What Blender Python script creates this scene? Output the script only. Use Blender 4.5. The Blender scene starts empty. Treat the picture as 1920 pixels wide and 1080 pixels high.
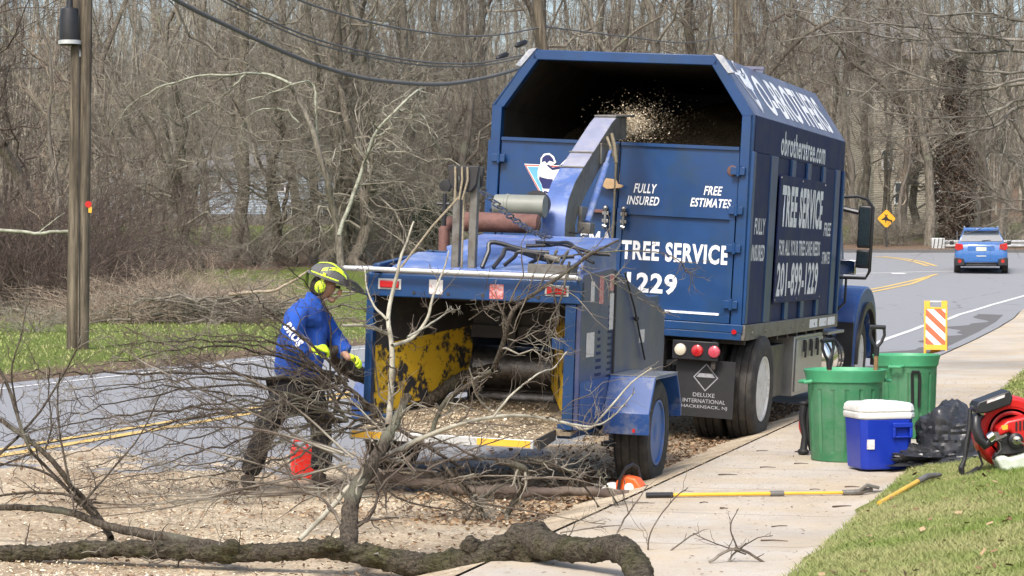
import bpy, bmesh, math, random
import numpy as np
from mathutils import Vector, Matrix, Euler

scene = bpy.context.scene
col = scene.collection
PI = math.pi

# ------------------------------------------------------------------ camera
CAM_H = 1.65
cam = bpy.data.cameras.new('camera')
cam.lens = 80.6; cam.sensor_width = 36.0; cam.clip_start = 0.5; cam.clip_end = 2000
cam_o = bpy.data.objects.new('camera', cam); col.objects.link(cam_o)
cam_o.location = (0, 0, CAM_H)
cam_o.rotation_euler = (PI / 2 - math.atan(50 / 4300), 0, 0)
scene.camera = cam_o
scene.render.resolution_x = 1024; scene.render.resolution_y = 576

# ------------------------------------------------------------------ sky, sun, exposure
SUNV = Vector((-0.32, -0.80, 1.05)).normalized()
world = bpy.data.worlds.new('World'); scene.world = world; world.use_nodes = True
wn = world.node_tree
sky = wn.nodes.new('ShaderNodeTexSky'); sky.sky_type = 'NISHITA'; sky.sun_disc = False
sky.sun_elevation = math.asin(SUNV.z); sky.sun_rotation = math.atan2(SUNV.x, SUNV.y)
sky.air_density = 1.0; sky.dust_density = 4.0; sky.ozone_density = 0.6
wn.nodes['Background'].inputs['Strength'].default_value = 0.15
wn.links.new(sky.outputs[0], wn.nodes['Background'].inputs['Color'])
sun = bpy.data.lights.new('sun', 'SUN'); sun.energy = 1.75; sun.angle = math.radians(12.0); sun.color = (1.0, 0.98, 0.95)
sun_o = bpy.data.objects.new('sun', sun); col.objects.link(sun_o)
sun_o.rotation_euler = SUNV.to_track_quat('Z', 'Y').to_euler()
scene.view_settings.view_transform = 'Standard'; scene.view_settings.look = 'None'
scene.view_settings.gamma = 1.0; scene.view_settings.exposure = 0.86

# ------------------------------------------------------------------ helpers
def tag(o, label=None, cat=None, group=None, kind=None):
    if label: o['label'] = label
    if cat: o['category'] = cat
    if group: o['group'] = group
    if kind: o['kind'] = kind
    return o

def wmat(o):
    m = Matrix.Identity(4)
    while o is not None:
        m = o.matrix_basis @ m; o = o.parent
    return m

def empty(name, loc=(0, 0, 0), rz=0.0, M=None):
    o = bpy.data.objects.new(name, None); col.objects.link(o)
    o.empty_display_size = 0.2
    if M is not None: o.matrix_basis = M
    else:
        o.location = loc; o.rotation_euler = (0, 0, rz)
    return o

def copy_tree(o, parent=None):
    c = o.copy(); col.objects.link(c)
    if parent is not None: c.parent = parent
    for ch in [x for x in bpy.data.objects if x.parent == o]:
        copy_tree(ch, c)
    return c

def link_mesh(name, me, mats, parent=None, world_space=False):
    if world_space and parent is not None:
        me.transform(wmat(parent).inverted())
    o = bpy.data.objects.new(name, me); col.objects.link(o)
    for m in (mats if isinstance(mats, (list, tuple)) else [mats]): me.materials.append(m)
    if parent is not None: o.parent = parent
    return o

class MB:
    def __init__(s): s.v = []; s.f = []; s.m = []; s.T = None
    def add(s, vs, fs, m=0):
        b = len(s.v)
        for p in vs:
            p = Vector(p)
            if s.T is not None: p = s.T @ p
            s.v.append(p)
        for f in fs: s.f.append([b + i for i in f]); s.m.append(m)
        return s
    def box(s, x0, x1, y0, y1, z0, z1, m=0):
        return s.add([(x0,y0,z0),(x1,y0,z0),(x1,y1,z0),(x0,y1,z0),(x0,y0,z1),(x1,y0,z1),(x1,y1,z1),(x0,y1,z1)],
              [(0,3,2,1),(4,5,6,7),(0,1,5,4),(1,2,6,5),(2,3,7,6),(3,0,4,7)], m)
    def prism(s, poly, ax, a, b, m=0):
        n = len(poly)
        def P(p, t):
            return (t, p[0], p[1]) if ax == 'x' else ((p[0], t, p[1]) if ax == 'y' else (p[0], p[1], t))
        vs = [P(p, a) for p in poly] + [P(p, b) for p in poly]
        fs = [tuple(range(n))[::-1], tuple(range(n, 2 * n))] + [(i, (i + 1) % n, n + (i + 1) % n, n + i) for i in range(n)]
        return s.add(vs, fs, m)
    def tube(s, pts, r, n=8, m=0, caps=True):
        pts = [Vector(p) for p in pts]; k = len(pts)
        rs = r if isinstance(r, (list, tuple)) else [r] * k
        vs = []; ref = None
        for i, p in enumerate(pts):
            t = (pts[min(i + 1, k - 1)] - pts[max(i - 1, 0)])
            t = t.normalized() if t.length > 1e-9 else Vector((0, 0, 1))
            if ref is None:
                ref = Vector((0, 0, 1)) if abs(t.z) < .9 else Vector((1, 0, 0))
            a = (ref - t * ref.dot(t)); a = a.normalized() if a.length > 1e-6 else t.orthogonal().normalized()
            ref = a; b = t.cross(a)
            for j in range(n):
                an = 2 * PI * j / n
                vs.append(p + (a * math.cos(an) + b * math.sin(an)) * rs[i])
        fs = [(i*n+j, i*n+(j+1)%n, (i+1)*n+(j+1)%n, (i+1)*n+j) for i in range(k-1) for j in range(n)]
        if caps: fs += [tuple(range(n))[::-1], tuple(range((k-1)*n, k*n))]
        return s.add(vs, fs, m)
    def cyl(s, p0, p1, r, n=16, m=0, r1=None): return s.tube([p0, p1], [r, r if r1 is None else r1], n, m)
    def lathe(s, prof, c=(0,0,0), ax='z', n=32, m=0, close=False):
        vs = []; k = len(prof); c = Vector(c)
        for r, h in prof:
            for j in range(n):
                a = 2 * PI * j / n; u = r * math.cos(a); w = r * math.sin(a)
                vs.append(c + (Vector((u, w, h)) if ax == 'z' else Vector((h, u, w)) if ax == 'x' else Vector((w, h, u))))
        kk = k if close else k - 1
        fs = [(i*n+j, i*n+(j+1)%n, ((i+1)%k)*n+(j+1)%n, ((i+1)%k)*n+j) for i in range(kk) for j in range(n)]
        if not close:
            if prof[0][0] > 1e-5: fs.append(tuple(range(n))[::-1])
            if prof[-1][0] > 1e-5: fs.append(tuple(range((k-1)*n, k*n)))
        return s.add(vs, fs, m)
    def ball(s, c, r, nu=16, nv=10, m=0):
        if not isinstance(r, (tuple, list)): r = (r, r, r)
        vs = []; c = Vector(c)
        for i in range(nv + 1):
            ph = -PI/2 + PI * i / nv
            for j in range(nu):
                a = 2 * PI * j / nu
                vs.append(c + Vector((r[0]*math.cos(ph)*math.cos(a), r[1]*math.cos(ph)*math.sin(a), r[2]*math.sin(ph))))
        return s.add(vs, [(i*nu+j, i*nu+(j+1)%nu, (i+1)*nu+(j+1)%nu, (i+1)*nu+j) for i in range(nv) for j in range(nu)], m)
    def build(s, name, mats, parent=None, bevel=0.0, smooth=True, world=False, seg=2, ang=35):
        me = bpy.data.meshes.new(name)
        me.from_pydata([tuple(p) for p in s.v], [], s.f)
        for i, p in enumerate(me.polygons): p.material_index = s.m[i]
        bm = bmesh.new(); bm.from_mesh(me)
        bmesh.ops.remove_doubles(bm, verts=bm.verts, dist=1e-6)
        bmesh.ops.recalc_face_normals(bm, faces=bm.faces)
        bm.to_mesh(me); bm.free()
        if smooth:
            me.shade_smooth(); me.set_sharp_from_angle(angle=math.radians(ang))
        o = link_mesh(name, me, mats, parent, world)
        if bevel > 0:
            b = o.modifiers.new('bevel', 'BEVEL'); b.width = bevel; b.segments = seg; b.limit_method = 'ANGLE'; b.angle_limit = math.radians(40)
            b.harden_normals = False
        return o

# ---- numpy branch machinery
rng = np.random.default_rng(11)
def unit(a): return a / np.maximum(np.linalg.norm(a, axis=-1, keepdims=True), 1e-9)
def curves(P0, D, L, B, r0, r1, m, jit=0.0):
    t = np.linspace(0, 1, m)[None, :, None]
    pts = P0[:, None] + D[:, None] * L[:, None, None] * t + B[:, None] * t * t
    if jit > 0:
        off = rng.normal(0, 1, pts.shape) * (jit * L[:, None, None] / math.sqrt(m)); off[:, 0] = 0
        pts = pts + np.cumsum(off, axis=1)
    tt = t[..., 0]
    return pts, r0[:, None] * (1 - tt) + r1[:, None] * tt
def sprout(pr, k, t0, t1, ang, Lr, rf, m, jit=.12, up=0.0, bend=.2, taper=.35, rmin=.002, absL=None, spread=.35, rmax=1.0):
    pts, rad = pr; n, M, _ = pts.shape
    idx = np.repeat(np.arange(n), k); N = len(idx)
    t = rng.uniform(t0, t1, N) * (M - 1); i0 = np.clip(t.astype(int), 0, M - 2); fr = (t - i0)[:, None]
    a = pts[idx, i0]; b = pts[idx, i0 + 1]; P0 = a * (1 - fr) + b * fr; T = unit(b - a)
    plen = np.linalg.norm(np.diff(pts, axis=1), axis=2).sum(1)[idx]
    rr = rad[idx, i0] * (1 - fr[:, 0]) + rad[idx, i0 + 1] * fr[:, 0]
    q = rng.normal(0, 1, (N, 3)); q = unit(q - T * (q * T).sum(1, keepdims=True))
    A = np.radians(ang) * (1 + rng.normal(0, spread, N))[:, None]
    D = T * np.cos(A) + q * np.sin(A); D[:, 2] += up; D = unit(D)
    tn = t / (M - 1)
    L = (plen * Lr if absL is None else np.full(N, absL)) * (1.15 - .6 * tn) * rng.uniform(.45, 1.25, N)
    Bv = rng.normal(0, 1, (N, 3)); Bv = Bv * (bend * L[:, None]); Bv[:, 2] += up * .5 * L
    r0 = np.clip(rr * rf * rng.uniform(.6, 1.1, N), rmin, rmax); r1 = np.maximum(r0 * taper, rmin * .5)
    return curves(P0, D, L, Bv, r0, r1, m, jit)
def np_tubes(prs, sides):
    """list of (pts, rad, sides) -> verts, quads"""
    V = []; F = []; base = 0
    for (pts, rad), s in zip(prs, sides):
        n, m, _ = pts.shape
        T = np.empty_like(pts); T[:, 1:-1] = pts[:, 2:] - pts[:, :-2]; T[:, 0] = pts[:, 1] - pts[:, 0]; T[:, -1] = pts[:, -1] - pts[:, -2]
        T = unit(T); ref = np.zeros((n, 1, 3)); ax = np.abs(T.mean(1)).argmin(1); ref[np.arange(n), 0, ax] = 1
        A = unit(np.cross(T, ref)); Bb = np.cross(T, A)
        an = np.arange(s) * 2 * PI / s
        ring = pts[:, :, None] + (A[:, :, None] * np.cos(an)[None, None, :, None] + Bb[:, :, None] * np.sin(an)[None, None, :, None]) * rad[:, :, None, None]
        V.append(ring.reshape(-1, 3))
        i = np.arange(n)[:, None, None] * m * s; j = np.arange(m - 1)[None, :, None] * s; k = np.arange(s)[None, None, :]; k2 = (k + 1) % s
        q = np.stack([i + j + k, i + j + k2, i + j + s + k2, i + j + s + k], -1).reshape(-1, 4) + base
        F.append(q); base += n * m * s
    return np.concatenate(V), np.concatenate(F)
def np_mesh(name, V, F, smooth=True):
    me = bpy.data.meshes.new(name); nv = len(V); nf = len(F); c = F.shape[1]
    me.vertices.add(nv); me.vertices.foreach_set('co', np.ascontiguousarray(V, dtype=np.float32).ravel())
    me.loops.add(nf * c); me.loops.foreach_set('vertex_index', np.ascontiguousarray(F, dtype=np.int32).ravel())
    me.polygons.add(nf); me.polygons.foreach_set('loop_start', np.arange(0, nf * c, c, dtype=np.int32))
    me.polygons.foreach_set('loop_total', np.full(nf, c, dtype=np.int32))
    me.update(calc_edges=True); me.validate()
    if smooth: me.shade_smooth()
    return me
def poly_curve(pts, r0, r1, m=None, jit=0.0):
    """hand placed polyline -> single curve resampled (Catmull-Rom)"""
    P = np.array(pts, float); n = len(P)
    if m is None: m = n * 4
    Q = np.vstack([2 * P[0] - P[1], P, 2 * P[-1] - P[-2]])
    ts = np.linspace(0, n - 1 - 1e-6, m); out = []
    for t in ts:
        i = int(t); f = t - i; a, b, c, d = Q[i:i + 4]
        out.append(.5 * ((2 * b) + (-a + c) * f + (2 * a - 5 * b + 4 * c - d) * f * f + (-a + 3 * b - 3 * c + d) * f ** 3))
    out = np.array(out)[None]
    if jit > 0: out = out + rng.normal(0, jit, out.shape)
    rr = np.linspace(r0, r1, m)[None] if not isinstance(r0, (list, tuple)) else np.interp(np.linspace(0, 1, m), np.linspace(0, 1, len(r0)), r0)[None]
    return out, rr

def roughen(V, amp, sc_, seed=0.0):
    from mathutils import noise as nz
    off = Vector((seed, seed * 2, -seed)); out = V.copy()
    for i, p in enumerate(V):
        q = Vector(p) * sc_ + off; n = nz.noise_vector(q) * .7 + nz.noise_vector(q * 2.7) * .35 + nz.noise_vector(q * 6) * .2
        out[i] = p + np.array(n) * amp
    return out
# ------------------------------------------------------------------ terrain
CK = 0.9636
def XK(d): return 2.69 + .277 * (d - 21.86)
def rise(d):
    return float(np.interp(d, [0, 45, 52, 58, 65, 72, 80, 90, 100, 115, 140, 170, 220, 300, 420], [0, 0, .03, .10, .35, .75, 1.22, 1.62, 1.93, 2.6, 3.8, 5.6, 8.5, 13, 18]))
def cross_h(w):
    if w >= 0:
        if w <= 1.57: return .12
        return .13 + .17 * min(w - 1.57, 2.6) + .03 * max(0, w - 4.17)
    if w >= -5.25: return -.035 * w
    if w >= -10.9: return .184 + .02 * (w + 5.25)
    return .071 + min(.12, .09 * (-10.9 - w))
def surf(x, d):
    w = (x - XK(d)) * CK
    f = float(np.interp(d, [62, 76], [1, 0]))
    return rise(d) + cross_h(w) * f + .1 * (1 - f)
def G(px, py, lift=0.0):
    """where the sight line through a photo point meets the ground"""
    d = 7.0
    while d < 400:
        x = (px - 960) * d / 4300; z = CAM_H - (py - 490) * d / 4300
        if z <= surf(x, d) + lift: return Vector((x, d, surf(x, d)))
        d += .02 if d < 40 else .1
    return Vector((x, d, z))
def P3(px, py, d): return Vector(((px - 960) * d / 4300, d, CAM_H - (py - 490) * d / 4300))
def sheet(name, mat_, ds, fL, fR, nw, zoff, base_only=None):
    V = []; F = []
    for d in ds:
        a, b = fL(d), fR(d)
        for j in range(nw + 1):
            x = a + (b - a) * j / nw; V.append((x, d, surf(x, d) + zoff))
    for i in range(len(ds) - 1):
        for j in range(nw):
            q = i * (nw + 1) + j; F.append((q, q + 1, q + nw + 2, q + nw + 1))
    me = bpy.data.meshes.new(name); me.from_pydata(V, [], F); me.shade_smooth()
    return link_mesh(name, me, mat_)
# ------------------------------------------------------------------ materials
def S(h):
    h = h.lstrip('#'); c = [int(h[i:i+2], 16) / 255 for i in (0, 2, 4)]
    return tuple(x / 12.92 if x <= .04045 else ((x + .055) / 1.055) ** 2.4 for x in c)
class NT:
    def __init__(s, name):
        s.mat = bpy.data.materials.new(name); s.mat.use_nodes = True; s.t = s.mat.node_tree
        s.b = s.t.nodes['Principled BSDF']; s.tc = s.t.nodes.new('ShaderNodeTexCoord')
    def n(s, typ, **k):
        x = s.t.nodes.new(typ)
        for a, b in k.items(): setattr(x, a, b)
        return x
    def l(s, a, b): s.t.links.new(a, b)
    def obj(s, scale=(1, 1, 1), rot=(0, 0, 0)):
        m = s.n('ShaderNodeMapping'); m.inputs['Scale'].default_value = scale; m.inputs['Rotation'].default_value = rot
        s.l(s.tc.outputs['Object'], m.inputs[0]); return m.outputs[0]
    def noise(s, scale, vec=None, detail=4, rough=.6, dist=0):
        x = s.n('ShaderNodeTexNoise'); x.inputs['Scale'].default_value = scale; x.inputs['Detail'].default_value = detail
        x.inputs['Roughness'].default_value = rough; x.inputs['Distortion'].default_value = dist
        s.l(vec if vec is not None else s.tc.outputs['Object'], x.inputs['Vector']); return x.outputs['Fac']
    def vor(s, scale, vec=None, feature='F1', out='Distance'):
        x = s.n('ShaderNodeTexVoronoi'); x.feature = feature; x.inputs['Scale'].default_value = scale
        s.l(vec if vec is not None else s.tc.outputs['Object'], x.inputs['Vector']); return x.outputs[out]
    def ramp(s, fac, stops, interp='LINEAR'):
        x = s.n('ShaderNodeValToRGB'); cr = x.color_ramp; cr.interpolation = interp
        while len(cr.elements) < len(stops): cr.elements.new(.5)
        for e, (p, c) in zip(cr.elements, stops):
            e.position = p; e.color = (c, c, c, 1) if isinstance(c, (int, float)) else (*c, 1)
        s.l(fac, x.inputs[0]); return x.outputs[0]
    def mix(s, fac, a, b, mode='MIX'):
        x = s.n('ShaderNodeMix'); x.data_type = 'RGBA'; x.blend_type = mode
        if isinstance(fac, (int, float)): x.inputs[0].default_value = fac
        else: s.l(fac, x.inputs[0])
        for v, i in ((a, 6), (b, 7)):
            if isinstance(v, tuple): x.inputs[i].default_value = (*v[:3], 1)
            else: s.l(v, x.inputs[i])
        return x.outputs[2]
    def math(s, op, a, b=0.0, c=None):
        x = s.n('ShaderNodeMath'); x.operation = op
        for v, i in ((a, 0), (b, 1)) + (((c, 2),) if c is not None else ()):
            if isinstance(v, (int, float)): x.inputs[i].default_value = v
            else: s.l(v, x.inputs[i])
        return x.outputs[0]
    def xyz(s):
        x = s.n('ShaderNodeSeparateXYZ'); s.l(s.tc.outputs['Object'], x.inputs[0]); return x.outputs
    def bump(s, h, strength=.3, dist=.02):
        x = s.n('ShaderNodeBump'); x.inputs['Strength'].default_value = strength; x.inputs['Distance'].default_value = dist
        s.l(h, x.inputs['Height']); s.l(x.outputs[0], s.b.inputs['Normal'])
    def color(s, c):
        if isinstance(c, tuple): s.b.inputs['Base Color'].default_value = (*c[:3], 1)
        else: s.l(c, s.b.inputs['Base Color'])
    def set(s, rough=.5, metal=0, spec=.5, coat=0, trans=0, sheen=0):
        s.b.inputs['Roughness'].default_value = rough; s.b.inputs['Metallic'].default_value = metal
        s.b.inputs['Specular IOR Level'].default_value = spec; s.b.inputs['Coat Weight'].default_value = coat
        s.b.inputs['Transmission Weight'].default_value = trans
        return s.mat
def sc(c, k): return tuple(min(1, x * k) for x in c)

def M_(name, c, rough=.5, metal=0, var=.18, vs=6, bump=0, bs=80, spec=.5, coat=0, dirt=None, damt=.5, dscale=3, rvar=.15):
    t = NT(name); n1 = t.noise(vs); c0 = t.mix(t.ramp(n1, [(.3, 0), (.7, 1)]), sc(c, 1 - var), sc(c, 1 + var))
    if dirt is not None:
        d = t.ramp(t.noise(dscale, detail=8, rough=.7), [(max(0, .62 - damt * .3), 0), (.72, 1)])
        c0 = t.mix(d, c0, dirt)
    t.color(c0)
    if bump: t.bump(t.noise(bs, detail=6), bump, .01)
    t.set(rough, metal, spec, coat)
    if rvar:
        r = t.math('MULTIPLY_ADD', n1, rvar * 2, rough - rvar); t.l(r, t.b.inputs['Roughness'])
    return t.mat

M = {}
M['blue'] = M_('blue_paint', (.002, .040, .140), .42, var=.18, vs=2.5, dirt=(.010, .040, .090), damt=.5, dscale=4, coat=.15)
M['navy'] = M_('navy_panel', (.008, .016, .078), .6, var=.25, vs=3, dirt=(.020, .026, .070), damt=.6, dscale=2.5, spec=.25)
M['navy_dusty_lit'] = M_('dusty_lit_navy_roof', (.085, .095, .155), .42, var=.2, vs=2, dirt=(.17, .17, .23), damt=.5, dscale=3)  # navy greyed by dust and by light put into the sloped panels' colour
M['hopper_side'] = M_('scuffed_blue_panel', (.030, .046, .135), .36, var=.25, vs=2.2, dirt=(.10, .10, .13), damt=.8, dscale=2)
M['sky_blue'] = M_('sky_sheen_blue_paint', (.085, .145, .36), .35, var=.2, vs=3, dirt=(.3, .33, .42), damt=.45, dscale=4)  # lighter blue, the sky's reflection is mixed into the colour
M['fender'] = M_('fender_blue', (.016, .064, .225), .35, var=.15, vs=4, dirt=(.16, .18, .24), damt=.35, dscale=6)
M['white'] = M_('white_vinyl', (.8, .8, .8), .5, var=.05)
M['white_worn'] = M_('worn_white_vinyl', (.78, .79, .82), .5, var=.08, vs=30, dirt=(.25, .28, .38), damt=.35, dscale=25)
M['black'] = M_('black_rubber', (.012, .012, .013), .65, var=.3, vs=20)
M['plastic_black'] = M_('black_plastic', (.015, .015, .017), .4, var=.2)
M['dark'] = M_('dark_steel', (.022, .022, .025), .6, var=.3, vs=8, dirt=(.06, .045, .03), damt=.4, dscale=6)
M['inner'] = M_('dark_box_lining', (.018, .016, .014), .85, var=.4, vs=4, dirt=(.05, .038, .022), damt=.5, dscale=5, bump=.4)
M['steel'] = M_('worn_steel', (.30, .30, .30), .35, 1.0, var=.25, vs=10, dirt=(.12, .08, .05), damt=.4, dscale=8)
M['alum'] = M_('dull_aluminium', (.42, .42, .41), .42, .9, var=.12, vs=6)
M['chrome'] = M_('chrome', (.75, .75, .76), .12, 1.0, var=.05)
M['gray_metal'] = M_('gray_painted_metal', (.16, .155, .14), .5, .3, var=.2, vs=10, dirt=(.08, .06, .04), damt=.5, dscale=9)
M['rust'] = M_('rusty_steel', (.17, .085, .07), .75, .2, var=.3, vs=14, bump=.3, dirt=(.11, .05, .035), damt=.6, dscale=9)
M['graygreen'] = M_('grey_green_canister', (.20, .21, .18), .5, 0, var=.1)
M['roller'] = M_('roller_steel', (.16, .15, .14), .38, .9, var=.3, vs=20, bump=.3, dirt=(.05, .035, .02), damt=.5, dscale=6)
M['yellow_worn'] = None
t = NT('worn_yellow_paint')
n_ = t.noise(5, detail=10, rough=.75); n2 = t.noise(16, detail=6)
t.color(t.mix(t.ramp(t.math('ADD', n_, t.math('MULTIPLY', n2, .35)), [(.655, 0), (.72, 1)]), t.mix(n2, (.52, .32, .012), (.64, .42, .03)), (.02, .022, .03)))
M['yellow_worn'] = t.set(.55)
M['tire'] = M_('tyre_rubber', (.018, .017, .016), .75, var=.35, vs=14, bump=.3, bs=60, dirt=(.06, .052, .042), damt=.5, dscale=8)
M['rim_white'] = M_('white_rim', (.62, .62, .60), .45, var=.12, dirt=(.25, .22, .18), damt=.4, dscale=9)
M['rim_blue'] = M_('blue_rim', (.03, .11, .34), .45, var=.15, dirt=(.08, .09, .12), damt=.5, dscale=9)
M['red_lens'] = M_('red_lens', (.42, .012, .015), .2, coat=.6, var=.2)
M['pink_lens'] = M_('faded_red_lens', (.50, .06, .09), .25, coat=.5, var=.2)
M['clear_lens'] = M_('clear_lens', (.55, .50, .38), .25, coat=.6, var=.2)
M['orange'] = M_('orange_plastic', (.72, .11, .02), .4, var=.1)
M['red'] = M_('red_plastic', (.50, .014, .012), .35, var=.15, dirt=(.2, .02, .02), damt=.3)
M['redcan'] = M_('red_jerrycan', (.75, .03, .02), .4, var=.1)
M['sticker'] = M_('paper_sticker', (.62, .60, .58), .5, var=.12, vs=60, dirt=(.4, .12, .12), damt=.3, dscale=40)
M['sticker_red'] = M_('red_sticker', (.50, .12, .11), .5, var=.2, vs=50, dirt=(.62, .6, .6), damt=.5, dscale=40)
M['green_can'] = M_('green_plastic', (.040, .170, .075), .5, var=.12, vs=3, dirt=(.10, .20, .12), damt=.7, dscale=7, bump=.1, spec=.25)
M['green_rim'] = M_('pale_green_plastic', (.06, .30, .14), .5, var=.15, vs=6)
M['cool_blue'] = M_('royal_blue_plastic', (.006, .030, .34), .38, var=.1, vs=4, dirt=(.02, .05, .32), damt=.3)
M['cool_white'] = M_('white_plastic', (.74, .74, .70), .45, var=.05, dirt=(.5, .48, .42), damt=.25, dscale=8)
M['wood'] = M_('ash_handle', (.23, .13, .06), .55, var=.2, vs=20)
M['pole_yellow'] = M_('yellow_fibreglass', (.70, .40, .04), .4, var=.12)
M['bag'] = M_('black_bin_bag', (.028, .029, .033), .28, var=.3, vs=6, bump=.3, bs=20)
M['tank'] = M_('translucent_tank', (.50, .55, .45), .35, var=.15, vs=10)
M['lime'] = M_('lime_yellow', (.62, .85, .03), .5, var=.1)
M['helmet_gray'] = M_('grey_helmet', (.10, .10, .095), .5, var=.2)
M['hoodie'] = M_('blue_sweatshirt', (.012, .070, .36), .9, var=.2, vs=9, bump=.25, bs=30)
M['trouser'] = M_('dark_trousers', (.016, .015, .017), .9, var=.35, vs=10, bump=.3, bs=30)
M['boot'] = M_('brown_work_boot', (.055, .040, .030), .8, var=.3, vs=14)
M['skin'] = M_('skin', (.42, .24, .16), .55, var=.08)
M['hair'] = M_('dark_hair', (.018, .013, .010), .7, var=.3, vs=30)
M['mesh'] = M_('visor_mesh', (.03, .03, .03), .6)
M['car_blue'] = M_('light_blue_car_paint', (.030, .125, .36), .3, var=.05, coat=.8)
M['car_glass'] = M_('dark_car_glass', (.10, .12, .14), .08, var=.1, coat=1)
M['truck_glass'] = M_('dark_cab_glass', (.02, .03, .035), .06, var=.1, coat=1)
M['corner'] = M_('chalky_worn_plate', (.42, .43, .45), .6, var=.15, vs=12, dirt=(.12, .16, .24), damt=.6, dscale=14)
M['plate'] = M_('licence_plate', (.55, .54, .44), .4)
M['chute_gray'] = M_('grey_lavender_paint', (.25, .26, .34), .4, var=.15, vs=4, dirt=(.36, .35, .36), damt=.5, dscale=5)  # lighter grey-lavender coat for the upper chute sections
M['sign_yellow'] = M_('sign_yellow', (.75, .36, .015), .45, var=.06)
M['barr_orange'] = M_('barricade_orange', (.70, .10, .03), .5, var=.08)
M['barr_yellow'] = M_('barricade_yellow', (.78, .36, .02), .5, var=.08)
M['galv'] = M_('galvanised_steel', (.52, .53, .52), .5, .5, var=.12, vs=5)
M['rope'] = M_('weathered_rope', (.26, .22, .15), .9, var=.3, vs=60)
M['cable'] = M_('grey_cable', (.10, .10, .098), .7, var=.15)
M['white_line'] = M_('road_paint_white', (.62, .62, .60), .7, var=.1, vs=10, dirt=(.3, .3, .3), damt=.4, dscale=9)
M['yellow_line'] = M_('road_paint_yellow', (.62, .42, .12), .7, var=.1, vs=10, dirt=(.3, .27, .2), damt=.4, dscale=9)
M['sky_logo'] = M_('logo_sky_blue', (.12, .38, .70), .5)
M['navy_logo'] = M_('logo_navy', (.01, .015, .10), .5)
M['red_logo'] = M_('logo_red', (.50, .07, .04), .5)
M['flap_gray'] = M_('flap_print', (.30, .30, .31), .6, var=.2, vs=40)
M['twine'] = M_('bark_debris', (.09, .06, .042), .85, var=.4, vs=20)
M['overhang'] = None
M['dead_leaf'] = M_('dead_leaf', (.22, .12, .055), .8, var=.35, vs=9)
M['siding_white'] = None

def bark(name, c0, c1, c2=None, zs=.25, scale=14, bump=.6, c2amt=.62):
    t = NT(name); v = t.obj((1, 1, zs)); n = t.noise(scale, v, 8, .65)
    c = t.mix(t.ramp(n, [(.35, 0), (.62, 1)]), c0, c1)
    if c2: c = t.mix(t.ramp(t.noise(2.2, detail=6), [(c2amt - .06, 0), (c2amt + .08, 1)]), c, c2)
    t.color(c); t.bump(n, bump, .03); return t.set(.9, spec=.2)
M['bark1'] = bark('grey_brown_bark', (.075, .067, .052), (.23, .205, .165), (.22, .225, .165))
M['bark2'] = bark('warm_brown_bark', (.060, .051, .040), (.185, .160, .125), (.17, .175, .115))
M['bark3'] = bark('pale_grey_bark', (.10, .088, .07), (.22, .195, .16), (.20, .205, .15))
M['twig'] = bark('brown_twigs', (.105, .092, .072), (.27, .24, .19), (.36, .34, .275), 1, 3, .1, .55)
M['twig_dark'] = bark('dark_twigs', (.055, .042, .036), (.13, .10, .082), (.17, .14, .11), 1, 3, .1)
M['twig_tan'] = bark('tan_twigs', (.21, .165, .12), (.42, .345, .26), (.30, .26, .19), 1, 3, .1)
M['overhang'] = bark('pale_overhanging_twigs', (.085, .075, .062), (.21, .19, .16), (.30, .28, .235), 1, 5, .1, .55)
M['lichen'] = bark('lichen_bark', (.20, .20, .15), (.38, .39, .31), (.14, .12, .09), 1, 8, .3)
M['cut_bark'] = bark('cut_branch_bark', (.028, .023, .018), (.135, .112, .085), (.17, .17, .125), .35, 75, .9, .60)
M['cut_twig'] = bark('cut_twigs', (.055, .043, .034), (.150, .122, .096), (.28, .26, .21), 1, 4, .1, .55)
M['pale_twig'] = bark('pale_cut_twigs', (.22, .20, .15), (.42, .40, .32), (.13, .105, .08), 1, 10, .3, .6)
t = NT('mossy_log_bark'); n = t.noise(75, t.obj((.4, 1, 1)), 10, .8, .5); n3 = t.noise(5, detail=6)
c = t.mix(t.ramp(n, [(.38, 0), (.62, 1)]), (.014, .012, .009), (.20, .17, .128))
c = t.mix(t.ramp(n3, [(.46, 0), (.66, .7)]), c, t.mix(t.ramp(n, [(.4, 0), (.6, 1)]), (.022, .024, .008), (.13, .13, .05)))
t.color(c); t.bump(n, 1.0, .03); M['mossy'] = t.set(.95, spec=.15)
M['cut_wood'] = M_('fresh_cut_wood', (.42, .28, .15), .8, var=.15, vs=20)
t = NT('weathered_pole_wood'); n = t.noise(16, t.obj((1, 1, .06)), 8, .7); n2 = t.noise(1.4, t.obj((1, 1, .5)), 4)
c = t.mix(t.ramp(n, [(.35, 0), (.65, 1)]), (.040, .033, .024), (.215, .180, .130)); c = t.mix(t.ramp(n2, [(.45, 0), (.6, .7)]), c, (.055, .045, .034))
t.color(c); t.bump(n, .5, .02); M['pole_wood'] = t.set(.9, spec=.2)
M['evergreen'] = M_('ivy_leaves', (.030, .045, .016), .6, var=.5, vs=2)
M['brown_vine'] = M_('brown_vine_leaves', (.060, .038, .024), .8, var=.5, vs=2)

t = NT('sawdust_covered_steel'); sp = t.noise(60, detail=8, rough=.85); t.color(t.mix(t.ramp(t.noise(4, detail=6), [(.4, 0), (.6, 1)]), t.ramp(sp, [(.36, (.06, .05, .04)), (.6, (.22, .18, .13))]), t.ramp(sp, [(.36, (.18, .13, .085)), (.55, (.42, .34, .23)), (.7, (.6, .52, .38))]))); t.bump(sp, .6, .01); M['sawdusty'] = t.set(.9, spec=.1)
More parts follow.
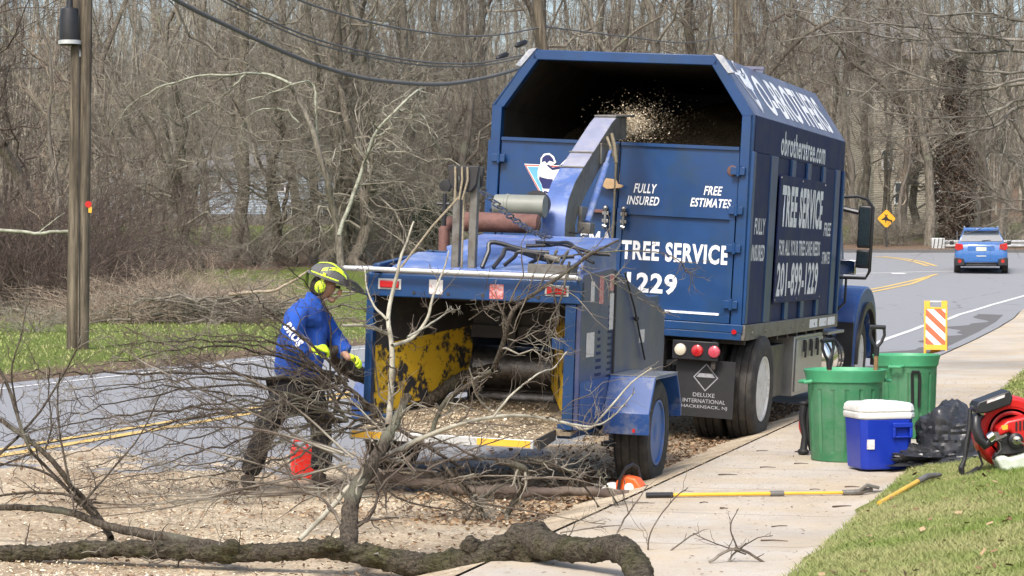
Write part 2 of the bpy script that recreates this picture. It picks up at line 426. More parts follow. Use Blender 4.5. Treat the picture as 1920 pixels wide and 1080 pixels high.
# ground materials (object coordinates are world coordinates on these sheets)
def w_node(t):
    X = t.xyz()
    return t.math('MULTIPLY', t.math('SUBTRACT', X[0], t.math('MULTIPLY_ADD', X[1], .277, 2.69 - .277 * 21.86)), CK), X[0], X[1]
t = NT('asphalt'); w, x, y = w_node(t)
n = t.noise(90, detail=4, rough=.8); n2 = t.noise(.5, detail=5); n3 = t.noise(260, detail=2)
c = t.mix(t.ramp(t.math('MULTIPLY_ADD', n3, .5, t.math('MULTIPLY', n, .5)), [(.36, 0), (.64, 1)]), (.16, .165, .17), (.31, .315, .325))
c = t.mix(t.ramp(n2, [(.35, 0), (.7, .45)]), c, (.23, .235, .24))
cr = t.ramp(t.vor(.28, t.obj((1, .6, 1)), 'DISTANCE_TO_EDGE'), [(0, 1), (.006, 0)])
c = t.mix(t.math('MULTIPLY', cr, t.ramp(t.noise(1.2), [(.45, 0), (.6, .8)])), c, (.07, .07, .07))
dn = t.noise(1.1, detail=7, rough=.65); chip = t.math('SUBTRACT', t.math('MULTIPLY_ADD', dn, 9.0, 13.7), y)
chip = t.math('MINIMUM', t.math('MAXIMUM', t.math('MULTIPLY', chip, .55), 0), 1)
gut = t.math('MULTIPLY', t.math('GREATER_THAN', t.math('MULTIPLY_ADD', dn, 2.0, w), -.6), t.math('LESS_THAN', y, 24.5))
chip = t.math('MAXIMUM', chip, t.math('MULTIPLY', gut, .85))
spk = t.noise(38, detail=8, rough=.8)
big = t.ramp(t.noise(.9, detail=8, rough=.75), [(.38, (.55, .50, .45)), (.6, (1, 1, 1))])
chipc = t.mix(1.0, t.ramp(spk, [(.32, (.18, .135, .085)), (.46, (.46, .375, .26)), (.6, (.68, .585, .43)), (.74, (.80, .72, .57))]), big, 'MULTIPLY')
chipm = t.math('GREATER_THAN', t.math('MULTIPLY_ADD', spk, .55, chip), .85)
c = t.mix(chipm, c, chipc)
t.color(c); t.bump(t.math('ADD', t.math('MULTIPLY', spk, chip), t.math('MULTIPLY', n, .3)), .5, .012)
M['asphalt'] = t.set(.9, spec=.25)
t = NT('patched_asphalt'); n = t.noise(80, detail=4, rough=.8); n2 = t.noise(2, detail=5)
t.color(t.mix(t.ramp(n2, [(.35, 0), (.7, .5)]), t.mix(n, (.06, .06, .062), (.17, .165, .16)), (.15, .14, .125))); M['patch'] = t.set(.9, spec=.25)
def concrete(name, a, b, joint=True):
    t = NT(name); w, x, y = w_node(t)
    n = t.noise(70, detail=5, rough=.8); n2 = t.noise(1.3, detail=6, rough=.65); n3 = t.noise(7, detail=8, rough=.7)
    c = t.mix(t.ramp(n, [(.3, 0), (.7, 1)]), a, b)
    c = t.mix(t.ramp(n2, [(.40, 0), (.66, .7)]), c, (.47, .36, .215)); c = t.mix(t.ramp(t.noise(.45, detail=8, rough=.7), [(.45, 0), (.62, .45)]), c, (.26, .225, .18))
    c = t.mix(t.ramp(n3, [(.60, 0), (.75, .5)]), c, (.20, .155, .11))
    if joint:
        s_ = t.math('MULTIPLY_ADD', x, .267, t.math('MULTIPLY', y, .9636)); fr = t.math('FRACT', t.math('MULTIPLY', s_, 1 / 1.52))
        j = t.math('LESS_THAN', fr, .011); c = t.mix(t.math('MULTIPLY', j, .7), c, (.16, .13, .10))
    t.color(c); t.bump(n, .25, .006); return t.set(.9, spec=.2)
M['sidewalk'] = concrete('sidewalk_concrete', (.37, .335, .28), (.55, .50, .425))
M['kerb'] = concrete('kerb_concrete', (.36, .32, .26), (.54, .48, .40), False)
t = NT('woodland_floor'); w, x, y = w_node(t)
n = t.noise(9, detail=10, rough=.8); nn = t.noise(.12, detail=6, rough=.65)
litter = t.ramp(n, [(.34, (.06, .044, .032)), (.5, (.16, .115, .080)), (.62, (.29, .205, .145)), (.72, (.40, .31, .23))])
gr = t.ramp(t.noise(14, detail=8, rough=.75), [(.35, (.06, .085, .018)), (.55, (.14, .19, .04)), (.7, (.24, .27, .09))])
yy = t.math('MULTIPLY_ADD', nn, 14, y)
def band(t, v, a, b, s=1.2):
    u = t.math('MINIMUM', t.math('MAXIMUM', t.math('MULTIPLY', t.math('SUBTRACT', v, a), s), 0), 1)
    d = t.math('MINIMUM', t.math('MAXIMUM', t.math('MULTIPLY', t.math('SUBTRACT', b, v), s), 0), 1)
    return t.math('MULTIPLY', u, d)
g = t.math('MAXIMUM', t.math('MAXIMUM', band(t, yy, 20, 60.5), band(t, yy, 63, 90)), band(t, yy, 117, 146, .3))
edge = t.math('LESS_THAN', t.math('MULTIPLY_ADD', n, 2.2, w), -10.6)
g = t.math('MULTIPLY', g, edge)
g = t.math('MAXIMUM', g, band(t, yy, 117, 146, .3))
g = t.math('MULTIPLY', g, t.ramp(t.noise(3.2, detail=8, rough=.8), [(.33, .1), (.5, 1)]))
t.color(t.mix(g, litter, gr)); t.bump(n, .8, .06); M['floor'] = t.set(.95, spec=.1)
t = NT('lawn_soil'); n = t.noise(25, detail=8, rough=.8)
t.color(t.ramp(n, [(.35, (.06, .05, .025)), (.5, (.12, .14, .035)), (.65, (.20, .21, .07))])); M['lawn'] = t.set(.95, spec=.1)
t = NT('grass_blades'); n = t.noise(1.1, detail=8, rough=.7); oi = t.noise(40, detail=2)
t.color(t.mix(t.ramp(n, [(.38, 0), (.62, 1)]), t.mix(oi, (.11, .175, .03), (.21, .28, .06)), t.mix(oi, (.25, .27, .09), (.42, .38, .20))))
M['blade'] = t.set(.6, spec=.3)
t = NT('wood_chip'); oi = t.n('ShaderNodeNewGeometry')
t.color(t.ramp(oi.outputs['Random Per Island'], [(0, (.18, .125, .075)), (.3, (.46, .365, .245)), (.65, (.66, .56, .40)), (1, (.82, .74, .58))])); M['chip'] = t.set(.8, spec=.2)
t = NT('leaf_litter'); oi = t.n('ShaderNodeNewGeometry')
t.color(t.ramp(oi.outputs['Random Per Island'], [(0, (.07, .04, .025)), (.5, (.20, .12, .065)), (1, (.42, .30, .18))])); M['leaves'] = t.set(.8, spec=.2)
def siding(name, a, b, sx):
    t = NT(name); z = t.xyz()[2]; fr = t.math('FRACT', t.math('MULTIPLY', z, sx)); n = t.noise(1.5, t.obj((1, 1, 6)), 6, .7)
    c = t.mix(t.ramp(n, [(.35, 0), (.65, 1)]), a, b); c = t.mix(t.math('LESS_THAN', fr, .22), c, sc(a, .45)); t.color(c); t.bump(fr, .4, .02); return t.set(.85, spec=.2)
M['siding_tan'] = siding('tan_shingle_siding', (.36, .32, .26), (.54, .48, .38), 8)
M['siding_white'] = siding('pale_blue_clapboard', (.34, .42, .50), (.48, .55, .62), 6)
M['roof'] = M_('grey_shingle_roof', (.16, .155, .15), .9, var=.25, vs=5, bump=.4)
M['pane'] = M_('window_pane', (.05, .06, .07), .1, coat=.6)
M['trim'] = M_('white_trim', (.62, .62, .60), .6)
# ------------------------------------------------------------------ ground, road, pavement
def dl(a, b, s): return list(np.arange(a, b, s)) + [b]
# base ground: grid follows the road so that it can dip below the paved sheets
ws = [-160, -110, -80, -60, -45, -35, -28, -22, -18, -15, -13, -12, -11.4, -10.95, -10.7, -8, -5, -2, -.3, .0, .4, 1.3, 1.8, 3, 5, 8, 14, 22, 35, 55, 90, 160]
ds = dl(3, 62, 1.0) + dl(63, 99, 1.5) + [99.6, 100.4] + dl(102, 150, 3) + dl(156, 420, 8)
V = []; F = []
for d in ds:
    for w_ in ws:
        x = XK(d) + w_ / CK; z = surf(x, d)
        paved = (-10.93 < w_ < 1.7 and d < 100) or (w_ > -10.93 and 60 < d < 100)
        if paved: z -= .25
        elif d > 100.2: z += .08 if w_ > -10.93 else 0
        if w_ >= 1.7 and d < 62: z -= .06
        V.append((x, d, z))
nW = len(ws)
for i in range(len(ds) - 1):
    for j in range(nW - 1):
        q = i * nW + j; F.append((q, q + 1, q + nW + 1, q + nW))
me = bpy.data.meshes.new('woodland_ground'); me.from_pydata(V, [], F); me.shade_smooth()
tag(link_mesh('woodland_ground', me, M['floor']), kind='structure')

def wx(w_): return lambda d: XK(d) + w_ / CK
tag(sheet('road', M['asphalt'], dl(4, 62, .6), wx(-10.95), wx(-.0), 24, 0), kind='structure')
tag(sheet('far_road', M['asphalt'], dl(62, 100, 1.0), wx(-10.95), lambda d: XK(d) + 45, 30, -.001), kind='structure')
# patched strip along the kerb
def patch_l(d): return XK(d) + (-.95 + .25 * math.sin(d * .9) + .12 * math.sin(d * 2.3)) / CK
tag(sheet('road_patch', M['patch'], dl(25, 61, .5), patch_l, wx(-.0), 4, .005), kind='structure')
# kerb with a real step
V = []; F = []; dd = dl(4, 62, .5)
for d in dd:
    s0 = surf(XK(d) - .01, d)
    for w_, z in ((-.0, s0 - .05), (-.0, s0 + .10), (.025, s0 + .12), (.15, s0 + .122), (.15, s0 + .05)): V.append((XK(d) + w_ / CK, d, z))
for i in range(len(dd) - 1):
    for j in range(4): q = i * 5 + j; F.append((q, q + 1, q + 6, q + 5))
me = bpy.data.meshes.new('kerb'); me.from_pydata(V, [], F); tag(link_mesh('kerb', me, M['kerb']), kind='structure')
tag(sheet('sidewalk', M['sidewalk'], dl(4, 62, .5), wx(.14), wx(1.72), 6, .0035), kind='structure')
# far kerb across the junction
V = []; F = []; xs = list(np.arange(XK(100) - 11.3, 60, 1.5))
for x in xs:
    z = surf(x, 100)
    for d, zz in ((99.9, z - .05), (99.9, z + .13), (100.25, z + .14), (100.25, z)): V.append((x, d, zz))
for i in range(len(xs) - 1):
    for j in range(3): q = i * 4 + j; F.append((q, q + 1, q + 5, q + 4))
me = bpy.data.meshes.new('far_kerb'); me.from_pydata(V, [], F); tag(link_mesh('far_kerb', me, M['patch']), kind='structure')
# lawn bank on the right
def lawn_edge(d): return XK(d) + (1.60 + .05 * math.sin(d * 2.1) + .035 * math.sin(d * 5.3)) / CK
tag(sheet('lawn', M['lawn'], dl(4, 60, .4), lawn_edge, lambda d: XK(d) + 16, 40, .012), kind='structure')
# painted lines
def paint(name, pts, wd, mt, lift=.006):
    V = []; F = []
    pts = [Vector((p[0], p[1], 0)) for p in pts]; q = []
    for a, b in zip(pts[:-1], pts[1:]):
        n = max(1, int((b - a).length / .7))
        q += [a.lerp(b, i / n) for i in range(n)]
    q.append(pts[-1])
    for i, p in enumerate(q):
        t = (q[min(i + 1, len(q) - 1)] - q[max(i - 1, 0)]).normalized(); n = Vector((t.y, -t.x, 0))
        for s in (-.5, .5):
            r = p + n * wd * s; V.append((r.x, r.y, surf(r.x, r.y) + lift))
    F = [(2*i, 2*i+1, 2*i+3, 2*i+2) for i in range(len(q) - 1)]
    me = bpy.data.meshes.new(name); me.from_pydata(V, [], F)
    return tag(link_mesh(name, me, mt), kind='structure')
def wline(w_, d0, d1): return [(XK(d) + w_ / CK, d) for d in dl(d0, d1, 1.0)]
paint('centre_line', wline(-5.36, 5, 60), .11, M['yellow_line']); paint('centre_line', wline(-5.10, 5, 60), .11, M['yellow_line'])
paint('edge_line', wline(-10.3, 5, 84), .12, M['white_line']); 
ln = [G(*p) for p in ((1600, 660), (1665, 635), (1731, 611), (1800, 590), (1860, 572), (1935, 551))]
paint('edge_line', [(-.0 + XK(d) - 1.75 / CK, d) for d in dl(22, 38, 1)] + [(p.x, p.y) for p in ln], .13, M['white_line'])
for off in (0, 5):
    ln = [G(x, y + off) for x, y in ((1560, 557 - off * .2), (1605, 548), (1660, 538), (1710, 527), (1757 - off * 3, 514.5))]
    paint('centre_line', [(p.x, p.y) for p in ln], .15, M['yellow_line'])
for off in (0, 5):
    ln = [G(x + off * 3, y) for x, y in ((1640, 481), (1680, 485), (1715, 491), (1740, 499))]
    paint('centre_line', [(p.x, p.y) for p in ln], .16, M['yellow_line'])
ln = [G(x, y) for x, y in ((1590, 513), (1660, 512), (1725, 510), (1790, 509))]
paint('stop_line', [(p.x, p.y) for p in ln], .15, M['white_line'])
ln = [G(x, y) for x, y in ((1672, 513.5), (1698, 513.5))]
paint('stop_line', [(p.x, p.y) for p in ln], .6, M['white_line'], .009)

# ------------------------------------------------------------------ loose stuff on the ground
def surf_np(x, y): return np.array([surf(a, b) for a, b in zip(x, y)])
def flakes(name, x, y, size, mt, zl=.006, aspect=.5, tilt=.5, z=None):
    n = len(x); zz = (surf_np(x, y) if z is None else z) + zl
    a = rng.uniform(0, 2 * PI, n); s = size * rng.uniform(.5, 1.5, n)
    u = np.stack([np.cos(a), np.sin(a), rng.normal(0, tilt * .5, n)], 1) * s[:, None]
    v = np.stack([-np.sin(a), np.cos(a), rng.normal(0, tilt, n)], 1) * (s * aspect * rng.uniform(.4, 1.2, n))[:, None]
    c = np.stack([x, y, zz + np.abs(v[:, 2]) + np.abs(u[:, 2])], 1)
    th = unit(np.cross(u, v)) * (s * .12)[:, None]
    V = np.stack([c - u - v, c + u - v * .6, c + u * .8 + v, c - u * .9 + v * .8, c + th], 1).reshape(-1, 3)
    b = np.arange(n)[:, None] * 5
    F = np.concatenate([b + np.array([[0, 1, 4]]), b + np.array([[1, 2, 4]]), b + np.array([[2, 3, 4]]), b + np.array([[3, 0, 4]])])
    return tag(link_mesh(name, np_mesh(name, V, F, False), mt), kind='stuff')
n = 60000
y = 10.5 + 8.5 * rng.power(.9, n); x = rng.uniform(-.25, .13, n) * y
w_ = (x - XK(y)) * CK; k = (w_ < -.03) & (rng.uniform(0, 1, n) < np.clip((18.4 - y) / 4.0, .04, 1) * np.clip(.55 + .5 * np.sin(x * 2.3 + np.sin(y * 1.7)) + .35 * np.sin(y * 3.1 + x), .12, 1))
flakes('wood_chips', x[k], y[k], .0065, M['chip'])
n = 16000
y = rng.uniform(14, 26, n); w_ = -rng.gamma(1.5, .45, n) - .02; x = XK(y) + w_ / CK
flakes('leaf_litter', x, y, .014, M['leaves'], aspect=.6)
n = 5000
y = rng.uniform(13.5, 20, n); w_ = rng.uniform(0.0, 1.3, n) ** 1.4; x = XK(y) + w_ / CK
flakes('sawdust', x, y, .0042, M['chip'], tilt=.2)
n = 7000
y = rng.uniform(11, 19, n); x = rng.uniform(-.22, .1, n) * y; k = (x - XK(y)) * CK < -.1
flakes('leaf_litter', x[k], y[k], .011, M['leaves'], aspect=.5)
n = 1500
y = rng.uniform(11, 30, n); w_ = rng.uniform(0.02, 1.55, n) ; x = XK(y) + w_ / CK
flakes('sidewalk_debris', x, y, .008, M['leaves'], aspect=.5, tilt=.2)
n = 1100
y = rng.uniform(8.5, 26, n); w_ = rng.uniform(1.6, 4.5, n); x = XK(y) + w_ / CK
flakes('lawn_leaves', x, y, .014, M['leaves'], zl=.03, aspect=.6)
# bark slivers on the walk
cv = []
for i in range(20):
    d = rng.uniform(12.2, 21); w0 = rng.uniform(.1, 1.5); x = XK(d) + w0 / CK; a = rng.uniform(-.5, .5); L = rng.uniform(.02, .08)
    z = surf(x, d) + .008
    cv.append(poly_curve([(x - L * math.cos(a), d - L * math.sin(a), z), (x, d + rng.normal(0, .004), z + .003), (x + L * math.cos(a), d + L * math.sin(a), z)], rng.uniform(.003, .007), .002, 5))
V, F = np_tubes([(np.concatenate([c[0] for c in cv]), np.concatenate([c[1] for c in cv]))], [4])
tag(link_mesh('bark_slivers', np_mesh('bark_slivers', V, F), M['twine']), kind='stuff')

# grass
def blades(name, x, y, h, wd, mt, lean=.5):
    n = len(x); z = surf_np(x, y) + .008; a = rng.uniform(0, 2 * PI, n); hh = h * rng.uniform(.4, 1.3, n)
    dx = np.cos(a); dy = np.sin(a); w2 = wd * rng.uniform(.6, 1.4, n); ln = np.stack([rng.normal(0, lean, n), rng.normal(0, lean, n), np.ones(n)], 1) * hh[:, None]
    c = np.stack([x, y, z], 1); s = np.stack([dx * w2, dy * w2, 0 * dx], 1)
    mid = c + ln * .55 * np.array([.6, .6, 1])
    V = np.stack([c - s, c + s, mid + s * .8, mid - s * .8, c + ln], 1).reshape(-1, 3); b = np.arange(n)[:, None] * 5
    F = np.concatenate([b + np.array([[0, 1, 2]]), b + np.array([[0, 2, 3]]), b + np.array([[3, 2, 4]])])
    return tag(link_mesh(name, np_mesh(name, V, F, False), mt), kind='stuff')
n = 240000
y = 8.0 + 11.5 * rng.power(.9, n); w_ = 1.58 + rng.gamma(1.3, .75, n); x = XK(y) + w_ / CK
k = (x < .2245 * y + 1.6) & (rng.uniform(0, 1, n) < np.clip((w_ - 1.52) / .18, .25, 1))
blades('grass', x[k], y[k], .030, .0019, M['blade'], .7)
n = 22000
y = rng.uniform(19, 36, n); w_ = 1.6 + rng.gamma(1.4, .8, n); x = XK(y) + w_ / CK
k = x < .2245 * y + 1.6
blades('grass', x[k], y[k], .05, .005, M['blade'], .7)
n = 30000
y = rng.uniform(29, 62, n); w_ = -10.97 - rng.uniform(0, 22, n) ** 1.0; x = XK(y) + w_ / CK
k = (x > -.235 * y)
blades('verge_grass', x[k], y[k], .05, .009, M['blade'], .7)
# ------------------------------------------------------------------ woods
def tree_meshes(name, H, r0, lean, nl, t0, llen, ang, up, twig_k=(5, 5, 4), droop=0.0, sides=(10, 6, 3, 3, 3), rmin=.0035, jit=.035, fork=0, twr=1.0):
    tr = curves(np.zeros((1, 3)), unit(np.array([[lean[0], lean[1], 1.0]])), np.array([H]), np.array([[-lean[0] * H * .5, -lean[1] * H * .5, 0]]), np.array([r0]), np.array([r0 * .18]), 16, jit)
    tr[1][0, 0] *= 1.25
    trunks = [tr]
    if fork:
        fk = sprout(tr, fork, .12, .5, 22, .8, .75, 12, jit=.08, up=.35, bend=.12, taper=.2)
        trunks.append(fk)
    allp = []
    for tk, k in zip(trunks, (nl, max(3, nl // 2))):
        allp.append(sprout(tk, k, t0, .98, ang, 0, .34, 9, jit=.12, up=up, bend=.2, taper=.25, absL=llen, rmin=.010))
    def cat(ps): return np.concatenate([p[0] for p in ps]), np.concatenate([p[1] for p in ps])
    L1 = cat(allp)
    L2 = sprout(L1, twig_k[0], .15, .98, 48, .5, .55, 7, jit=.16, up=up * .6 - droop, bend=.2, rmin=.008 * twr)
    L3 = sprout(L2, twig_k[1], .12, .98, 48, .5, .6, 5, jit=.16, up=.1 - droop, bend=.2, rmin=.0055 * twr)
    L4 = sprout(L3, twig_k[2], .1, 1, 45, .55, .7, 4, jit=.15, up=.1 - droop, bend=.2, rmin=rmin * twr, taper=.6)
    V, F = np_tubes(trunks, [sides[0]] * len(trunks)); m1 = np_mesh(name + '_trunk', V, F)
    V, F = np_tubes([L1, L2, L3, L4], sides[1:5]); m2 = np_mesh(name + '_branches', V, F)
    return m1, m2
def tree(name, meshes, mats, label, group, loc, rz=0, s=1.0, tilt=(0, 0)):
    r = empty(name, loc, rz); r.scale = (s, s, s); r.rotation_euler = (tilt[0], tilt[1], rz)
    tag(r, label, 'tree', group)
    for nm, me, mt in (('trunk', meshes[0], mats[0]), ('branches', meshes[1], mats[1])):
        if me.users == 0 or len(me.materials) == 0:
            me.materials.append(mt)
        o = bpy.data.objects.new(nm, me); col.objects.link(o); o.parent = r
    return r
PT = {
 'tall_a': (tree_meshes('tall_a', 21, .22, (.05, .0), 24, .16, 4.4, 50, .35, (7, 6, 4)), ('bark1', 'twig')),
 'tall_b': (tree_meshes('tall_b', 24, .27, (-.06, .02), 26, .18, 5.2, 55, .25, (7, 6, 4), fork=1), ('bark2', 'twig')),
 'tall_c': (tree_meshes('tall_c', 19, .18, (.10, .03), 26, .10, 3.6, 48, .4, (7, 6, 4)), ('bark3', 'twig')),
 'thin': (tree_meshes('thin', 15, .10, (.04, -.05), 18, .12, 2.4, 45, .35, (5, 5, 3)), ('bark3', 'twig_tan')),
 'fork': (tree_meshes('fork', 17, .24, (-.12, .02), 14, .18, 4.4, 60, .1, (6, 5, 4), fork=3, jit=.1), ('bark1', 'twig')),
 'arch': (tree_meshes('arch', 9, .22, (-.22, -.05), 20, .16, 4.2, 72, -.02, (7, 6, 4), droop=.12, fork=2, jit=.12), ('bark2', 'twig')),
 'dark': (tree_meshes('dark', 18, .24, (.03, .0), 26, .06, 3.6, 60, .1, (7, 6, 3), fork=1, jit=.1), ('bark2', 'twig_dark')),
}
def put(kind, px, d, label, group='bare trees in the wood', rz=None, s=1.0, tilt=(0, 0), name='bare_tree', leanpx=0):
    x = (px - 960) * d / 4300
    rz = rng.uniform(0, 6.28) if rz is None else rz
    return tree(name, PT[kind][0], [M[m] for m in PT[kind][1]], label, group, (x, d, surf(x, d) - .15), rz, s, tilt)

G1 = 'bare trees at the edge of the wood'; G2 = 'bare trees deep in the wood'
# front rank, each read off the photograph
front = [
 ('dark', 18, 66, 1.0, 'dark tree choked with thin vines left of the utility pole'),
 ('dark', 78, 74, .95, 'dark vine-hung tree just behind the left side of the utility pole'),
 ('thin', 108, 62, .8, 'slender bare sapling close behind the black pole canister'),
 ('fork', 332, 92, .8, 'reddish forked tree standing on the far green lawn left of the dark thick trunk'),
 ('tall_b', 430, 88, 1.0, 'dark stout trunk standing before the pale house wall'),
 ('tall_c', 463, 93, .9, 'pale narrow trunk right of the stout one before the pale house'),
 ('arch', 545, 84, 1.0, 'low spreading tree arching over the leafy bank to the left'),
 ('tall_a', 588, 86, .9, 'rough brown trunk behind the worker\'s helmet, left one of a close pair'),
 ('tall_b', 622, 83, .95, 'thick mossy trunk directly above the worker\'s helmet'),
 ('tall_c', 655, 88, 1.0, 'pale trunk a little right of the worker\'s helmet'),
 ('fork', 700, 84, 1.05, 'leaning multi-stemmed tree between worker and winch posts'),
 ('tall_a', 748, 90, 1.1, 'straight grey-brown trunk left of the winch posts'),
 ('tall_b', 800, 94, 1.05, 'broad trunk rising behind the chipper exhaust'),
 ('tall_c', 862, 90, 1.15, 'slim trunk directly behind the winch posts'),
 ('tall_a', 905, 97, 1.1, 'bare trunk rising beside the left edge of the truck box'),
 ('tall_b', 1045, 104, 1.2, 'big trunk standing above the box roof near the leaning pole'),
 ('tall_a', 1130, 110, 1.2, 'curving trunk above the middle of the box roof'),
 ('fork', 1195, 104, 1.3, 'heavy forked tree above the right half of the box roof'),
 ('tall_c', 1255, 112, 1.2, 'pale straight trunk above the right end of the box roof'),
 ('tall_b', 1320, 108, 1.1, 'dark trunk above the roof corner beside the pale pole'),
 ('tall_a', 1480, 112, 1.2, 'grey trunk rising beyond the sloped roof panel'),
 ('tall_c', 1600, 108, 1.1, 'trunk beyond the cab, immediately left of the deer sign'),
 ('tall_a', 1628, 113, 1.0, 'rough trunk just behind the left edge of the deer sign'),
 ('thin', 1688, 106, 1.0, 'slender trunk close to the right edge of the deer sign'),
 ('tall_c', 1701, 112, 1.0, 'pale trunk crossing the tan house wall right of the deer sign'),
 ('tall_a', 1741, 106, 1.1, 'tall dark trunk at the right corner of the tan house'),
 ('tall_b', 1840, 112, 1.0, 'trunk directly behind the roof of the blue car'),
 ('tall_c', 1872, 107, .9, 'pale peeling trunk just right of the blue car roof'),
 ('fork', 1905, 105, 1.1, 'heavy leaning trunk at the right edge above the guardrail'),
]
for k, px, d, s, lab in front: put(k, px, d, lab, G1, s=s)
for k, px, d, s, lab in (('tall_a', 385, 112, 1.0, 'upright trunk crossing the left end of the pale blue-white house'), ('tall_c', 500, 106, 1.0, 'slim upright trunk crossing the middle of the pale blue-white house'),
  ('tall_b', 560, 118, 1.0, 'stout trunk crossing the right half of the pale blue-white house'), ('tall_a', 640, 100, 1.0, 'trunk crossing the right end of the pale blue-white house'), ('dark', 290, 104, .9, 'twiggy dark tree left of the pale blue-white house'), ('dark', 232, 96, .9, 'twiggy dark tree standing just right of the utility pole')):
    put(k, px, d, lab, G1, s=s)
for px, d, s, lab in ((372, 80, 1.0, 'low arching twiggy tree left of the lichen-covered limbs'), (610, 82, 1.15, 'low arching twiggy tree behind the worker'), (688, 80, 1.1, 'low arching twiggy tree between worker and winch posts')):
    put('arch', px, d, lab, 'low arching trees on the left', s=s)
for k, px, d, lab in (('thin', 1658, 116, 'slender tree crossing the left windows of the tan house'), ('arch', 1712, 118, 'low twiggy tree crossing the lower windows of the tan house')):
    put(k, px, d, lab, G1, s=1.1)
# deeper ranks: nothing tells them apart
for i in range(76):
    d = 104 + 126 * (i / 76) ** .8 + rng.uniform(-4, 4); px = rng.uniform(-80, 2000)
    if 1630 < px < 1775 and d < 150: d += 45
    if 150 < px < 700 and d < 165: d += 62
    kind = ['tall_a', 'tall_b', 'tall_c', 'fork', 'dark', 'thin'][int(rng.integers(0, 6))]
    put(kind, px, d, 'bare leafless tree standing deep in the brown wood', G2, s=rng.uniform(.85, 1.25))
for i in range(20):
    px = rng.uniform(-60, 330) if i % 3 == 0 else rng.uniform(640, 960); d = rng.uniform(84, 108)
    put(['arch', 'thin', 'thin', 'arch', 'dark'][int(rng.integers(0, 5))], px, d, 'small bare understory tree with tangled twigs among the left-hand trunks', 'understory trees on the left', s=rng.uniform(.6, 1.0), name='understory_tree')
for i in range(14):
    px = rng.uniform(1000, 1950); d = rng.uniform(114, 140)
    put(['arch', 'thin', 'thin'][int(rng.integers(0, 3))], px, d, 'small bare understory tree with tangled twigs behind truck and road', 'understory trees on the right', s=rng.uniform(.8, 1.2), name='understory_tree')

# far wood mass: thousands of stems nobody could count
N = 2000
d = rng.uniform(150, 330, N); x = rng.uniform(-.30, .30, N) * d; z = surf_np(x, d)
P0 = np.stack([x, d, z - .3], 1); D = unit(np.stack([rng.normal(0, .09, N), rng.normal(0, .05, N), np.ones(N)], 1))
stem = curves(P0, D, rng.uniform(12, 22, N), np.zeros((N, 3)), rng.uniform(.07, .2, N), np.full(N, .03), 5, .05)
L1 = sprout(stem, 7, .1, 1, 50, .22, .5, 4, up=.3, rmin=.02, taper=.5)
L2 = sprout(L1, 5, .1, 1, 45, .5, .6, 3, up=.15, rmin=.014, taper=.7)
V, F = np_tubes([stem, L1, L2], [4, 3, 3])
tag(link_mesh('far_woods', np_mesh('far_woods', V, F), M['twig']), 'brown haze of countless bare stems far behind the road', 'woods', kind='stuff')

# thickets
def bush_mesh(name, n, L, spread, k=(6, 5), rmin=.004, up=.25, droop=0.0, r=.014):
    a = rng.uniform(0, 2 * PI, n); s = np.abs(rng.normal(0, spread, n))
    P0 = np.stack([np.cos(a) * s * .8, np.sin(a) * s * .8, np.zeros(n)], 1)
    D = unit(np.stack([np.cos(a) * .7 + rng.normal(0, .3, n), np.sin(a) * .7 + rng.normal(0, .3, n), rng.uniform(.4, 1.3, n)], 1))
    B = np.stack([np.cos(a) * L * .3, np.sin(a) * L * .3, -np.full(n, L * droop)], 1)
    c = curves(P0, D, L * rng.uniform(.5, 1.2, n), B, np.full(n, r), np.full(n, r * .3), 8, .12)
    L1 = sprout(c, k[0], .1, 1, 45, .4, .6, 5, up=up * .5, rmin=rmin * 1.3)
    L2 = sprout(L1, k[1], .1, 1, 45, .5, .7, 4, up=up * .3, rmin=rmin, taper=.6)
    V, F = np_tubes([c, L1, L2], [4, 3, 3]); return np_mesh(name, V, F)
BM = {'tangle': bush_mesh('tangle', 70, 1.7, .7, droop=.45), 'whip': bush_mesh('whip', 34, 2.4, .4, droop=.25), 'vine': bush_mesh('vine', 90, 4.2, 1.1, k=(7, 5), droop=.35, rmin=.005)}
for k, m in zip(BM, ('twig_tan', 'twig', 'twig_dark')): BM[k].materials.append(M[m])
def bush(kind, px, d, label, group, s=1.0, sz=1.0, name='bare_shrub', y=None):
    x = (px - 960) * d / 4300; o = bpy.data.objects.new(name, BM[kind]); col.objects.link(o)
    o.location = (x, d, surf(x, d) - .05); o.scale = (s, s, s * sz); o.rotation_euler = (0, 0, rng.uniform(0, 6.28))
    return tag(o, label, 'shrub', group)
for px, d, s in ((222, 55, 1.25), (285, 54, 1.3), (345, 55, 1.35), (400, 56, 1.2), (465, 57, 1.0), (250, 60, 1.3), (330, 60, 1.35), (410, 61, 1.2), (200, 53, .9), (300, 64, 1.3)):
    bush('tangle', px, d, 'tan tangled bramble in the low thicket beyond the utility pole', 'tan brambles beyond the pole', s, .62)
for px, d, s, lb in ((40, 58, .9, 'dark vine thicket, nearest one at the left edge'), (70, 62, 1.0, 'dark vine thicket midway between left edge and utility pole'), (10, 64, .9, 'dark vine thicket farthest left, cut by the picture edge'), (110, 66, 1.0, 'dark vine thicket directly behind the utility pole'), (150, 63, .8, 'smaller dark vine thicket just right of the pole')):
    bush('vine', px, d, lb, 'dark thickets at the left edge', s, 1.3, 'vine_thicket')
for px, d, s in ((60, 47, .6), (185, 72, 1.1), (215, 78, 1.3), (250, 82, 1.2), (290, 84, 1.2)):
    bush('whip', px, d, {15: 'whippy shrub on the grass at the far left edge', 60: 'small whippy shrub on the verge left of the pole base', 185: 'whippy shrub right behind the utility pole', 215: 'whippy shrub a little right of the utility pole', 250: 'whippy shrub behind the middle of the tan brambles', 290: 'whippy shrub farthest back behind the tan brambles'}[px], 'whippy shrubs on the left', s, .8)
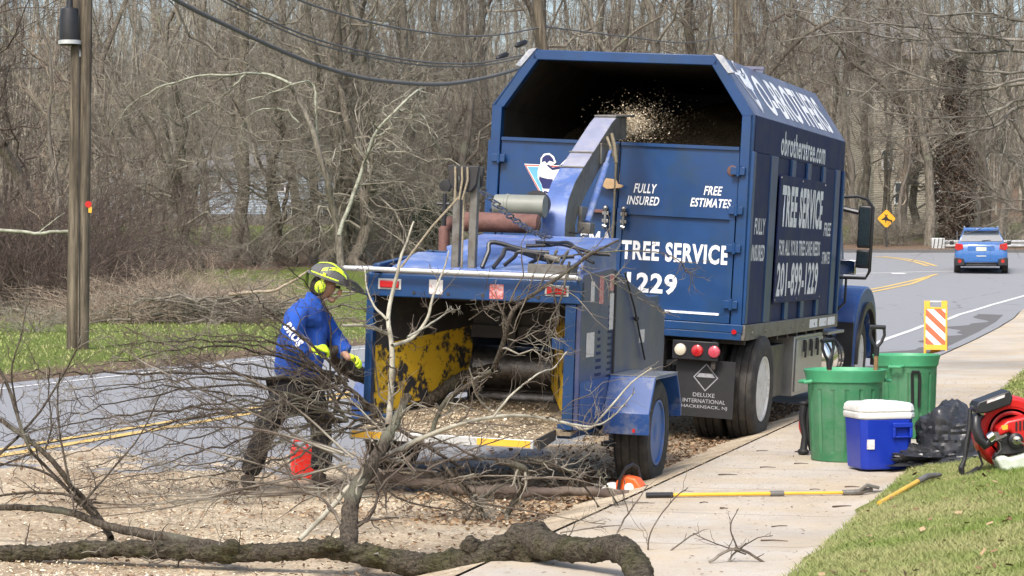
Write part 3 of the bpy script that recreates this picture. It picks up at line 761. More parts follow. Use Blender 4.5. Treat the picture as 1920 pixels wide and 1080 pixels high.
for i in range(16):
    px = rng.uniform(460, 930); bush('whip', px, rng.uniform(84, 97), 'thin leafless shrub at the foot of the left-hand trunks', 'shrubs under the left-hand trunks', rng.uniform(.6, 1.1))
for i in range(12):
    px = rng.uniform(1600, 1940); bush('whip', px, rng.uniform(105, 120), 'thin leafless shrub behind the far kerb', 'shrubs behind the far kerb', rng.uniform(.7, 1.3))

# cut brush heaped on the verge behind the pole
N = 85; x0 = P3(425, 585, 52.5)
a = rng.uniform(-.5, .5, N); P0 = np.stack([x0.x + rng.normal(0, 1.3, N), 52.5 + rng.normal(0, .4, N), surf(x0.x, 52.5) + rng.uniform(.05, .6, N)], 1)
D = unit(np.stack([np.cos(a) * rng.choice([-1, 1], N), np.sin(a), rng.normal(.0, .18, N)], 1))
c = curves(P0, D, rng.uniform(.8, 2.4, N), rng.normal(0, .15, (N, 3)), rng.uniform(.012, .04, N), np.full(N, .008), 7, .1)
l1 = sprout(c, 6, .2, 1, 45, .4, .6, 5, rmin=.006)
V, F = np_tubes([c, l1], [6, 3]); tag(link_mesh('brush_heap', np_mesh('brush_heap', V, F), M['bark1']), 'heap of cut brown branches on the grass behind the worker', 'brush pile', kind='stuff')

# ivy-wrapped tree and evergreen shrub: leaf clumps
def leaf_cloud(name, mt, pts, size, parent=None):
    n = len(pts); u = unit(rng.normal(0, 1, (n, 3))); v = unit(np.cross(u, rng.normal(0, 1, (n, 3)))); s = size * rng.uniform(.6, 1.4, n)[:, None]
    V = np.stack([pts - u * s, pts + v * s * .55, pts + u * s, pts - v * s * .55], 1).reshape(-1, 3)
    me = np_mesh(name, V, np.arange(n * 4).reshape(-1, 4), False); return link_mesh(name, me, mt, parent)
iv = put('dark', 1788, 107, 'dark ivy-wrapped tree standing just left of the blue car', 'ivy tree', s=.9, name='ivy_tree'); del iv['group']
n = 9000; h = rng.uniform(.2, 9.8, n); a = rng.uniform(0, 2 * PI, n); r = (.35 + .9 * np.exp(-((h - 3.5) / 2.2) ** 2) + .35 * np.sin(h * 2.1 + a * 2) ** 2) * rng.uniform(.2, 1, n) ** .6
leaf_cloud('ivy', M['brown_vine'], np.stack([np.cos(a) * r, np.sin(a) * r, h + 0.1 * np.sin(a * 3)], 1), .085, iv)
x = (812 - 960) * 86 / 4300
o = leaf_cloud('evergreen_shrub', M['evergreen'], np.array([[0, 0, 1.0]]) + rng.normal(0, 1, (5200, 3)) * np.array([.62, .6, .62]) * (rng.uniform(.3, 1, (5200, 1))), .07)
o.location = (x, 86, surf(x, 86) + .3); tag(o, 'dark green leafy shrub behind the chipper exhaust', 'shrub')

# lichen covered limbs of the arching tree
lt = empty('lichen_tree', P3(640, 505, 72)); tag(lt, 'old tree behind worker, its long limbs pale with lichen', 'tree')
d = 72
limbs = [[(640, 520), (632, 420), (610, 330), (585, 240), (560, 190), (540, 155)], [(548, 158), (500, 138), (440, 140), (370, 145), (310, 160), (265, 182), (232, 212), (205, 252)],
         [(458, 142), (430, 170), (395, 195), (345, 222)], [(600, 300), (592, 220), (588, 160), (560, 155), (510, 175), (462, 187)], [(560, 230), (530, 205), (480, 208), (455, 236), (452, 262)],
         [(636, 440), (668, 350), (700, 260), (745, 205), (790, 165), (768, 235), (798, 250)], [(745, 205), (790, 215), (812, 260), (832, 292)], [(700, 260), (735, 235), (720, 205), (768, 175)],
         [(310, 160), (270, 200), (240, 215), (215, 235)]]
rads = [(.13, .05), (.05, .012), (.03, .012), (.045, .014), (.03, .01), (.07, .012), (.03, .01), (.03, .012), (.02, .008)]
cs = []
for L, r in zip(limbs, rads): cs.append(poly_curve([tuple(P3(px, py, d + rng.normal(0, .25))) for px, py in L], r[0], r[1], 22, .02))
mm = lambda ps: (np.concatenate([p[0] for p in ps]), np.concatenate([p[1] for p in ps]))
V, F = np_tubes([cs[0]], [10]); link_mesh('trunk', np_mesh('trunk', V, F), M['bark1'], lt, True)
V, F = np_tubes([mm(cs[1:])], [7]); link_mesh('limbs', np_mesh('limbs', V, F), M['lichen'], lt, True)
l2 = sprout(mm(cs[1:]), 30, .1, 1, 50, .25, .6, 6, up=-.05, rmin=.007); l3 = sprout(l2, 8, .1, 1, 45, .5, .7, 4, rmin=.005)
V, F = np_tubes([l2, l3], [3, 3]); link_mesh('branches', np_mesh('branches', V, F), M['twig'], lt, True)
# fallen pale branch near the pole at the left edge
c = poly_curve([tuple(P3(px, py, 45)) for px, py in ((-60, 428), (0, 432), (40, 434), (70, 438), (95, 435), (128, 434))], .035, .03, 24, .004)
c2 = poly_curve([tuple(P3(px, py, 45)) for px, py in ((70, 438), (95, 418), (122, 398))], .014, .006, 12, .004)
V, F = np_tubes([c, c2], [8, 6]); tag(link_mesh('pale_branch', np_mesh('pale_branch', V, F), M['lichen']), 'pale bare branch reaching in from the left edge to the pole', 'branch')
c = poly_curve([tuple(P3(px, py, 50)) for px, py in ((430, 552), (470, 548), (510, 545), (545, 530), (572, 512), (580, 506))], .04, .02, 20, .01)
c2 = poly_curve([tuple(P3(px, py, 50)) for px, py in ((545, 530), (560, 540), (575, 545))], .015, .008, 8)
V, F = np_tubes([c, c2], [8, 6]); tag(link_mesh('cut_branch', np_mesh('cut_branch', V, F), M['twig_tan']), 'tan cut branch lying on the grass right behind the worker\'s head', 'branch')

# near tree off to the right, its long branches hanging into the picture
nt = empty('street_tree', (9.6, 31, surf(9.6, 31))); tag(nt, 'tree off the right edge, its long thin branches sweeping across the upper right', 'tree')
tk = poly_curve([(9.6, 31, .1), (9.55, 31, 2), (9.7, 31, 4), (9.6, 31, 6.5), (9.7, 31.1, 9)], .24, .14, 18, .02)
V, F = np_tubes([tk], [12]); link_mesh('trunk', np_mesh('trunk', V, F), M['bark1'], nt, True)
d = 31
ov = [[(2290, 300), (2100, 130), (1920, 97), (1800, 97), (1720, 70), (1620, 25), (1540, -5)], [(2280, 330), (2100, 180), (1920, 158), (1830, 168), (1740, 150), (1640, 110), (1570, 60), (1540, 0)],
      [(2290, 380), (2080, 200), (1920, 185), (1860, 213), (1760, 222), (1660, 210), (1600, 184)], [(2290, 420), (2100, 230), (1920, 197), (1870, 235), (1800, 250), (1700, 255), (1650, 262)],
      [(2280, 260), (2100, 80), (1920, 76), (1820, 70), (1700, 74), (1600, 60), (1500, 72), (1400, 92)], [(2290, 210), (2100, 60), (1920, 40), (1850, 25), (1750, 28), (1680, 15), (1600, 25)],
      [(2290, 160), (2100, 10), (1960, -20), (1860, -5), (1800, -30)], [(2290, 250), (2100, 150), (1920, 135), (1840, 134), (1780, 110), (1730, 60), (1700, 20)],
      [(2290, 480), (2100, 380), (1930, 395), (1880, 375), (1840, 330)], [(2290, 430), (2100, 330), (1920, 310), (1880, 290), (1850, 268)], [(2280, 250), (2000, 100), (1800, 60), (1650, 45), (1500, 20), (1420, -10)],
      [(2280, 290), (2000, 150), (1850, 165), (1750, 168), (1620, 172), (1500, 140), (1420, 100)]]
cs = mm([poly_curve([tuple(P3(px, py, d + (0.0 if px > 2200 else rng.normal(0, .5)))) for px, py in L], .036 if i < 4 else .026, .0045, 36, .008) for i, L in enumerate(ov)])
l1 = sprout(cs, 26, .35, 1, 35, .17, .6, 7, jit=.1, up=.06, rmin=.0036, absL=1.15, spread=.3); l2 = sprout(l1, 5, .1, 1, 35, .45, .7, 5, up=.06, rmin=.0026); 
l3 = sprout(l2, 3, .1, 1, 35, .45, .7, 4, up=.06, rmin=.002)
V, F = np_tubes([cs, l1, l2, l3], [6, 4, 3, 3]); link_mesh('branches', np_mesh('branches', V, F), M['overhang'], nt, True)

# ------------------------------------------------------------------ houses
def house(name, label, x0, x1, y0, y1, zb, zt, sid, wins, roof_h, over=.4, ridge='x'):
    r = empty(name, ((x0 + x1) / 2, y0, zb)); tag(r, label, name.replace('_', ' ')); cx = (x0 + x1) / 2; W = (x1 - x0) / 2; D = y1 - y0; H = zt - zb
    m = MB(); m.box(-W, W, 0, D, -1.0, H, 0); m.build('wall', M[sid], r, .02)
    m = MB()
    if ridge == 'x': m.prism([(-over, H - .05), (D / 2, H + roof_h), (D + over, H - .05), (D + over, H + .1), (D / 2, H + roof_h + .18), (-over, H + .1)], 'x', -W - over, W + over)
    else: m.prism([(-W - over, H - .05), (0, H + roof_h), (W + over, H - .05), (W + over, H + .12), (0, H + roof_h + .2), (-W - over, H + .12)], 'y', -over, D + over)
    m.build('roof', M['roof'], r)
    for (wx_, wz, ww, wh) in wins:
        f = MB(); X = wx_ - cx; Z = wz - zb
        f.box(X - ww/2 - .09, X + ww/2 + .09, -.06, .02, Z - wh/2 - .09, Z - wh/2); f.box(X - ww/2 - .09, X + ww/2 + .09, -.06, .02, Z + wh/2, Z + wh/2 + .09)
        f.box(X - ww/2 - .09, X - ww/2, -.06, .02, Z - wh/2, Z + wh/2); f.box(X + ww/2, X + ww/2 + .09, -.06, .02, Z - wh/2, Z + wh/2); f.box(X - ww/2, X + ww/2, -.05, .02, Z - .03, Z + .03)
        fo = f.build('window', M['trim'], r)
        p = MB(); p.box(X - ww/2, X + ww/2, -.02, -.01, Z - wh/2, Z + wh/2); p.build('pane', M['pane'], fo)
    return r
def HX(px, d): return (px - 960) * d / 4300
def HZ(py, d): return CAM_H - (py - 490) * d / 4300
d = 128
house('shingled_house', 'two-storey tan shingled house behind the trees beyond the deer sign', HX(1638, d), HX(1772, d), d, d + 9, HZ(437, d), HZ(110, d), 'siding_tan',
      [(HX(1717, d), HZ(285, d), .62, .95), (HX(1688, d), HZ(362, d), .55, 1.1), (HX(1664, d), HZ(300, d), .5, .9), (HX(1700, d), HZ(428, d), .8, .5), (HX(1752, d), HZ(360, d), .5, .9)], 2.6, ridge='x')
d = 150
house('clapboard_house', 'long pale blue-white house half hidden by trunks on the left', HX(372, d), HX(648, d), d, d + 9, HZ(432, d), HZ(318, d), 'siding_white',
      [(HX(400, d), HZ(345, d), 1.0, .9), (HX(520, d), HZ(345, d), .9, .9)], 1.6)
house('garage', 'small pale garage with white gable glimpsed behind the tan brambles', HX(205, d), HX(275, d), d, d + 8, HZ(400, d), HZ(325, d), 'siding_white', [], .9, ridge='y')
# dark parked equipment / low wall behind the lawn
m = MB(); m.prism([(0, -.5), (0, 1.0), (.3, 1.15), (.6, 1.0), (.6, -.5)], 'x', -5.2, 5.2); 
for i in range(9): m.box(-5.2 + i * 1.28, -5.05 + i * 1.28, -.06, .0, -.5, 1.12)
o = m.build('low_wall', M['gray_metal'], None, .02); o.location = (HX(470, 140), 140, HZ(436, 140)); tag(o, 'low dark grey wall in front of the pale blue-white house', 'wall')

# ------------------------------------------------------------------ utility poles and cables
pr = empty('utility_pole', G(146, 655)); tag(pr, 'weathered double wooden utility pole on the left verge with black canister', 'utility pole')
b0 = G(146, 655); dp = b0.y; mpp = dp / 4300
def PP(px, py, dy=0.0): return tuple(P3(px, py, dp + dy))
for (xb, xt, r) in ((135.5, 151.5, 11.5), (154, 168, 11.0)):
    m = MB(); pts = [(xb + (xt - xb) * (t / 12), 662 - 55 * 0 - (662 + 320) * t / 12) for t in range(13)]
    m.tube([PP(x_ + rng.normal(0, .4), y_) for x_, y_ in pts], [(r * (1.05 - .012 * t)) * mpp for t in range(13)], 18); m.build('post', M['pole_wood'], pr, world=True)
m = MB(); c = Vector(PP(132, 50, -.05)); m.lathe([(.02, -.34), (.165, -.33), (.175, -.2), (.17, .12), (.15, .27), (.06, .3), (.05, .5), (.03, .52)], c + Vector((0, 0, .02)), 'z', 24); m.build('canister', M['plastic_black'], pr, .004, world=True)
m = MB(); m.lathe([(.178, -.30), (.192, -.30), (.192, -.235), (.178, -.235)], c, 'z', 24, close=True); m.tube([c + Vector((.14, 0, -.26)), c + Vector((.16, 0, -.5))], .028, 8); m.tube([c + Vector((.02, 0, -.3)), c + Vector((.06, 0, -.36)), c + Vector((.14, 0, -.40))], .02, 8); m.build('collar', M['galv'], pr, world=True)
m = MB(); c = Vector(PP(166, 383, -.14)); m.cyl(c, c + Vector((0, -.02, 0)), .055, 14); m.build('reflector', M['red'], pr, world=True)
m = MB(); m.box(c.x + .0, c.x + .055, c.y - .012, c.y, c.z - .14, c.z - .04); m.build('pole_tag', M['pole_yellow'], pr, world=True)
m = MB(); m.tube([PP(148.5, 658 - k * 60, -.11) if k else PP(147, 655, -.11) for k in range(12)], .008, 6); m.build('ground_wire', M['dark'], pr, world=True)
def simple_pole(px0, py0, px1, py1, d, r, label):
    x = HX(px1, d); zb = surf(x, d); o = empty('utility_pole', (x, d, zb)); tag(o, label, 'utility pole')
    a = P3(px0, py0, d); b = P3(px1, py1, d); v = (a - b) / (a.z - b.z)
    m = MB(); m.tube([b + v * (zb - .3 - b.z), b, b + v * 3, b + v * 7.5], [r * 1.1, r, r * .95, r * .85], 14); m.build('post', M['pole_wood'], o, world=True)
    m = MB(); t_ = b + v * 6.2
    m.box(t_.x - 1.1, t_.x + 1.1, t_.y - .18, t_.y - .08, t_.z - .06, t_.z + .06); m.build('crossarm', M['pole_wood'], o, world=True)
    return b, v
simple_pole(1006, -10, 1018, 92, 60, .14, 'leaning wooden utility pole behind the left end of the truck roof')
simple_pole(1380, -10, 1383, 115, 96, .16, 'straight pale utility pole behind the right end of the truck roof')
def cable(pts, d0, d1, r, label):
    n = len(pts); P = []
    for i, (px, py) in enumerate(pts): P.append(tuple(P3(px, py, d0 + (d1 - d0) * i / (n - 1))))
    c = poly_curve(P, r, r, 60); V, F = np_tubes([c], [8]); return tag(link_mesh('overhead_cable', np_mesh('overhead_cable', V, F), M['cable']), label, 'cable', 'overhead cables')
cable([(180, -95), (330, 0), (440, 55), (545, 103), (600, 124), (680, 146), (760, 156), (830, 158), (890, 150), (960, 133), (1013, 112)], 40, 60, .045, 'thickest grey overhead cable, lowest of the sagging bundle')
cable([(330, -60), (430, 0), (520, 45), (600, 76), (680, 97), (760, 112), (830, 119), (900, 118), (985, 102), (1012, 92)], 40, 60, .02, 'thin overhead cable, upper of the close middle pair')
cable([(310, -60), (415, 0), (520, 52), (600, 84), (680, 104), (760, 119), (830, 125), (900, 123), (960, 113), (1012, 98)], 40, 60, .017, 'thin overhead cable, lower of the close middle pair')
cable([(430, -60), (560, 0), (640, 27), (720, 48), (800, 61), (870, 68), (940, 65), (1012, 52)], 40, 60, .02, 'thin overhead cable, topmost of the sagging bundle')
cable([(1018, 50), (1180, 70), (1290, 80), (1382, 62)], 60, 96, .02, 'thin overhead cable running between the two rear poles')
m = MB(); 
for px, py in ((940, 107), (975, 84)):
    a = P3(px - 9, py + 3, 58.6); b = P3(px + 13, py - 6, 58.9); m.tube([a, a.lerp(b, .15), a.lerp(b, .85), b], [.03, .07, .07, .03], 10)
tag(m.build('cable_splice', M['plastic_black'], None), 'pair of black splice cases on the cables left of the truck roof', 'cable fitting')
# ------------------------------------------------------------------ text and flat marks
def text_part(s, O, ux, uy, w, h, mt, parent, bold=.02, shear=0.0, name='lettering', thick=.0015, cen=True):
    """flat lettering as a thin mesh; O = centre, ux / uy = reading and up directions (parent space)"""
    cu = bpy.data.curves.new('t', 'FONT'); cu.body = s; cu.size = 1; cu.offset = bold; cu.shear = shear; cu.extrude = .0; cu.align_x = 'CENTER'; cu.resolution_u = 3; cu.space_line = .85; cu.space_character = 1.0 + bold * 3.2
    to = bpy.data.objects.new('t', cu); col.objects.link(to)
    bpy.context.view_layer.update()
    me = bpy.data.meshes.new_from_object(to.evaluated_get(bpy.context.evaluated_depsgraph_get())); bpy.data.objects.remove(to)
    n = len(me.vertices); co = np.empty(n * 3, np.float32); me.vertices.foreach_get('co', co); co = co.reshape(-1, 3)
    lo = co.min(0); hi = co.max(0); c = (lo + hi) / 2
    ux = Vector(ux).normalized(); uy = Vector(uy); uy = (uy - ux * uy.dot(ux)).normalized(); O = Vector(O)
    kx = w / (hi[0] - lo[0]); ky = h / (hi[1] - lo[1])
    out = np.array(O)[None] + np.array(ux)[None] * ((co[:, 0] - c[0]) * kx)[:, None] + np.array(uy)[None] * ((co[:, 1] - c[1]) * ky)[:, None]
    me.vertices.foreach_set('co', out.astype(np.float32).ravel()); me.update(); me.name = name
    return link_mesh(name, me, mt, parent)
def flat_poly(polys, O, ux, uy, mats, parent, name, step=.0012):
    """stack of thin flat shapes: polys = [(points2d, material index)]"""
    O = Vector(O); ux = Vector(ux).normalized(); uy = Vector(uy).normalized(); nn = ux.cross(uy)
    me = bpy.data.meshes.new(name); V = []; F = []; mi = []
    for i, (pts, k) in enumerate(polys):
        b = len(V); V += [tuple(O + ux * p[0] + uy * p[1] + nn * step * (i + 1)) for p in pts]; F.append(list(range(b, b + len(pts)))); mi.append(k)
    me.from_pydata(V, [], F)
    for p, k in zip(me.polygons, mi): p.material_index = k
    return link_mesh(name, me, mats, parent)
def logo(O, ux, uy, s, parent, plain=False):
    W_, Sk, Nv, Rd = 0, 1, 2, 3
    P = [([(-.02, 1.02), (1.26, 1.02), (.64, -.03)], W_), ([(.0, 1.0), (1.22, 1.0), (.63, 0)], Rd), ([(.05, .965), (1.16, .965), (.63, .07)], W_), ([(.08, .945), (1.12, .945), (.63, .11)], Sk),
         ([(.47, 1.02), (.47, 1.2), (.56, 1.33), (.72, 1.36), (.86, 1.27), (.94, 1.1), (.84, 1.02), (.72, .98), (.98, .92), (1.1, 1.08), (1.22, 1.2), (1.42, 1.22), (1.44, 1.0), (1.36, .9), (1.3, .72), (1.16, .62), (1.06, .62), (.96, .42), (.98, .3), (.72, .05), (.6, .12), (.55, .42), (.42, .62), (.40, .82), (.43, .96)], W_),
         ([(.50, 1.08), (.52, 1.22), (.62, 1.3), (.74, 1.3), (.84, 1.2), (.88, 1.1), (.74, 1.14), (.66, 1.06), (.6, 1.12)], Nv),
         ([(.47, .70), (.52, .66), (.72, .62), (.86, .62), (.9, .46), (.86, .34), (.58, .34), (.54, .46), (.45, .6)], Nv),
         ([(.66, 1.0), (.84, .88), (1.04, .92), (1.2, 1.04), (1.17, 1.08), (1.0, .98), (.84, .95), (.72, 1.03)], Nv),
         ([(1.12, 1.06), (1.18, .82), (1.24, .66), (1.2, .63), (1.12, .78), (1.06, 1.0)], Nv), ([(1.24, 1.1), (1.38, 1.14), (1.37, 1.04), (1.28, .98)], Nv),
         ([(.62, .28), (.95, .22), (.9, .18), (.64, .23)], Nv), ([(.64, .18), (.86, .12), (.8, .08), (.66, .13)], Nv)]
    pts = [([(x * s, y * s) for x, y in p], (0 if plain else k)) for p, k in P if not (plain and k in (Nv, Sk, Rd))]
    if plain: pts = [([(x * s, y * s) for x, y in p], k) for p, k in [(P[0][0], 0), (P[3][0], 1), (P[4][0], 0), (P[6][0], 1), (P[7][0], 1), (P[5][0], 1)]]
    return flat_poly(pts, O, ux, uy, [M['white_worn'], M['navy_dusty_lit']] if plain else [M['white'], M['sky_logo'], M['navy_logo'], M['red_logo']], parent, 'logo')

def tyre(m, c, r, w, n=56, ax='x', m_t=0):
    """profiled tyre with tread grooves, axis x"""
    x, y, z = c; h = w / 2
    prof = [(r * .60, -h * .80), (r * .66, -h * .95), (r * .82, -h), (r * .93, -h * .97), (r * .985, -h * .86)]
    for g in (-.5, 0, .5):
        prof += [(r, h * (g - .30)) if g > -.5 else (r, -h * .8), (r, h * (g - .05)), (r * .975, h * (g - .04)), (r * .975, h * (g + .04)), (r, h * (g + .05))]
    prof += [(r, h * .8), (r * .985, h * .86), (r * .93, h * .97), (r * .82, h), (r * .66, h * .95), (r * .60, h * .80)]
    m.lathe(prof, (x, y, z), 'x', n, m_t)
def wheel(name, c, r, w, side, parent, rim_mat, deep=.10, nuts=8):
    """side=+1: outer face towards +x"""
    h = w / 2; m = MB(); tyre(m, (0, 0, 0), r, w); to = m.build(name, M['tire'], parent, ang=25); to.location = c
    m = MB(); s = side
    m.lathe([(r * .61, s * h * .82), (r * .62, s * h * .93), (r * .575, s * h * .93), (r * .55, s * h * .7), (r * .53, s * (h * .9 - deep)), (r * .42, s * (h * .8 - deep)), (r * .24, s * (h * .9 - deep)), (r * .20, s * (h - deep * .4)), (r * .17, s * (h - deep * .3)), (0.0005, s * (h - deep * .25))], (0, 0, 0), 'x', 40)
    for k in range(nuts):
        a = 2 * PI * k / nuts; yy = math.cos(a) * r * .31; zz = math.sin(a) * r * .31; m.cyl((s * (h * .85 - deep), yy, zz), (s * (h * .85 - deep + .03), yy, zz), r * .028, 6)
    m.lathe([(r * .61, -s * h * .82), (r * .3, -s * h * .5), (.001, -s * h * .5)], (0, 0, 0), 'x', 24)
    m.build('rim', rim_mat, to)
    return to

# ------------------------------------------------------------------ chip truck
def basis(loc, yaw, roll, pitch=0.0):
    return Matrix.Translation(loc) @ Matrix.Rotation(-yaw, 4, 'Z') @ Matrix.Rotation(pitch, 4, 'X') @ Matrix.Rotation(roll, 4, 'Y')
TZ = 1.03   # box floor above ground; thing origin sits on the ground under the rear right corner
TB = basis(Vector((2.039, 20.385, 1.65 - .622)), .311, .058) @ Matrix.Translation((0, 0, -TZ))
truck = empty('chipper_truck', M=TB)
tag(truck, 'blue high-sided tree service chip truck with open rear top, parked behind the chipper', 'truck')
W = 2.44; L = 4.82; H1 = 1.924; H2 = 2.437; CX = .358
def z_(z): return z + TZ
B = M['blue']
# outer shell of the box: hollow, rear top open
m = MB(); tk = .045
m.box(-tk, -.002, .12, L, z_(.0), z_(1.60), 1)                       # right wall lining
m.box(-W, -W + tk, .12, L, z_(0), z_(1.60), 0)
m.box(-W, 0, L - tk, L + .001, z_(0), z_(H1), 0)
m.box(-W + .01, -.01, .05, L, z_(-.02), z_(.04), 1)
m.build('box_body', [B, M['navy']], truck)
m = MB(); m.box(-tk, .006, .09, L + .01, z_(1.60), z_(H1), 0); m.build('side_header', M['navy'], truck, .006)
m = MB(); m.box(-W - .006, -W + tk, .09, L + .01, z_(1.60), z_(H1)); m.build('side_header', B, truck, .006)
# chamfered roof panels
m = MB(); m.prism([(0.006, z_(H1)), (-CX, z_(H2)), (-CX - .02, z_(H2) - .035), (-.03, z_(H1) - .005)], 'y', .04, L + .012); m.build('roof_slope', M['navy_dusty_lit'], truck, .004)
m = MB(); m.prism([(-W, z_(H1)), (-W + CX, z_(H2)), (-W + CX + .02, z_(H2) - .035), (-W + .03, z_(H1) - .005)], 'y', .04, L + .012); m.build('roof_slope', B, truck, .004)
m = MB(); m.box(-W + CX, -CX, .04, L, z_(H2) - .03, z_(H2)); m.box(-.85, -CX + .10, 1.55, 1.62, z_(H2), z_(H2) + .03); m.box(-W + CX, -CX, 2.0, 2.06, z_(H2), z_(H2) + .03); m.build('roof', M['navy_dusty_lit'], truck, .003)
m = MB(); m.prism([(-W + .02, z_(H1)), (-.02, z_(H1)), (-CX, z_(H2)), (-W + CX, z_(H2))], 'y', L - .04, L); m.build('front_wall', B, truck)
# near-black lining inside, mottled brown
m = MB(); m.box(-.075, -.048, .14, L - .05, z_(.05), z_(H1 - .02)); m.box(-W + .048, -W + .075, .14, L - .05, z_(.05), z_(H1 - .02)); m.box(-W + .08, -.08, L - .09, L - .05, z_(.05), z_(H1)); 
m.prism([(-.05, z_(H1) - .02), (-CX - .03, z_(H2) - .045), (-CX - .04, z_(H2) - .06), (-.08, z_(H1) - .03)], 'y', .14, L - .06)
m.prism([(-W + .05, z_(H1) - .02), (-W + CX + .03, z_(H2) - .045), (-W + CX + .04, z_(H2) - .06), (-W + .08, z_(H1) - .03)], 'y', .14, L - .06)
m.box(-W + CX + .03, -CX - .03, .14, L - .06, z_(H2) - .06, z_(H2) - .045)
m.build('lining', M['inner'], truck)
# heap of chips inside
V = []; F = []; nx, ny = 26, 30
for j in range(ny + 1):
    for i in range(nx + 1):
        x = -W + .09 + (W - .18) * i / nx; y = .2 + (L - .35) * j / ny
        z = 1.15 + 1.15 * (1 - math.exp(-(y / 2.0) ** 1.6)) * (.80 + .20 * min(1, max(0, (x + 1.9) / .8))) + rng.normal(0, .025)
        e_ = min(-x, x + W); V.append((x, y, z_(min(z, 2.32, 1.78 + 1.35 * max(0, e_ - .06)))))
for j in range(ny):
    for i in range(nx): q = j * (nx + 1) + i; F.append((q, q + 1, q + nx + 2, q + nx + 1))
me = bpy.data.meshes.new('chip_load'); me.from_pydata(V, [], F); me.shade_smooth()
t = NT('chip_load'); sp = t.noise(45, detail=8, rough=.85); t.color(t.ramp(sp, [(.36, (.05, .04, .028)), (.52, (.20, .155, .10)), (.64, (.42, .33, .22)), (.75, (.62, .52, .38))])); t.bump(sp, .8, .03)
tag(link_mesh('wood_chip_load', me, t.set(.95, spec=.1), truck), 'heaped brown wood chips inside the truck box', kind=None)
# rear frame
m = MB()
m.box(-.105, .0, .0, .10, z_(-.02), z_(H1)); m.box(-W, -W + .085, .0, .10, z_(-.02), z_(H1))
for s in (0, 1):
    X = (lambda x: x) if s == 0 else (lambda x: -W - x)
    m.prism([(X(.0), z_(H1)), (X(-CX), z_(H2)), (X(-CX - .05), z_(H2) - .085), (X(-.10), z_(H1) - .02)], 'y', .0, .10)
m.box(-W + CX, -CX, .0, .10, z_(H2) - .085, z_(H2) + .005)
m.box(-W, 0, -.015, .12, z_(-.085), z_(-.02)); m.box(-W, .012, -.02, .15, z_(-.02), z_(.055))
m.build('rear_frame', B, truck, .006)
for X in (-CX + .02, -W + CX - .02):
    sg = 1 if X > -1 else -1; m = MB()
    m.prism([(X + sg * .02, z_(H2) + .005), (X - sg * .06, z_(H2) + .022), (X + sg * .085, z_(H2) - .155), (X + sg * .14, z_(H2) - .145)], 'y', -.012, .05); m.build('corner_plate', M['corner'], truck, .004)
# barn doors
for side in (0, 1):
    x0, x1 = ((-1.205, -.115) if side == 0 else (-W + .095, -1.215))
    m = MB(); y0 = .0
    m.box(x0, x1, .03, .05, z_(.06), z_(1.63))
    m.box(x0 + .001, x0 + .05, .005, .032, z_(.062), z_(1.0)); m.box(x1 - .05, x1 - .001, .005, .032, z_(.062), z_(1.0))
    m.box(x0 + .002, x1 - .002, .0, .033, z_(.985), z_(1.035)); m.box(x0 + .002, x1 - .002, .001, .033, z_(.061), z_(.12)); m.box(x0 + .001, x1 - .001, .008, .055, z_(1.605), z_(1.635))
    d_ = m.build('rear_door', B, truck, .0)
    if side == 0:
        m = MB(); m.box(x0 + .16, x1 - .1, .004, .03, z_(.125), z_(.145)); m.build('scraped_edge', M['white_worn'], d_)
    hx = -.105 if side == 0 else -W + .09
    for hz in (1.42, 1.07, .73, .23) if side == 0 else (1.44, 1.0, .62, .2):
        m = MB(); m.box(hx - .07, hx - .012, -.035, .004, z_(hz - .035), z_(hz + .035)); m.box(hx + .012, hx + .06, -.035, .0, z_(hz - .035), z_(hz + .035)); m.cyl((hx, -.03, z_(hz - .05)), (hx, -.03, z_(hz + .05)), .016, 10)
        m.build('hinge', B, d_, .003)
m = MB(); m.lathe([(.0005, -.012), (.045, -.01), (.05, .0)], (-.17, .03, z_(1.42)), 'y', 14); m.build('rust_patch', M['rust'], truck)
for bx in (-1.30, -1.13):
    m = MB(); m.cyl((bx, -.045, z_(.88)), (bx, -.045, z_(1.02)), .014, 10); m.ball((bx, -.045, z_(1.03)), .028); m.box(bx - .03, bx + .03, -.05, .0, z_(.90), z_(.93)); m.box(bx - .03, bx + .03, -.05, .0, z_(.97), z_(1.0)); m.cyl((bx - .02, -.05, z_(.87)), (bx + .02, -.05, z_(.86)), .02, 8)
    m.build('latch_bolt', M['steel'], truck, .002)
m = MB(); m.box(-1.45, -1.28, -.04, -.02, z_(.985), z_(1.015)); m.cyl((-1.30, -.03, z_(.96)), (-1.30, -.03, z_(1.04)), .02, 8); m.build('latch_bar', M['rust'], truck, .003)
m = MB(); m.prism([(-1.40, z_(1.24)), (-1.34, z_(1.25)), (-1.31, z_(1.30)), (-1.22, z_(1.29)), (-1.20, z_(1.25)), (-1.15, z_(1.245)), (-1.16, z_(1.22)), (-1.30, z_(1.20)), (-1.34, z_(1.225))], 'y', -.05, -.01); m.build('latch_handle', M['cut_wood'], truck, .004)
m = MB(); m.cyl((-1.225, -.012, z_(.06)), (-1.225, -.012, z_(1.62)), .011, 8); m.build('door_seam', M['dark'], truck)
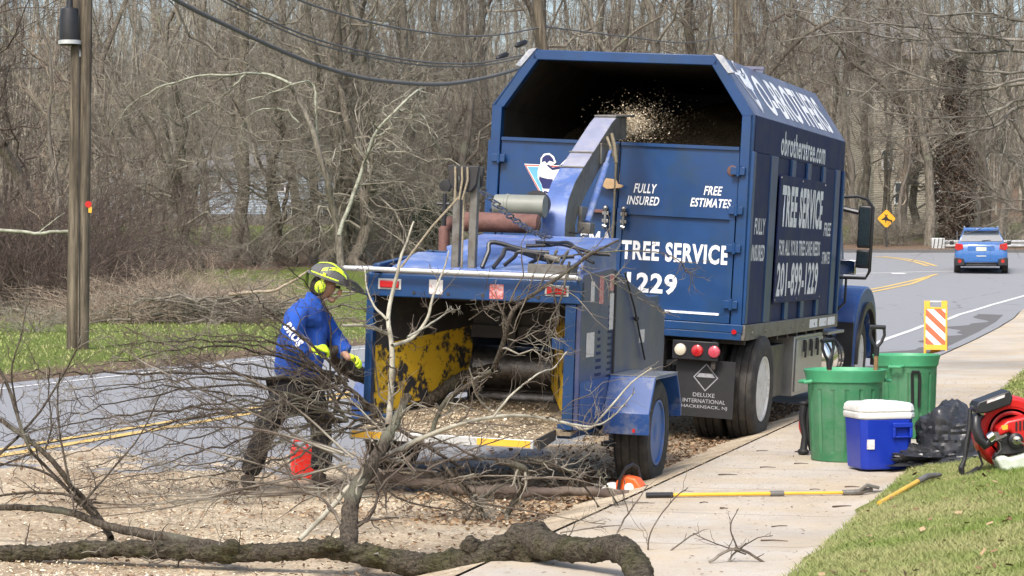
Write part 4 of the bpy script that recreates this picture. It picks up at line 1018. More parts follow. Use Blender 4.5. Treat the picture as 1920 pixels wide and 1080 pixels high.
# side of the box: stakes, bays, sign board, rails
st = [(.0, .10, 'blue'), (.79, 1.10, 'blue'), (1.80, 1.98, 'blue'), (2.62, 2.80, 'blue'), (3.48, 3.62, 'blue'), (4.24, 4.50, 'blue'), (4.74, 4.82, 'blue')]
for a, b, k in st:
    m = MB(); m.box(-.001, .028, a + .001, b, z_(.06), z_(1.60)); m.build('side_stake', M['blue'], truck, .005)
for a, b, k in st[:0]: pass
for a, b, k in st:
    m = MB(); m.box(-W - .028, -W + .001, a + .001, b, z_(.06), z_(1.60)); m.build('side_stake', M['blue'], truck, .005)
m = MB(); m.box(.0, .016, .10, .79, z_(.06), z_(1.598)); m.box(.0, .016, 3.625, 4.235, z_(.06), z_(1.598)); m.build('side_panel', M['navy'], truck, .003)
m = MB(); m.box(.029, .041, 1.18, 3.60, z_(.23), z_(1.44)); so = m.build('sign_board', M['navy'], truck, .003)
m = MB()
for yy in (1.22, 2.3, 3.55):
    for zz in (.26, 1.41): m.cyl((.041, yy, z_(zz)), (.047, yy, z_(zz)), .012, 8)
m.build('screws', M['steel'], so)
m = MB(); m.box(-.03, .034, .002, L, z_(-.085), z_(.055)); rl = m.build('bottom_rail', M['gray_metal'], truck, .006)
m = MB()
for yy in np.arange(.3, 4.7, .62): m.cyl((.034, yy, z_(-.02)), (.042, yy, z_(-.02)), .014, 8)
m.build('rivets', M['steel'], rl)
m = MB(); 
for a in (3.15, 3.7, 4.2): m.box(.034, .038, a, a + .42, z_(-.055), z_(.03))
m.build('reflective_tape', M['white_worn'], rl)
m = MB(); m.box(-W - .034, -W + .03, .002, L, z_(-.085), z_(.055)); m.build('bottom_rail', M['gray_metal'], truck, .006)
m = MB(); m.cyl((-.06, -.022, z_(-.01)), (-.06, -.03, z_(-.01)), .022, 12); m.build('marker_light', M['red_lens'], truck)
# side writing (read from the right: text runs along +y)
UX = (0, 1, 0); UZ = (0, 0, 1)
ww = M['white_worn']
text_part('obrotherstree.com', (.008, 2.45, z_(1.74)), UX, UZ, 2.35, .23, ww, truck, .022)
text_part('TREE SERVICE', (.043, 2.38, z_(1.15)), UX, UZ, 2.15, .40, ww, so, .045)
text_part('FOR ALL YOUR TREE CARE NEEDS', (.043, 2.36, z_(.755)), UX, UZ, 2.15, .15, ww, so, .022)
text_part('201-899-1229', (.043, 2.33, z_(.45)), UX, UZ, 2.15, .33, ww, so, .03)
text_part('FULLY', (.018, .46, z_(.94)), UX, UZ, .48, .15, ww, truck, .02, .2); text_part('INSURED', (.018, .44, z_(.70)), UX, UZ, .58, .15, ww, truck, .02, .2)
text_part('FREE', (.018, 3.95, z_(.96)), UX, UZ, .42, .14, ww, truck, .02, .2); text_part('ESTIMATES', (.018, 3.93, z_(.66)), UX, UZ, .52, .13, ww, truck, .02, .2)
sl = Vector((-CX - .006, 0, H2 - H1)).normalized()
def on_slope(y, f): return Vector((.006, y, z_(H1))) + Vector((-CX - .006, 0, H2 - H1)) * f + Vector((sl.z, 0, -sl.x)) * .003
text_part('O-BROTHERS', on_slope(2.68, .48), UX, sl, 3.35, .46, M['white'], truck, .025)
logo(on_slope(.28, .1), UX, sl, .42, truck, True)
# rear writing
UXr = (1, 0, 0)
text_part('TREE SERVICE', (-.655, .0255, z_(.665)), UXr, UZ, .99, .175, M['white'], truck, .035)
text_part('EMA', (-1.39, .0255, z_(.73)), UXr, UZ, .30, .175, M['white'], truck, .035)
text_part('-1229', (-.915, .0255, z_(.375)), UXr, UZ, .595, .185, M['white'], truck, .035)
text_part('201-899', (-1.72, .0255, z_(.375)), UXr, UZ, .78, .185, M['white'], truck, .035)
text_part('FULLY', (-.96, .0255, z_(1.225)), UXr, UZ, .215, .085, M['white'], truck, .02, .25); text_part('INSURED', (-.975, .0255, z_(1.115)), UXr, UZ, .30, .08, M['white'], truck, .02, .25)
text_part('FREE', (-.335, .0255, z_(1.235)), UXr, UZ, .17, .08, M['white'], truck, .02, .25); text_part('ESTIMATES', (-.35, .0255, z_(1.125)), UXr, UZ, .375, .08, M['white'], truck, .02, .25)
logo((-2.11, .0245, z_(1.07)), UXr, UZ, .32, truck)

# chassis
m = MB()
for x in (-.82, -1.62): m.box(x - .05, x + .05, .15, 7.4, z_(-.33), z_(-.09))
for y in (.15, 1.5, 3.2, 4.7): m.box(-1.6, -.85, y, y + .12, z_(-.30), z_(-.12))
for y in np.arange(.25, 4.7, .5): m.box(-W + .02, -.02, y, y + .06, z_(-.135), z_(-.022))
m.box(-1.75, -.70, .02, .14, z_(-.5), z_(-.09)); m.box(-1.4, -1.05, -.12, .15, z_(-.62), z_(-.42)); m.cyl((-1.22, -.28, z_(-.53)), (-1.22, 0, z_(-.53)), .05, 12)
m.cyl((-2.1, .75, .5), (-.35, .75, .5), .09, 14); m.ball((-1.22, .75, .5), .24)
m.build('chassis', M['dark'], truck, .004)
m = MB(); m.box(-.62, -.20, -.0, .05, z_(-.285), z_(-.115)); hs = m.build('light_housing', M['plastic_black'], truck, .006)
for x, mt in ((-.545, 'clear_lens'), (-.39, 'red_lens'), (-.235, 'pink_lens')):
    m = MB(); m.lathe([(.0005, -.028), (.03, -.026), (.05, -.016), (.055, .0)], (x, -.0, z_(-.2)), 'y', 22); m.build('tail_light', M[mt], hs)
m = MB(); m.box(-.245 - .02, -.245 + .02, .03, .09, z_(-.36), z_(-.1)); m.build('bracket', M['dark'], truck)
m = MB(); m.box(-.60, -.055, .10, .112, z_(-.80), z_(-.285)); fl = m.build('mud_flap', M['black'], truck, .002)
q = .0985
text_part('DELUXE', (-.33, q, z_(-.60)), UXr, UZ, .20, .036, M['flap_gray'], fl, .01); text_part('INTERNATIONAL', (-.325, q, z_(-.655)), UXr, UZ, .39, .036, M['flap_gray'], fl, .01); text_part('HACKENSACK, NJ', (-.32, q, z_(-.71)), UXr, UZ, .42, .036, M['flap_gray'], fl, .01)
def dia(r): return [(-r, 0), (0, -r * 1.1), (r, 0), (0, r * 1.1)]
flat_poly([(dia(.115), 0), (dia(.102), 1), ([(-.088, .0), (.088, .0), (.06, .035), (-.06, .035)], 0)], (-.32, .0995, z_(-.44)), UXr, UZ, [M['flap_gray'], M['black']], fl, 'emblem')
m = MB(); m.box(-2.38, -1.84, .10, .112, z_(-.80), z_(-.285)); m.build('mud_flap', M['black'], truck, .002)
for (x, s, nm) in ((-.04, 1, 'wheel'), (-.35, -1, 'wheel'), (-2.34, -1, 'wheel'), (-2.03, 1, 'wheel')):
    wheel(nm, (x, .70, .485), .485, .27, s, truck, M['rim_white'], .14 if x in (-.04, -2.34) else .05, 10)
# fenders over the rear wheels, mud brackets
m = MB(); m.prism([(1.40, z_(-.55)), (1.42, z_(-.55)), (1.42, z_(-.14)), (1.40, z_(-.14))], 'x', -.55, -.02); m.build('wheel_guard', M['black'], truck)
# toolbox and tank ahead of the rear wheels
m = MB(); m.box(-.50, -.03, 2.75, 4.30, z_(-.74), z_(-.13)); tb = m.build('tool_box', M['alum'], truck, .01)
m = MB(); m.box(-.028, -.012, 2.80, 4.25, z_(-.70), z_(-.17)); dr = m.build('lid', M['alum'], tb, .004)
m = MB()
for yy in (3.15, 3.5, 3.85): m.box(-.012, .01, yy - .03, yy + .03, z_(-.30), z_(-.18)); m.cyl((.01, yy, z_(-.36)), (.01, yy, z_(-.2)), .012, 8)
m.build('latches', M['dark'], tb)
m = MB(); m.box(-.46, -.10, 1.75, 2.55, z_(-.72), z_(-.20)); m.build('battery_box', M['plastic_black'], truck, .01)
m = MB(); m.lathe([(.001, 0), (.22, .01), (.27, .04), (.28, .08), (.28, .95), (.26, 1.0), (.001, 1.02)], (-.25, 4.48, z_(-.45)), 'y', 28); tn = m.build('fuel_tank', M['chrome'], truck)
m = MB(); 
for yy in (4.62, 5.2): m.lathe([(.283, yy), (.292, yy), (.292, yy + .05), (.283, yy + .05)], (-.25, 0, z_(-.45)), 'y', 28, close=True)
m.build('straps', M['dark'], tn)
m = MB(); m.box(-.30, .0, 4.5, 5.5, z_(-.17), z_(-.14)); m.build('step', M['alum'], truck, .004)
# cab
m = MB(); c0 = 4.95
m.prism([(c0, z_(-.30)), (c0, z_(1.28)), (c0 + .25, z_(1.36)), (c0 + 1.05, z_(1.33)), (c0 + 1.5, z_(.62)), (c0 + 1.55, z_(-.30))], 'x', -2.26, -.20); cb = m.build('cab', M['fender'], truck, .05, seg=3)
for x, dx in ((-.198, .006), (-2.262, -.006)):
    m = MB(); m.prism([(c0 + .22, z_(.55)), (c0 + .22, z_(1.15)), (c0 + .95, z_(1.15)), (c0 + 1.25, z_(.60))], 'x', min(x, x + dx), max(x, x + dx)); m.build('side_window', M['truck_glass'], cb)
    m = MB(); m.box(min(x, x + dx), max(x, x + dx) + .0, c0 + .12, c0 + .13, z_(-.25), z_(1.2)); m.box(min(x, x + dx * 5), max(x, x + dx * 5), c0 + .25, c0 + .42, z_(.38), z_(.42)); m.build('door_handle', M['plastic_black'], cb)
m = MB(); m.box(-2.1, -.36, c0 - .01, c0 + .002, z_(.62), z_(1.12)); m.build('rear_window', M['truck_glass'], cb)
m = MB(); hp = [(c0 + 1.5, z_(.60)), (c0 + 2.6, z_(.44)), (c0 + 2.85, z_(.25)), (c0 + 2.9, z_(-.42)), (c0 + 1.5, z_(-.42))]
m.prism(hp, 'x', -1.95, -.50); m.build('hood', M['fender'], cb, .06, seg=3)
fy = c0 + 2.0
for sd in (0, 1):
    xa, xb = ((-.56, .01) if sd == 0 else (-2.45, -1.88))
    m = MB(); arc = [(fy - .78, z_(-.62))] + [(fy + .80 * math.cos(a), .50 + .50 * math.sin(a) + .36) for a in np.linspace(PI * .95, 0.1, 12)] + [(fy + .80, z_(-.55))]
    inn = [(fy + .62, z_(-.55))] + [(fy + .62 * math.cos(a), .50 + .60 * math.sin(a)) for a in np.linspace(0.05, PI * .98, 12)] + [(fy - .70, z_(-.62))]
    m.prism(arc + inn, 'x', xa, xb); fo = m.build('fender', M['fender'], cb, .03, seg=3)
    m = MB(); xs = (xb - .02, xb + .035) if sd == 0 else (xa - .035, xa + .02)
    m.prism([(fy + .70 * math.cos(a), .50 + .68 * math.sin(a)) for a in np.linspace(-.15, PI + .05, 14)] + [(fy + .62 * math.cos(a), .50 + .60 * math.sin(a)) for a in np.linspace(PI + .05, -.15, 14)], 'x', *xs); m.build('flare', M['plastic_black'], fo)
    m = MB(); m.box(xa + .04, xb - .01, fy - .83, fy - .79, .32, .95); m.build('splash_flap', M['plastic_black'], fo)
    m = MB(); m.ball((xb - .05 if sd == 0 else xa + .05, fy - .50, z_(.12)), (.03, .06, .04)); m.build('marker_light', M['pink_lens'], fo)
    wheel('wheel', (-.17 if sd == 0 else -2.27, fy, .49), .49, .27, 1 if sd == 0 else -1, truck, M['rim_white'], .05, 10)
# mirror on its frame (a pair)
for sg, x0 in ((1, -.20), (-1, -2.26)):
    xm = x0 + sg * .31; y = c0 + .95
    m = MB(); m.tube([(x0, y, z_(1.34)), (x0 + sg * .2, y, z_(1.36)), (xm - sg * .0, y, z_(1.33)), (xm + sg * .07, y, z_(1.24)), (xm + sg * .07, y, z_(.52)), (xm + sg * .03, y, z_(.44)), (x0, y, z_(.43))], .018, 10)
    m.tube([(x0, y - .02, z_(1.22)), (x0 + sg * .22, y - .02, z_(1.18))], .03, 8); m.tube([(x0 + sg * .12, y, z_(.43)), (x0 + sg * .12, y, z_(.15)), (x0, y, z_(.02))], .014, 8)
    mo = m.build('mirror_frame', M['plastic_black'], truck)
    a, b = sorted((xm - sg * .09, xm + sg * .06))
    m = MB(); m.box(a, b, y - .02, y + .06, z_(.78), z_(1.26)); m.box(a - .0, b, y - .02, y + .07, z_(.55), z_(.76)); m.build('mirror_head', M['plastic_black'], mo, .02, seg=3)
    m = MB(); m.box(a + .015, b - .015, y - .025, y - .021, z_(.81), z_(1.23)); m.box(a + .015, b - .015, y - .025, y - .021, z_(.58), z_(.73)); m.build('mirror_glass', M['truck_glass'], mo)
    m = MB(); a2, b2 = sorted((x0 + sg * .02, x0 + sg * .22)); m.box(a2, b2, y + .03, y + .06, z_(.47), z_(.64)); m.build('lower_mirror', M['chrome'], mo, .02, seg=3)
# flying chips out of the chute: a jet nobody could count
n = 9000
S0 = P3(1160, 236, 20.15); f = rng.gamma(1.35, .42, n)
px_ = S0.x + .05 + f * .30 + rng.normal(0, 1, n) * (.035 + .20 * np.minimum(f, 1.4)); py_ = S0.y + .15 + f * 1.35 * rng.uniform(.8, 1.2, n); pz_ = S0.z + .0 + .20 * np.minimum(f, 1) - .11 * f ** 2 + rng.normal(0, 1, n) * (.03 + .13 * np.minimum(f, 1.4))
iv_ = TB.inverted(); lc = np.array([tuple(iv_ @ Vector(p)) for p in np.stack([px_, py_, pz_], 1)])
k = (lc[:, 0] > -W + .15) & (lc[:, 0] < -.12) & (lc[:, 2] < z_(H2) - .10) & (lc[:, 1] < L - .2) & ((lc[:, 2] > z_(1.64)) | (lc[:, 1] > .15))
flakes('flying_chips', px_[k], py_[k], .0042, M['chip'], zl=0, tilt=1.0, z=pz_[k])
# ------------------------------------------------------------------ wood chipper trailer
CB = basis(Vector((.43, 15.7, .02)), math.radians(16), .036)
ch = empty('wood_chipper', M=CB); tag(ch, 'blue towed wood chipper with wide open feed hopper and curved discharge chute', 'wood chipper')
XL = -1.56
# side panels of the hopper
m = MB(); poly = [(0, .47), (0, 1.50), (.04, 1.54), (.88, 1.585), (2.72, 1.24), (2.72, .62), (1.2, .47)]
m.prism(poly, 'x', -.035, 0.0); sp_ = m.build('side_panel', M['hopper_side'], ch, .006)
m = MB(); m.box(.001, .006, .03, 2.0, .47, .80); m.build('lower_skirt', M['fender'], sp_)
m = MB(); m.box(.0, .012, .95, .98, .62, 1.565); m.build('panel_seam', M['black'], sp_); m = MB(); m.tube([(.015, 1.20, 1.55), (.018, 1.55, 1.28), (.02, 1.95, .88)], .007, 6); m.ball((.02, 1.62, 1.2), .02); m.build('cord', M['black'], sp_)
for (y, z, w_, h_, k) in ((.30, 1.42, .10, .14, 'sticker'), (.56, 1.43, .12, .20, 'sticker_red'), (.86, 1.48, .12, .12, 'sticker_red'), (.88, 1.27, .12, .26, 'sticker'), (.28, 1.05, .22, .17, 'sticker'), (1.9, 1.06, .18, .10, 'sticker')):
    m = MB(); m.box(.0008, .0025, y - w_/2, y + w_/2, z - h_/2, z + h_/2); m.build('warning_sticker', M[k], sp_)
m = MB()   # dark slanted model decal, abstract strokes
for i in range(9):
    z = .72 + i * .05; m.box(.0008, .002, .42 + i * .01, .42 + i * .01 + .22 - .02 * i, z, z + .022)
for i in range(12):
    z = .80 + i * .045; m.box(.0008, .002, .80 - .01 * (i % 2), .92, z, z + .018)
m.build('decal', M['navy'], sp_)
m = MB(); m.prism([(0, .47), (0, 1.50), (.88, 1.56), (2.72, 1.24), (2.72, .62), (1.2, .47)], 'x', XL, XL + .035); m.build('side_panel', M['blue'], ch, .006)
# rear rim: vertical posts, header beam, control bar
m = MB(); m.box(-.11, -.0355, -.015, .09, .47, 1.333); m.build('rear_post', M['blue'], ch, .004); m = MB(); m.box(-.20, -.1105, -.01, .03, 1.02, 1.10); m.build('stop_bracket', M['blue'], ch, .004)
m = MB(); m.box(XL + .036, XL + .06, -.015, .09, .47, 1.333); m.build('rear_post', M['blue'], ch, .004)
m = MB(); m.box(XL + .0, .0, -.03, .06, 1.335, 1.495); bm_ = m.build('header_beam', M['blue'], ch, .008)
for (x, z, k) in ((-1.04, 1.42, 'sticker'), (-.60, 1.405, 'sticker_red')):
    m = MB(); m.box(x - .05, x + .05, -.033, -.0308, z - .055, z + .045); m.build('warning_sticker', M[k], bm_)
for x in (-1.38, -.17):
    m = MB(); m.box(x - .085, x + .085, -.036, -.0305, 1.385, 1.46); lo = m.build('light_bezel', M['galv'], bm_, .02)
    m = MB(); m.box(x - .07, x + .07, -.05, -.036, 1.397, 1.448); m.build('tail_light', M['red_lens'], lo, .015)
m = MB()
for x in (-.95, -.70, -.44, -1.2, -.30): m.cyl((x, -.036, 1.37), (x, -.03, 1.37), .012, 8)
m.build('bolts', M['dark'], bm_)
m = MB(); m.tube([(XL - .14, -.10, 1.525), (XL, -.10, 1.525), (-.30, -.10, 1.52), (-.02, -.10, 1.52)], .017, 10); m.tube([(XL - .13, -.10, 1.525), (XL - .13, .4, 1.525), (XL - .02, .5, 1.51)], .015, 8); m.tube([(-.02, -.10, 1.52), (-.02, .1, 1.50)], .015, 8); m.tube([(XL + .1, -.10, 1.525), (XL + .1, .05, 1.51)], .012, 8); m.build('control_bar', M['galv'], ch)
# funnel walls inside the hopper
m = MB(); m.prism([(XL + .04, .05), (-1.10, 1.05), (-1.10, 1.09), (XL + .04, .12)], 'z', .56, 1.36); 
m.v = []; m.f = []; m.m = []
def slab(m, a, b, zt0, zt1, zb0, zb1, th=.012, k=0):
    a = Vector((*a, 0)); b = Vector((*b, 0)); n = Vector((-(b - a).y, (b - a).x, 0)).normalized() * th
    P = [a + Vector((0, 0, zb0)), b + Vector((0, 0, zb1)), b + Vector((0, 0, zt1)), a + Vector((0, 0, zt0))]
    m.add(P + [p + n for p in P], [(0, 1, 2, 3), (7, 6, 5, 4), (0, 4, 5, 1), (1, 5, 6, 2), (2, 6, 7, 3), (3, 7, 4, 0)], k)
slab(m, (XL + .05, .03), (-1.09, 1.05), 1.36, 1.30, .98, 1.12, k=1); slab(m, (XL + .05, .03), (-1.09, 1.05), .98, 1.12, .47, .70, k=0)
m.build('hopper_lining', [M['yellow_worn'], M['dark']], ch); m = MB()
slab(m, (-.06, .03), (-.47, 1.05), 1.36, 1.30, 1.24, 1.2, k=1); slab(m, (-.06, .03), (-.47, 1.05), 1.24, 1.2, .47, .70, k=0)
m.build('hopper_lining', [M['yellow_worn'], M['dark']], ch)
m = MB(); m.prism([(.02, 1.37), (1.05, 1.28), (1.05, 1.30), (.02, 1.39)], 'x', XL + .05, -.05); m.build('hopper_ceiling', M['dark'], ch)
m = MB(); m.box(-1.10, -.46, 1.055, 1.10, 1.05, 1.30); m.box(-1.10, -.46, 1.03, 1.055, 1.03, 1.13, 0); m.box(-.80, -.74, .98, 1.03, .95, 1.25); m.build('feed_housing', M['dark'], ch, .006)  # dark colour deepens the shade in the hopper mouth
m = MB(); m.box(-1.12, -.44, 1.06, 2.1, .45, .50); m.box(-1.12, -1.10, 1.06, 2.1, .45, 1.3); m.box(-.46, -.44, 1.06, 2.1, .45, 1.3); m.box(-1.12, -.44, 1.9, 1.94, .45, 1.3); m.build('throat', M['dark'], ch)
def roller(z, y, r):
    prof_n = 44; V = []; m = MB(); pts = []
    for k in range(prof_n): a = 2 * PI * k / prof_n; rr = r * (1.0 if k % 2 else .975); pts.append((y + rr * math.cos(a), z + rr * math.sin(a)))
    m.prism(pts, 'x', -1.085, -.475)
    for i in range(1, 6): pass
    o = m.build('feed_roller', M['roller'], ch, .003); 
    m = MB()
    for x in (-1.09, -.47): m.lathe([(r * 1.05, x - .008), (r * 1.05, x + .008)], (0, y, z), 'x', 30)
    m.build('roller_flange', M['dark'], o)
roller(.80, 1.20, .17); roller(.585, 1.22, .075)
# feed floor and folding tray
m = MB(); m.prism([(-.02, .455), (1.08, .57), (1.08, .55), (-.02, .43)], 'x', XL + .04, -.04); fl = m.build('feed_floor', M['sawdusty'], ch)
m = MB(); m.prism([(-.52, .425), (-.025, .455), (-.025, .425), (-.50, .392)], 'x', XL + .10, -.16); tr_ = m.build('folding_tray', M['sawdusty'], ch, .006)
m = MB(); m.box(XL + .10, -.16, -.545, -.52, .375, .435); le = m.build('tray_edge', M['galv'], tr_, .004)
m = MB(); m.box(XL + .12, XL + .42, -.549, -.546, .385, .43); m.box(-.55, -.18, -.549, -.546, .385, .43); m.build('yellow_marking', M['pole_yellow'], tr_)
m = MB(); m.prism([(-.03, .47), (-.5, .44), (-.45, .36), (-.03, .40)], 'x', -.155, -.14); m.prism([(-.03, .47), (-.5, .44), (-.45, .36), (-.03, .40)], 'x', XL + .08, XL + .095); m.build('tray_gusset', M['dark'], tr_)
# chips on the tray
n = 6000; xx = rng.uniform(XL + .14, -.18, n); yy = rng.uniform(-.52, 1.0, n); zz = np.where(yy < 0, .455 + .03 * yy / .5, .455 + .105 * yy) + rng.gamma(1.2, .007, n)
k = (xx > XL + .1 + np.clip(yy, 0, 1) * .42) & (xx < -.1 - np.clip(yy, 0, 1) * .40); wl = np.array([tuple(CB @ Vector(p)) for p in np.stack([xx, yy, zz], 1)[k]])
flakes('tray_chips', wl[:, 0], wl[:, 1], .007, M['chip'], zl=0.0, z=wl[:, 2])
# engine deck behind the hopper
m = MB(); m.box(XL + .04, -.04, 1.98, 2.65, .55, 1.36); m.build('engine_housing', M['blue'], ch, .01)
m = MB(); m.prism([(.18, 1.545), (.75, 1.65), (.75, 1.625), (.18, 1.52)], 'x', XL + .12, -.20); m.build('deck_plate', M['sky_blue'], ch, .004)
m = MB(); m.prism([(.80, 1.70), (1.7, 1.80), (1.7, 1.72), (.80, 1.66)], 'x', XL + .32, -.15); m.prism([(.62, 1.56), (.80, 1.70), (1.7, 1.78), (1.7, 1.4), (.62, 1.4)], 'x', XL + .34, -.17); m.build('engine_hood', M['sky_blue'], ch, .01)
m = MB(); m.prism([(.06, 1.56), (1.3, 1.66), (1.3, 1.58), (.06, 1.50)], 'x', XL + .02, XL + .07); m.prism([(1.3, 1.66), (1.35, 1.66), (1.35, 1.36), (1.3, 1.36)], 'x', XL + .02, -.2); m.build('deck_frame', M['blue'], ch, .004)
m = MB(); m.box(XL + .04, -.04, .10, 1.0, 1.37, 1.50); m.build('deck_box', M['dark'], ch, .006)
# winch mast: two uprights with sheave head
m = MB()
for x in (-.99, -.868): m.box(x - .028, x + .028, .22, .28, 1.33, 2.22)
m.box(-1.05, -.80, .15, .24, 1.33, 1.50); mast = m.build('winch_mast', M['gray_metal'], ch, .006)
m = MB(); m.prism([(-1.05, 2.27), (-.82, 2.27), (-.835, 2.14), (-.87, 2.09), (-.99, 2.09), (-1.03, 2.14)], 'y', .17, .21); m.prism([(-1.05, 2.27), (-.82, 2.27), (-.835, 2.14), (-.87, 2.09), (-.99, 2.09), (-1.03, 2.14)], 'y', .29, .33); m.build('mast_head', M['dark'], mast, .006)
m = MB(); m.lathe([(.04, -.035), (.085, -.035), (.065, 0), (.085, .035), (.04, .035)], (-.93, .25, 2.17), 'x', 22, close=True); m.build('sheave', M['steel'], mast)
m = MB()
for dx in (-.05, .0, .04): m.tube([(-.94 + dx, .16, 2.26), (-.93 + dx, .145, 2.17), (-.95 + dx * .6, .15, 2.03)], .008, 6)
m.tube([(-.95, .15, 2.05), (-1.13, .10, 1.83), (-1.32, .0, 1.53)], .008, 6); m.tube([(-.93, .2, 2.05), (-.93, .2, 1.55)], .008, 6); m.build('winch_rope', M['rope'], mast)
def chain(name, a, b, sag, n, r, parent, mt):
    m = MB(); a = Vector(a); b = Vector(b)
    for i in range(n):
        t0 = (i + .5) / n; p = a.lerp(b, t0) + Vector((0, 0, -sag * 4 * t0 * (1 - t0))); d = (b - a).normalized(); l = (b - a).length / n * .62
        up = Vector((0, 0, 1)) if i % 2 else Vector((0, 1, 0)); s = d.cross(up).normalized()
        m.tube([p - d * l, p - d * l * .7 + s * r * 1.6, p + d * l * .7 + s * r * 1.6, p + d * l, p + d * l * .7 - s * r * 1.6, p - d * l * .7 - s * r * 1.6, p - d * l], r * .5, 5)
    return m.build(name, mt, parent)
chain('chain', (-.84, .3, 2.12), (-.62, 1.9, 1.76), .08, 26, .013, mast, M['steel'])
# exhaust stack, muffler, air cleaner
m = MB(); m.lathe([(.055, 0), (.075, .02), (.078, .10), (.075, .60), (.07, .62), (.05, .63)], (-1.47, 1.9, 1.89), 'x', 24); m.tube([(-1.47, 1.9, 1.89), (-1.56, 1.9, 1.88), (-1.60, 1.87, 1.82), (-1.59, 1.85, 1.62)], [.05, .05, .045, .045], 12); mu = m.build('muffler', M['rust'], ch)
m = MB(); m.lathe([(.07, 0), (.085, .015), (.088, .10), (.093, .105), (.093, .125), (.088, .13), (.088, .42)], (-1.30, 2.2, 2.03), 'x', 24); m.lathe([(.001, 0), (.11, .01), (.11, .06), (.001, .07)], (-1.0, 2.35, 2.05), 'y', 24, 1); m.build('air_cleaner', [M['graygreen'], M['plastic_black']], ch)
m = MB(); m.tube([(-1.55, 1.7, 1.85), (-1.55, 1.7, 2.02), (-1.55, 1.7, 2.10)], .018, 10); m.lathe([(.001, -.02), (.045, -.018), (.045, .018), (.001, .02)], (-1.55, 1.7, 2.16), 'y', 22); m.tube([(-1.61, 1.7, 2.02), (-1.51, 1.7, 2.02)], .012, 8); m.build('rain_cap', M['plastic_black'], ch)
# discharge chute: outer curve profile in yz
def chute_sec():
    c = [(2.50, 1.50, .36), (2.49, 1.78, .36), (2.50, 1.95, .34), (2.58, 2.10, .31), (2.76, 2.24, .28), (3.02, 2.37, .25), (3.32, 2.505, .23), (3.95, 2.79, .21), (4.12, 2.85, .20), (4.5, 2.875, .19)]
    return c
cs_ = chute_sec(); x0, x1 = -.985, -.79; vs = []; k = len(cs_)
for i, (y, z, h) in enumerate(cs_):
    a = cs_[max(i - 1, 0)]; b = cs_[min(i + 1, k - 1)]; t_ = Vector((0, b[0] - a[0], b[1] - a[1])).normalized(); n_ = Vector((0, t_.z, -t_.y)) # inner side
    for xx, f in ((x0, 0), (x1, 0), (x1, 1), (x0, 1)): vs.append(Vector((xx, y, z)) + n_ * h * f)
fs = []; mi = []
for i in range(k - 1):
    for j in range(4): fs.append((i*4+j, i*4+(j+1)%4, (i+1)*4+(j+1)%4, (i+1)*4+j)); mi.append((2 if i >= 5 else 0) if j != 1 else 1)
fs.append((0, 1, 2, 3)); mi.append(0)
m = MB(); m.add(vs, fs)
m.m = mi; cho = m.build('discharge_chute', [M['sky_blue'], M['gray_metal'], M['chute_gray']], ch, .006, ang=28)
m = MB()   # ribs, hinge seam and top flap
for i in (5, 6):
    y, z, h = cs_[i]; m.box(x0 - .008, x1 + .008, y - .015, y + .015, z - .002, z + .012)
m.add([(x0, 4.10, 2.865), (x1, 4.10, 2.865), (x1 + .05, 4.6, 2.90), (x0, 4.6, 2.90), (x0, 4.10, 2.85), (x1, 4.10, 2.85), (x1 + .05, 4.6, 2.88), (x0, 4.6, 2.88)], [(0,1,2,3),(7,6,5,4),(0,4,5,1),(1,5,6,2),(2,6,7,3),(3,7,4,0)])
m.build('chute_flap', M['gray_metal'], cho, .003)
m = MB(); m.tube([(-.74, 3.0, 1.92), (-.74, 3.6, 2.42)], .028, 12); m.tube([(-.74, 3.5, 2.34), (-.74, 3.72, 2.54)], .016, 10); m.build('chute_cylinder', M['sky_blue'], cho)
m = MB(); m.box(-.79, -.68, 2.88, 3.04, 1.83, 1.92); m.box(-.79, -.76, 2.9, 3.1, 1.90, 2.05); m.box(-.79, -.77, 3.55, 3.8, 2.42, 2.60); m.build('cylinder_bracket', M['gray_metal'], cho, .005)
m = MB(); m.box(-.79, -.75, 2.5, 2.85, 1.5, 1.72); m.lathe([(.24, 0), (.26, 0), (.26, .06), (.24, .06)], (-.885, 2.66, 1.50), 'z', 28, close=True)
for i in range(5): m.tube([(-.79, 2.62, 1.60 + i * .06), (-.74, 2.72, 1.59 + i * .06), (-.72, 2.82, 1.64 + i * .06)], .009, 6)
m.build('chute_base', M['dark'], ch, .004)
m = MB(); m.tube([(-.78, 3.9, 2.70), (-.75, 3.9, 2.60), (-.73, 3.9, 2.45)], .016, 7); m.tube([(-.78, 3.75, 2.66), (-.74, 3.72, 2.58), (-.73, 3.75, 2.50)], .012, 7); m.tube([(-.73, 3.9, 2.46), (-.73, 3.88, 1.9), (-.74, 3.86, 1.40)], .008, 6); m.build('guide_rope', M['rope'], cho)
# disc housing under the chute
m = MB(); m.lathe([(.001, -1.1), (.50, -1.1), (.50, -.5), (.001, -.5)], (0, 2.3, .98), 'x', 36); m.build('disc_housing', M['blue'], ch, .01)
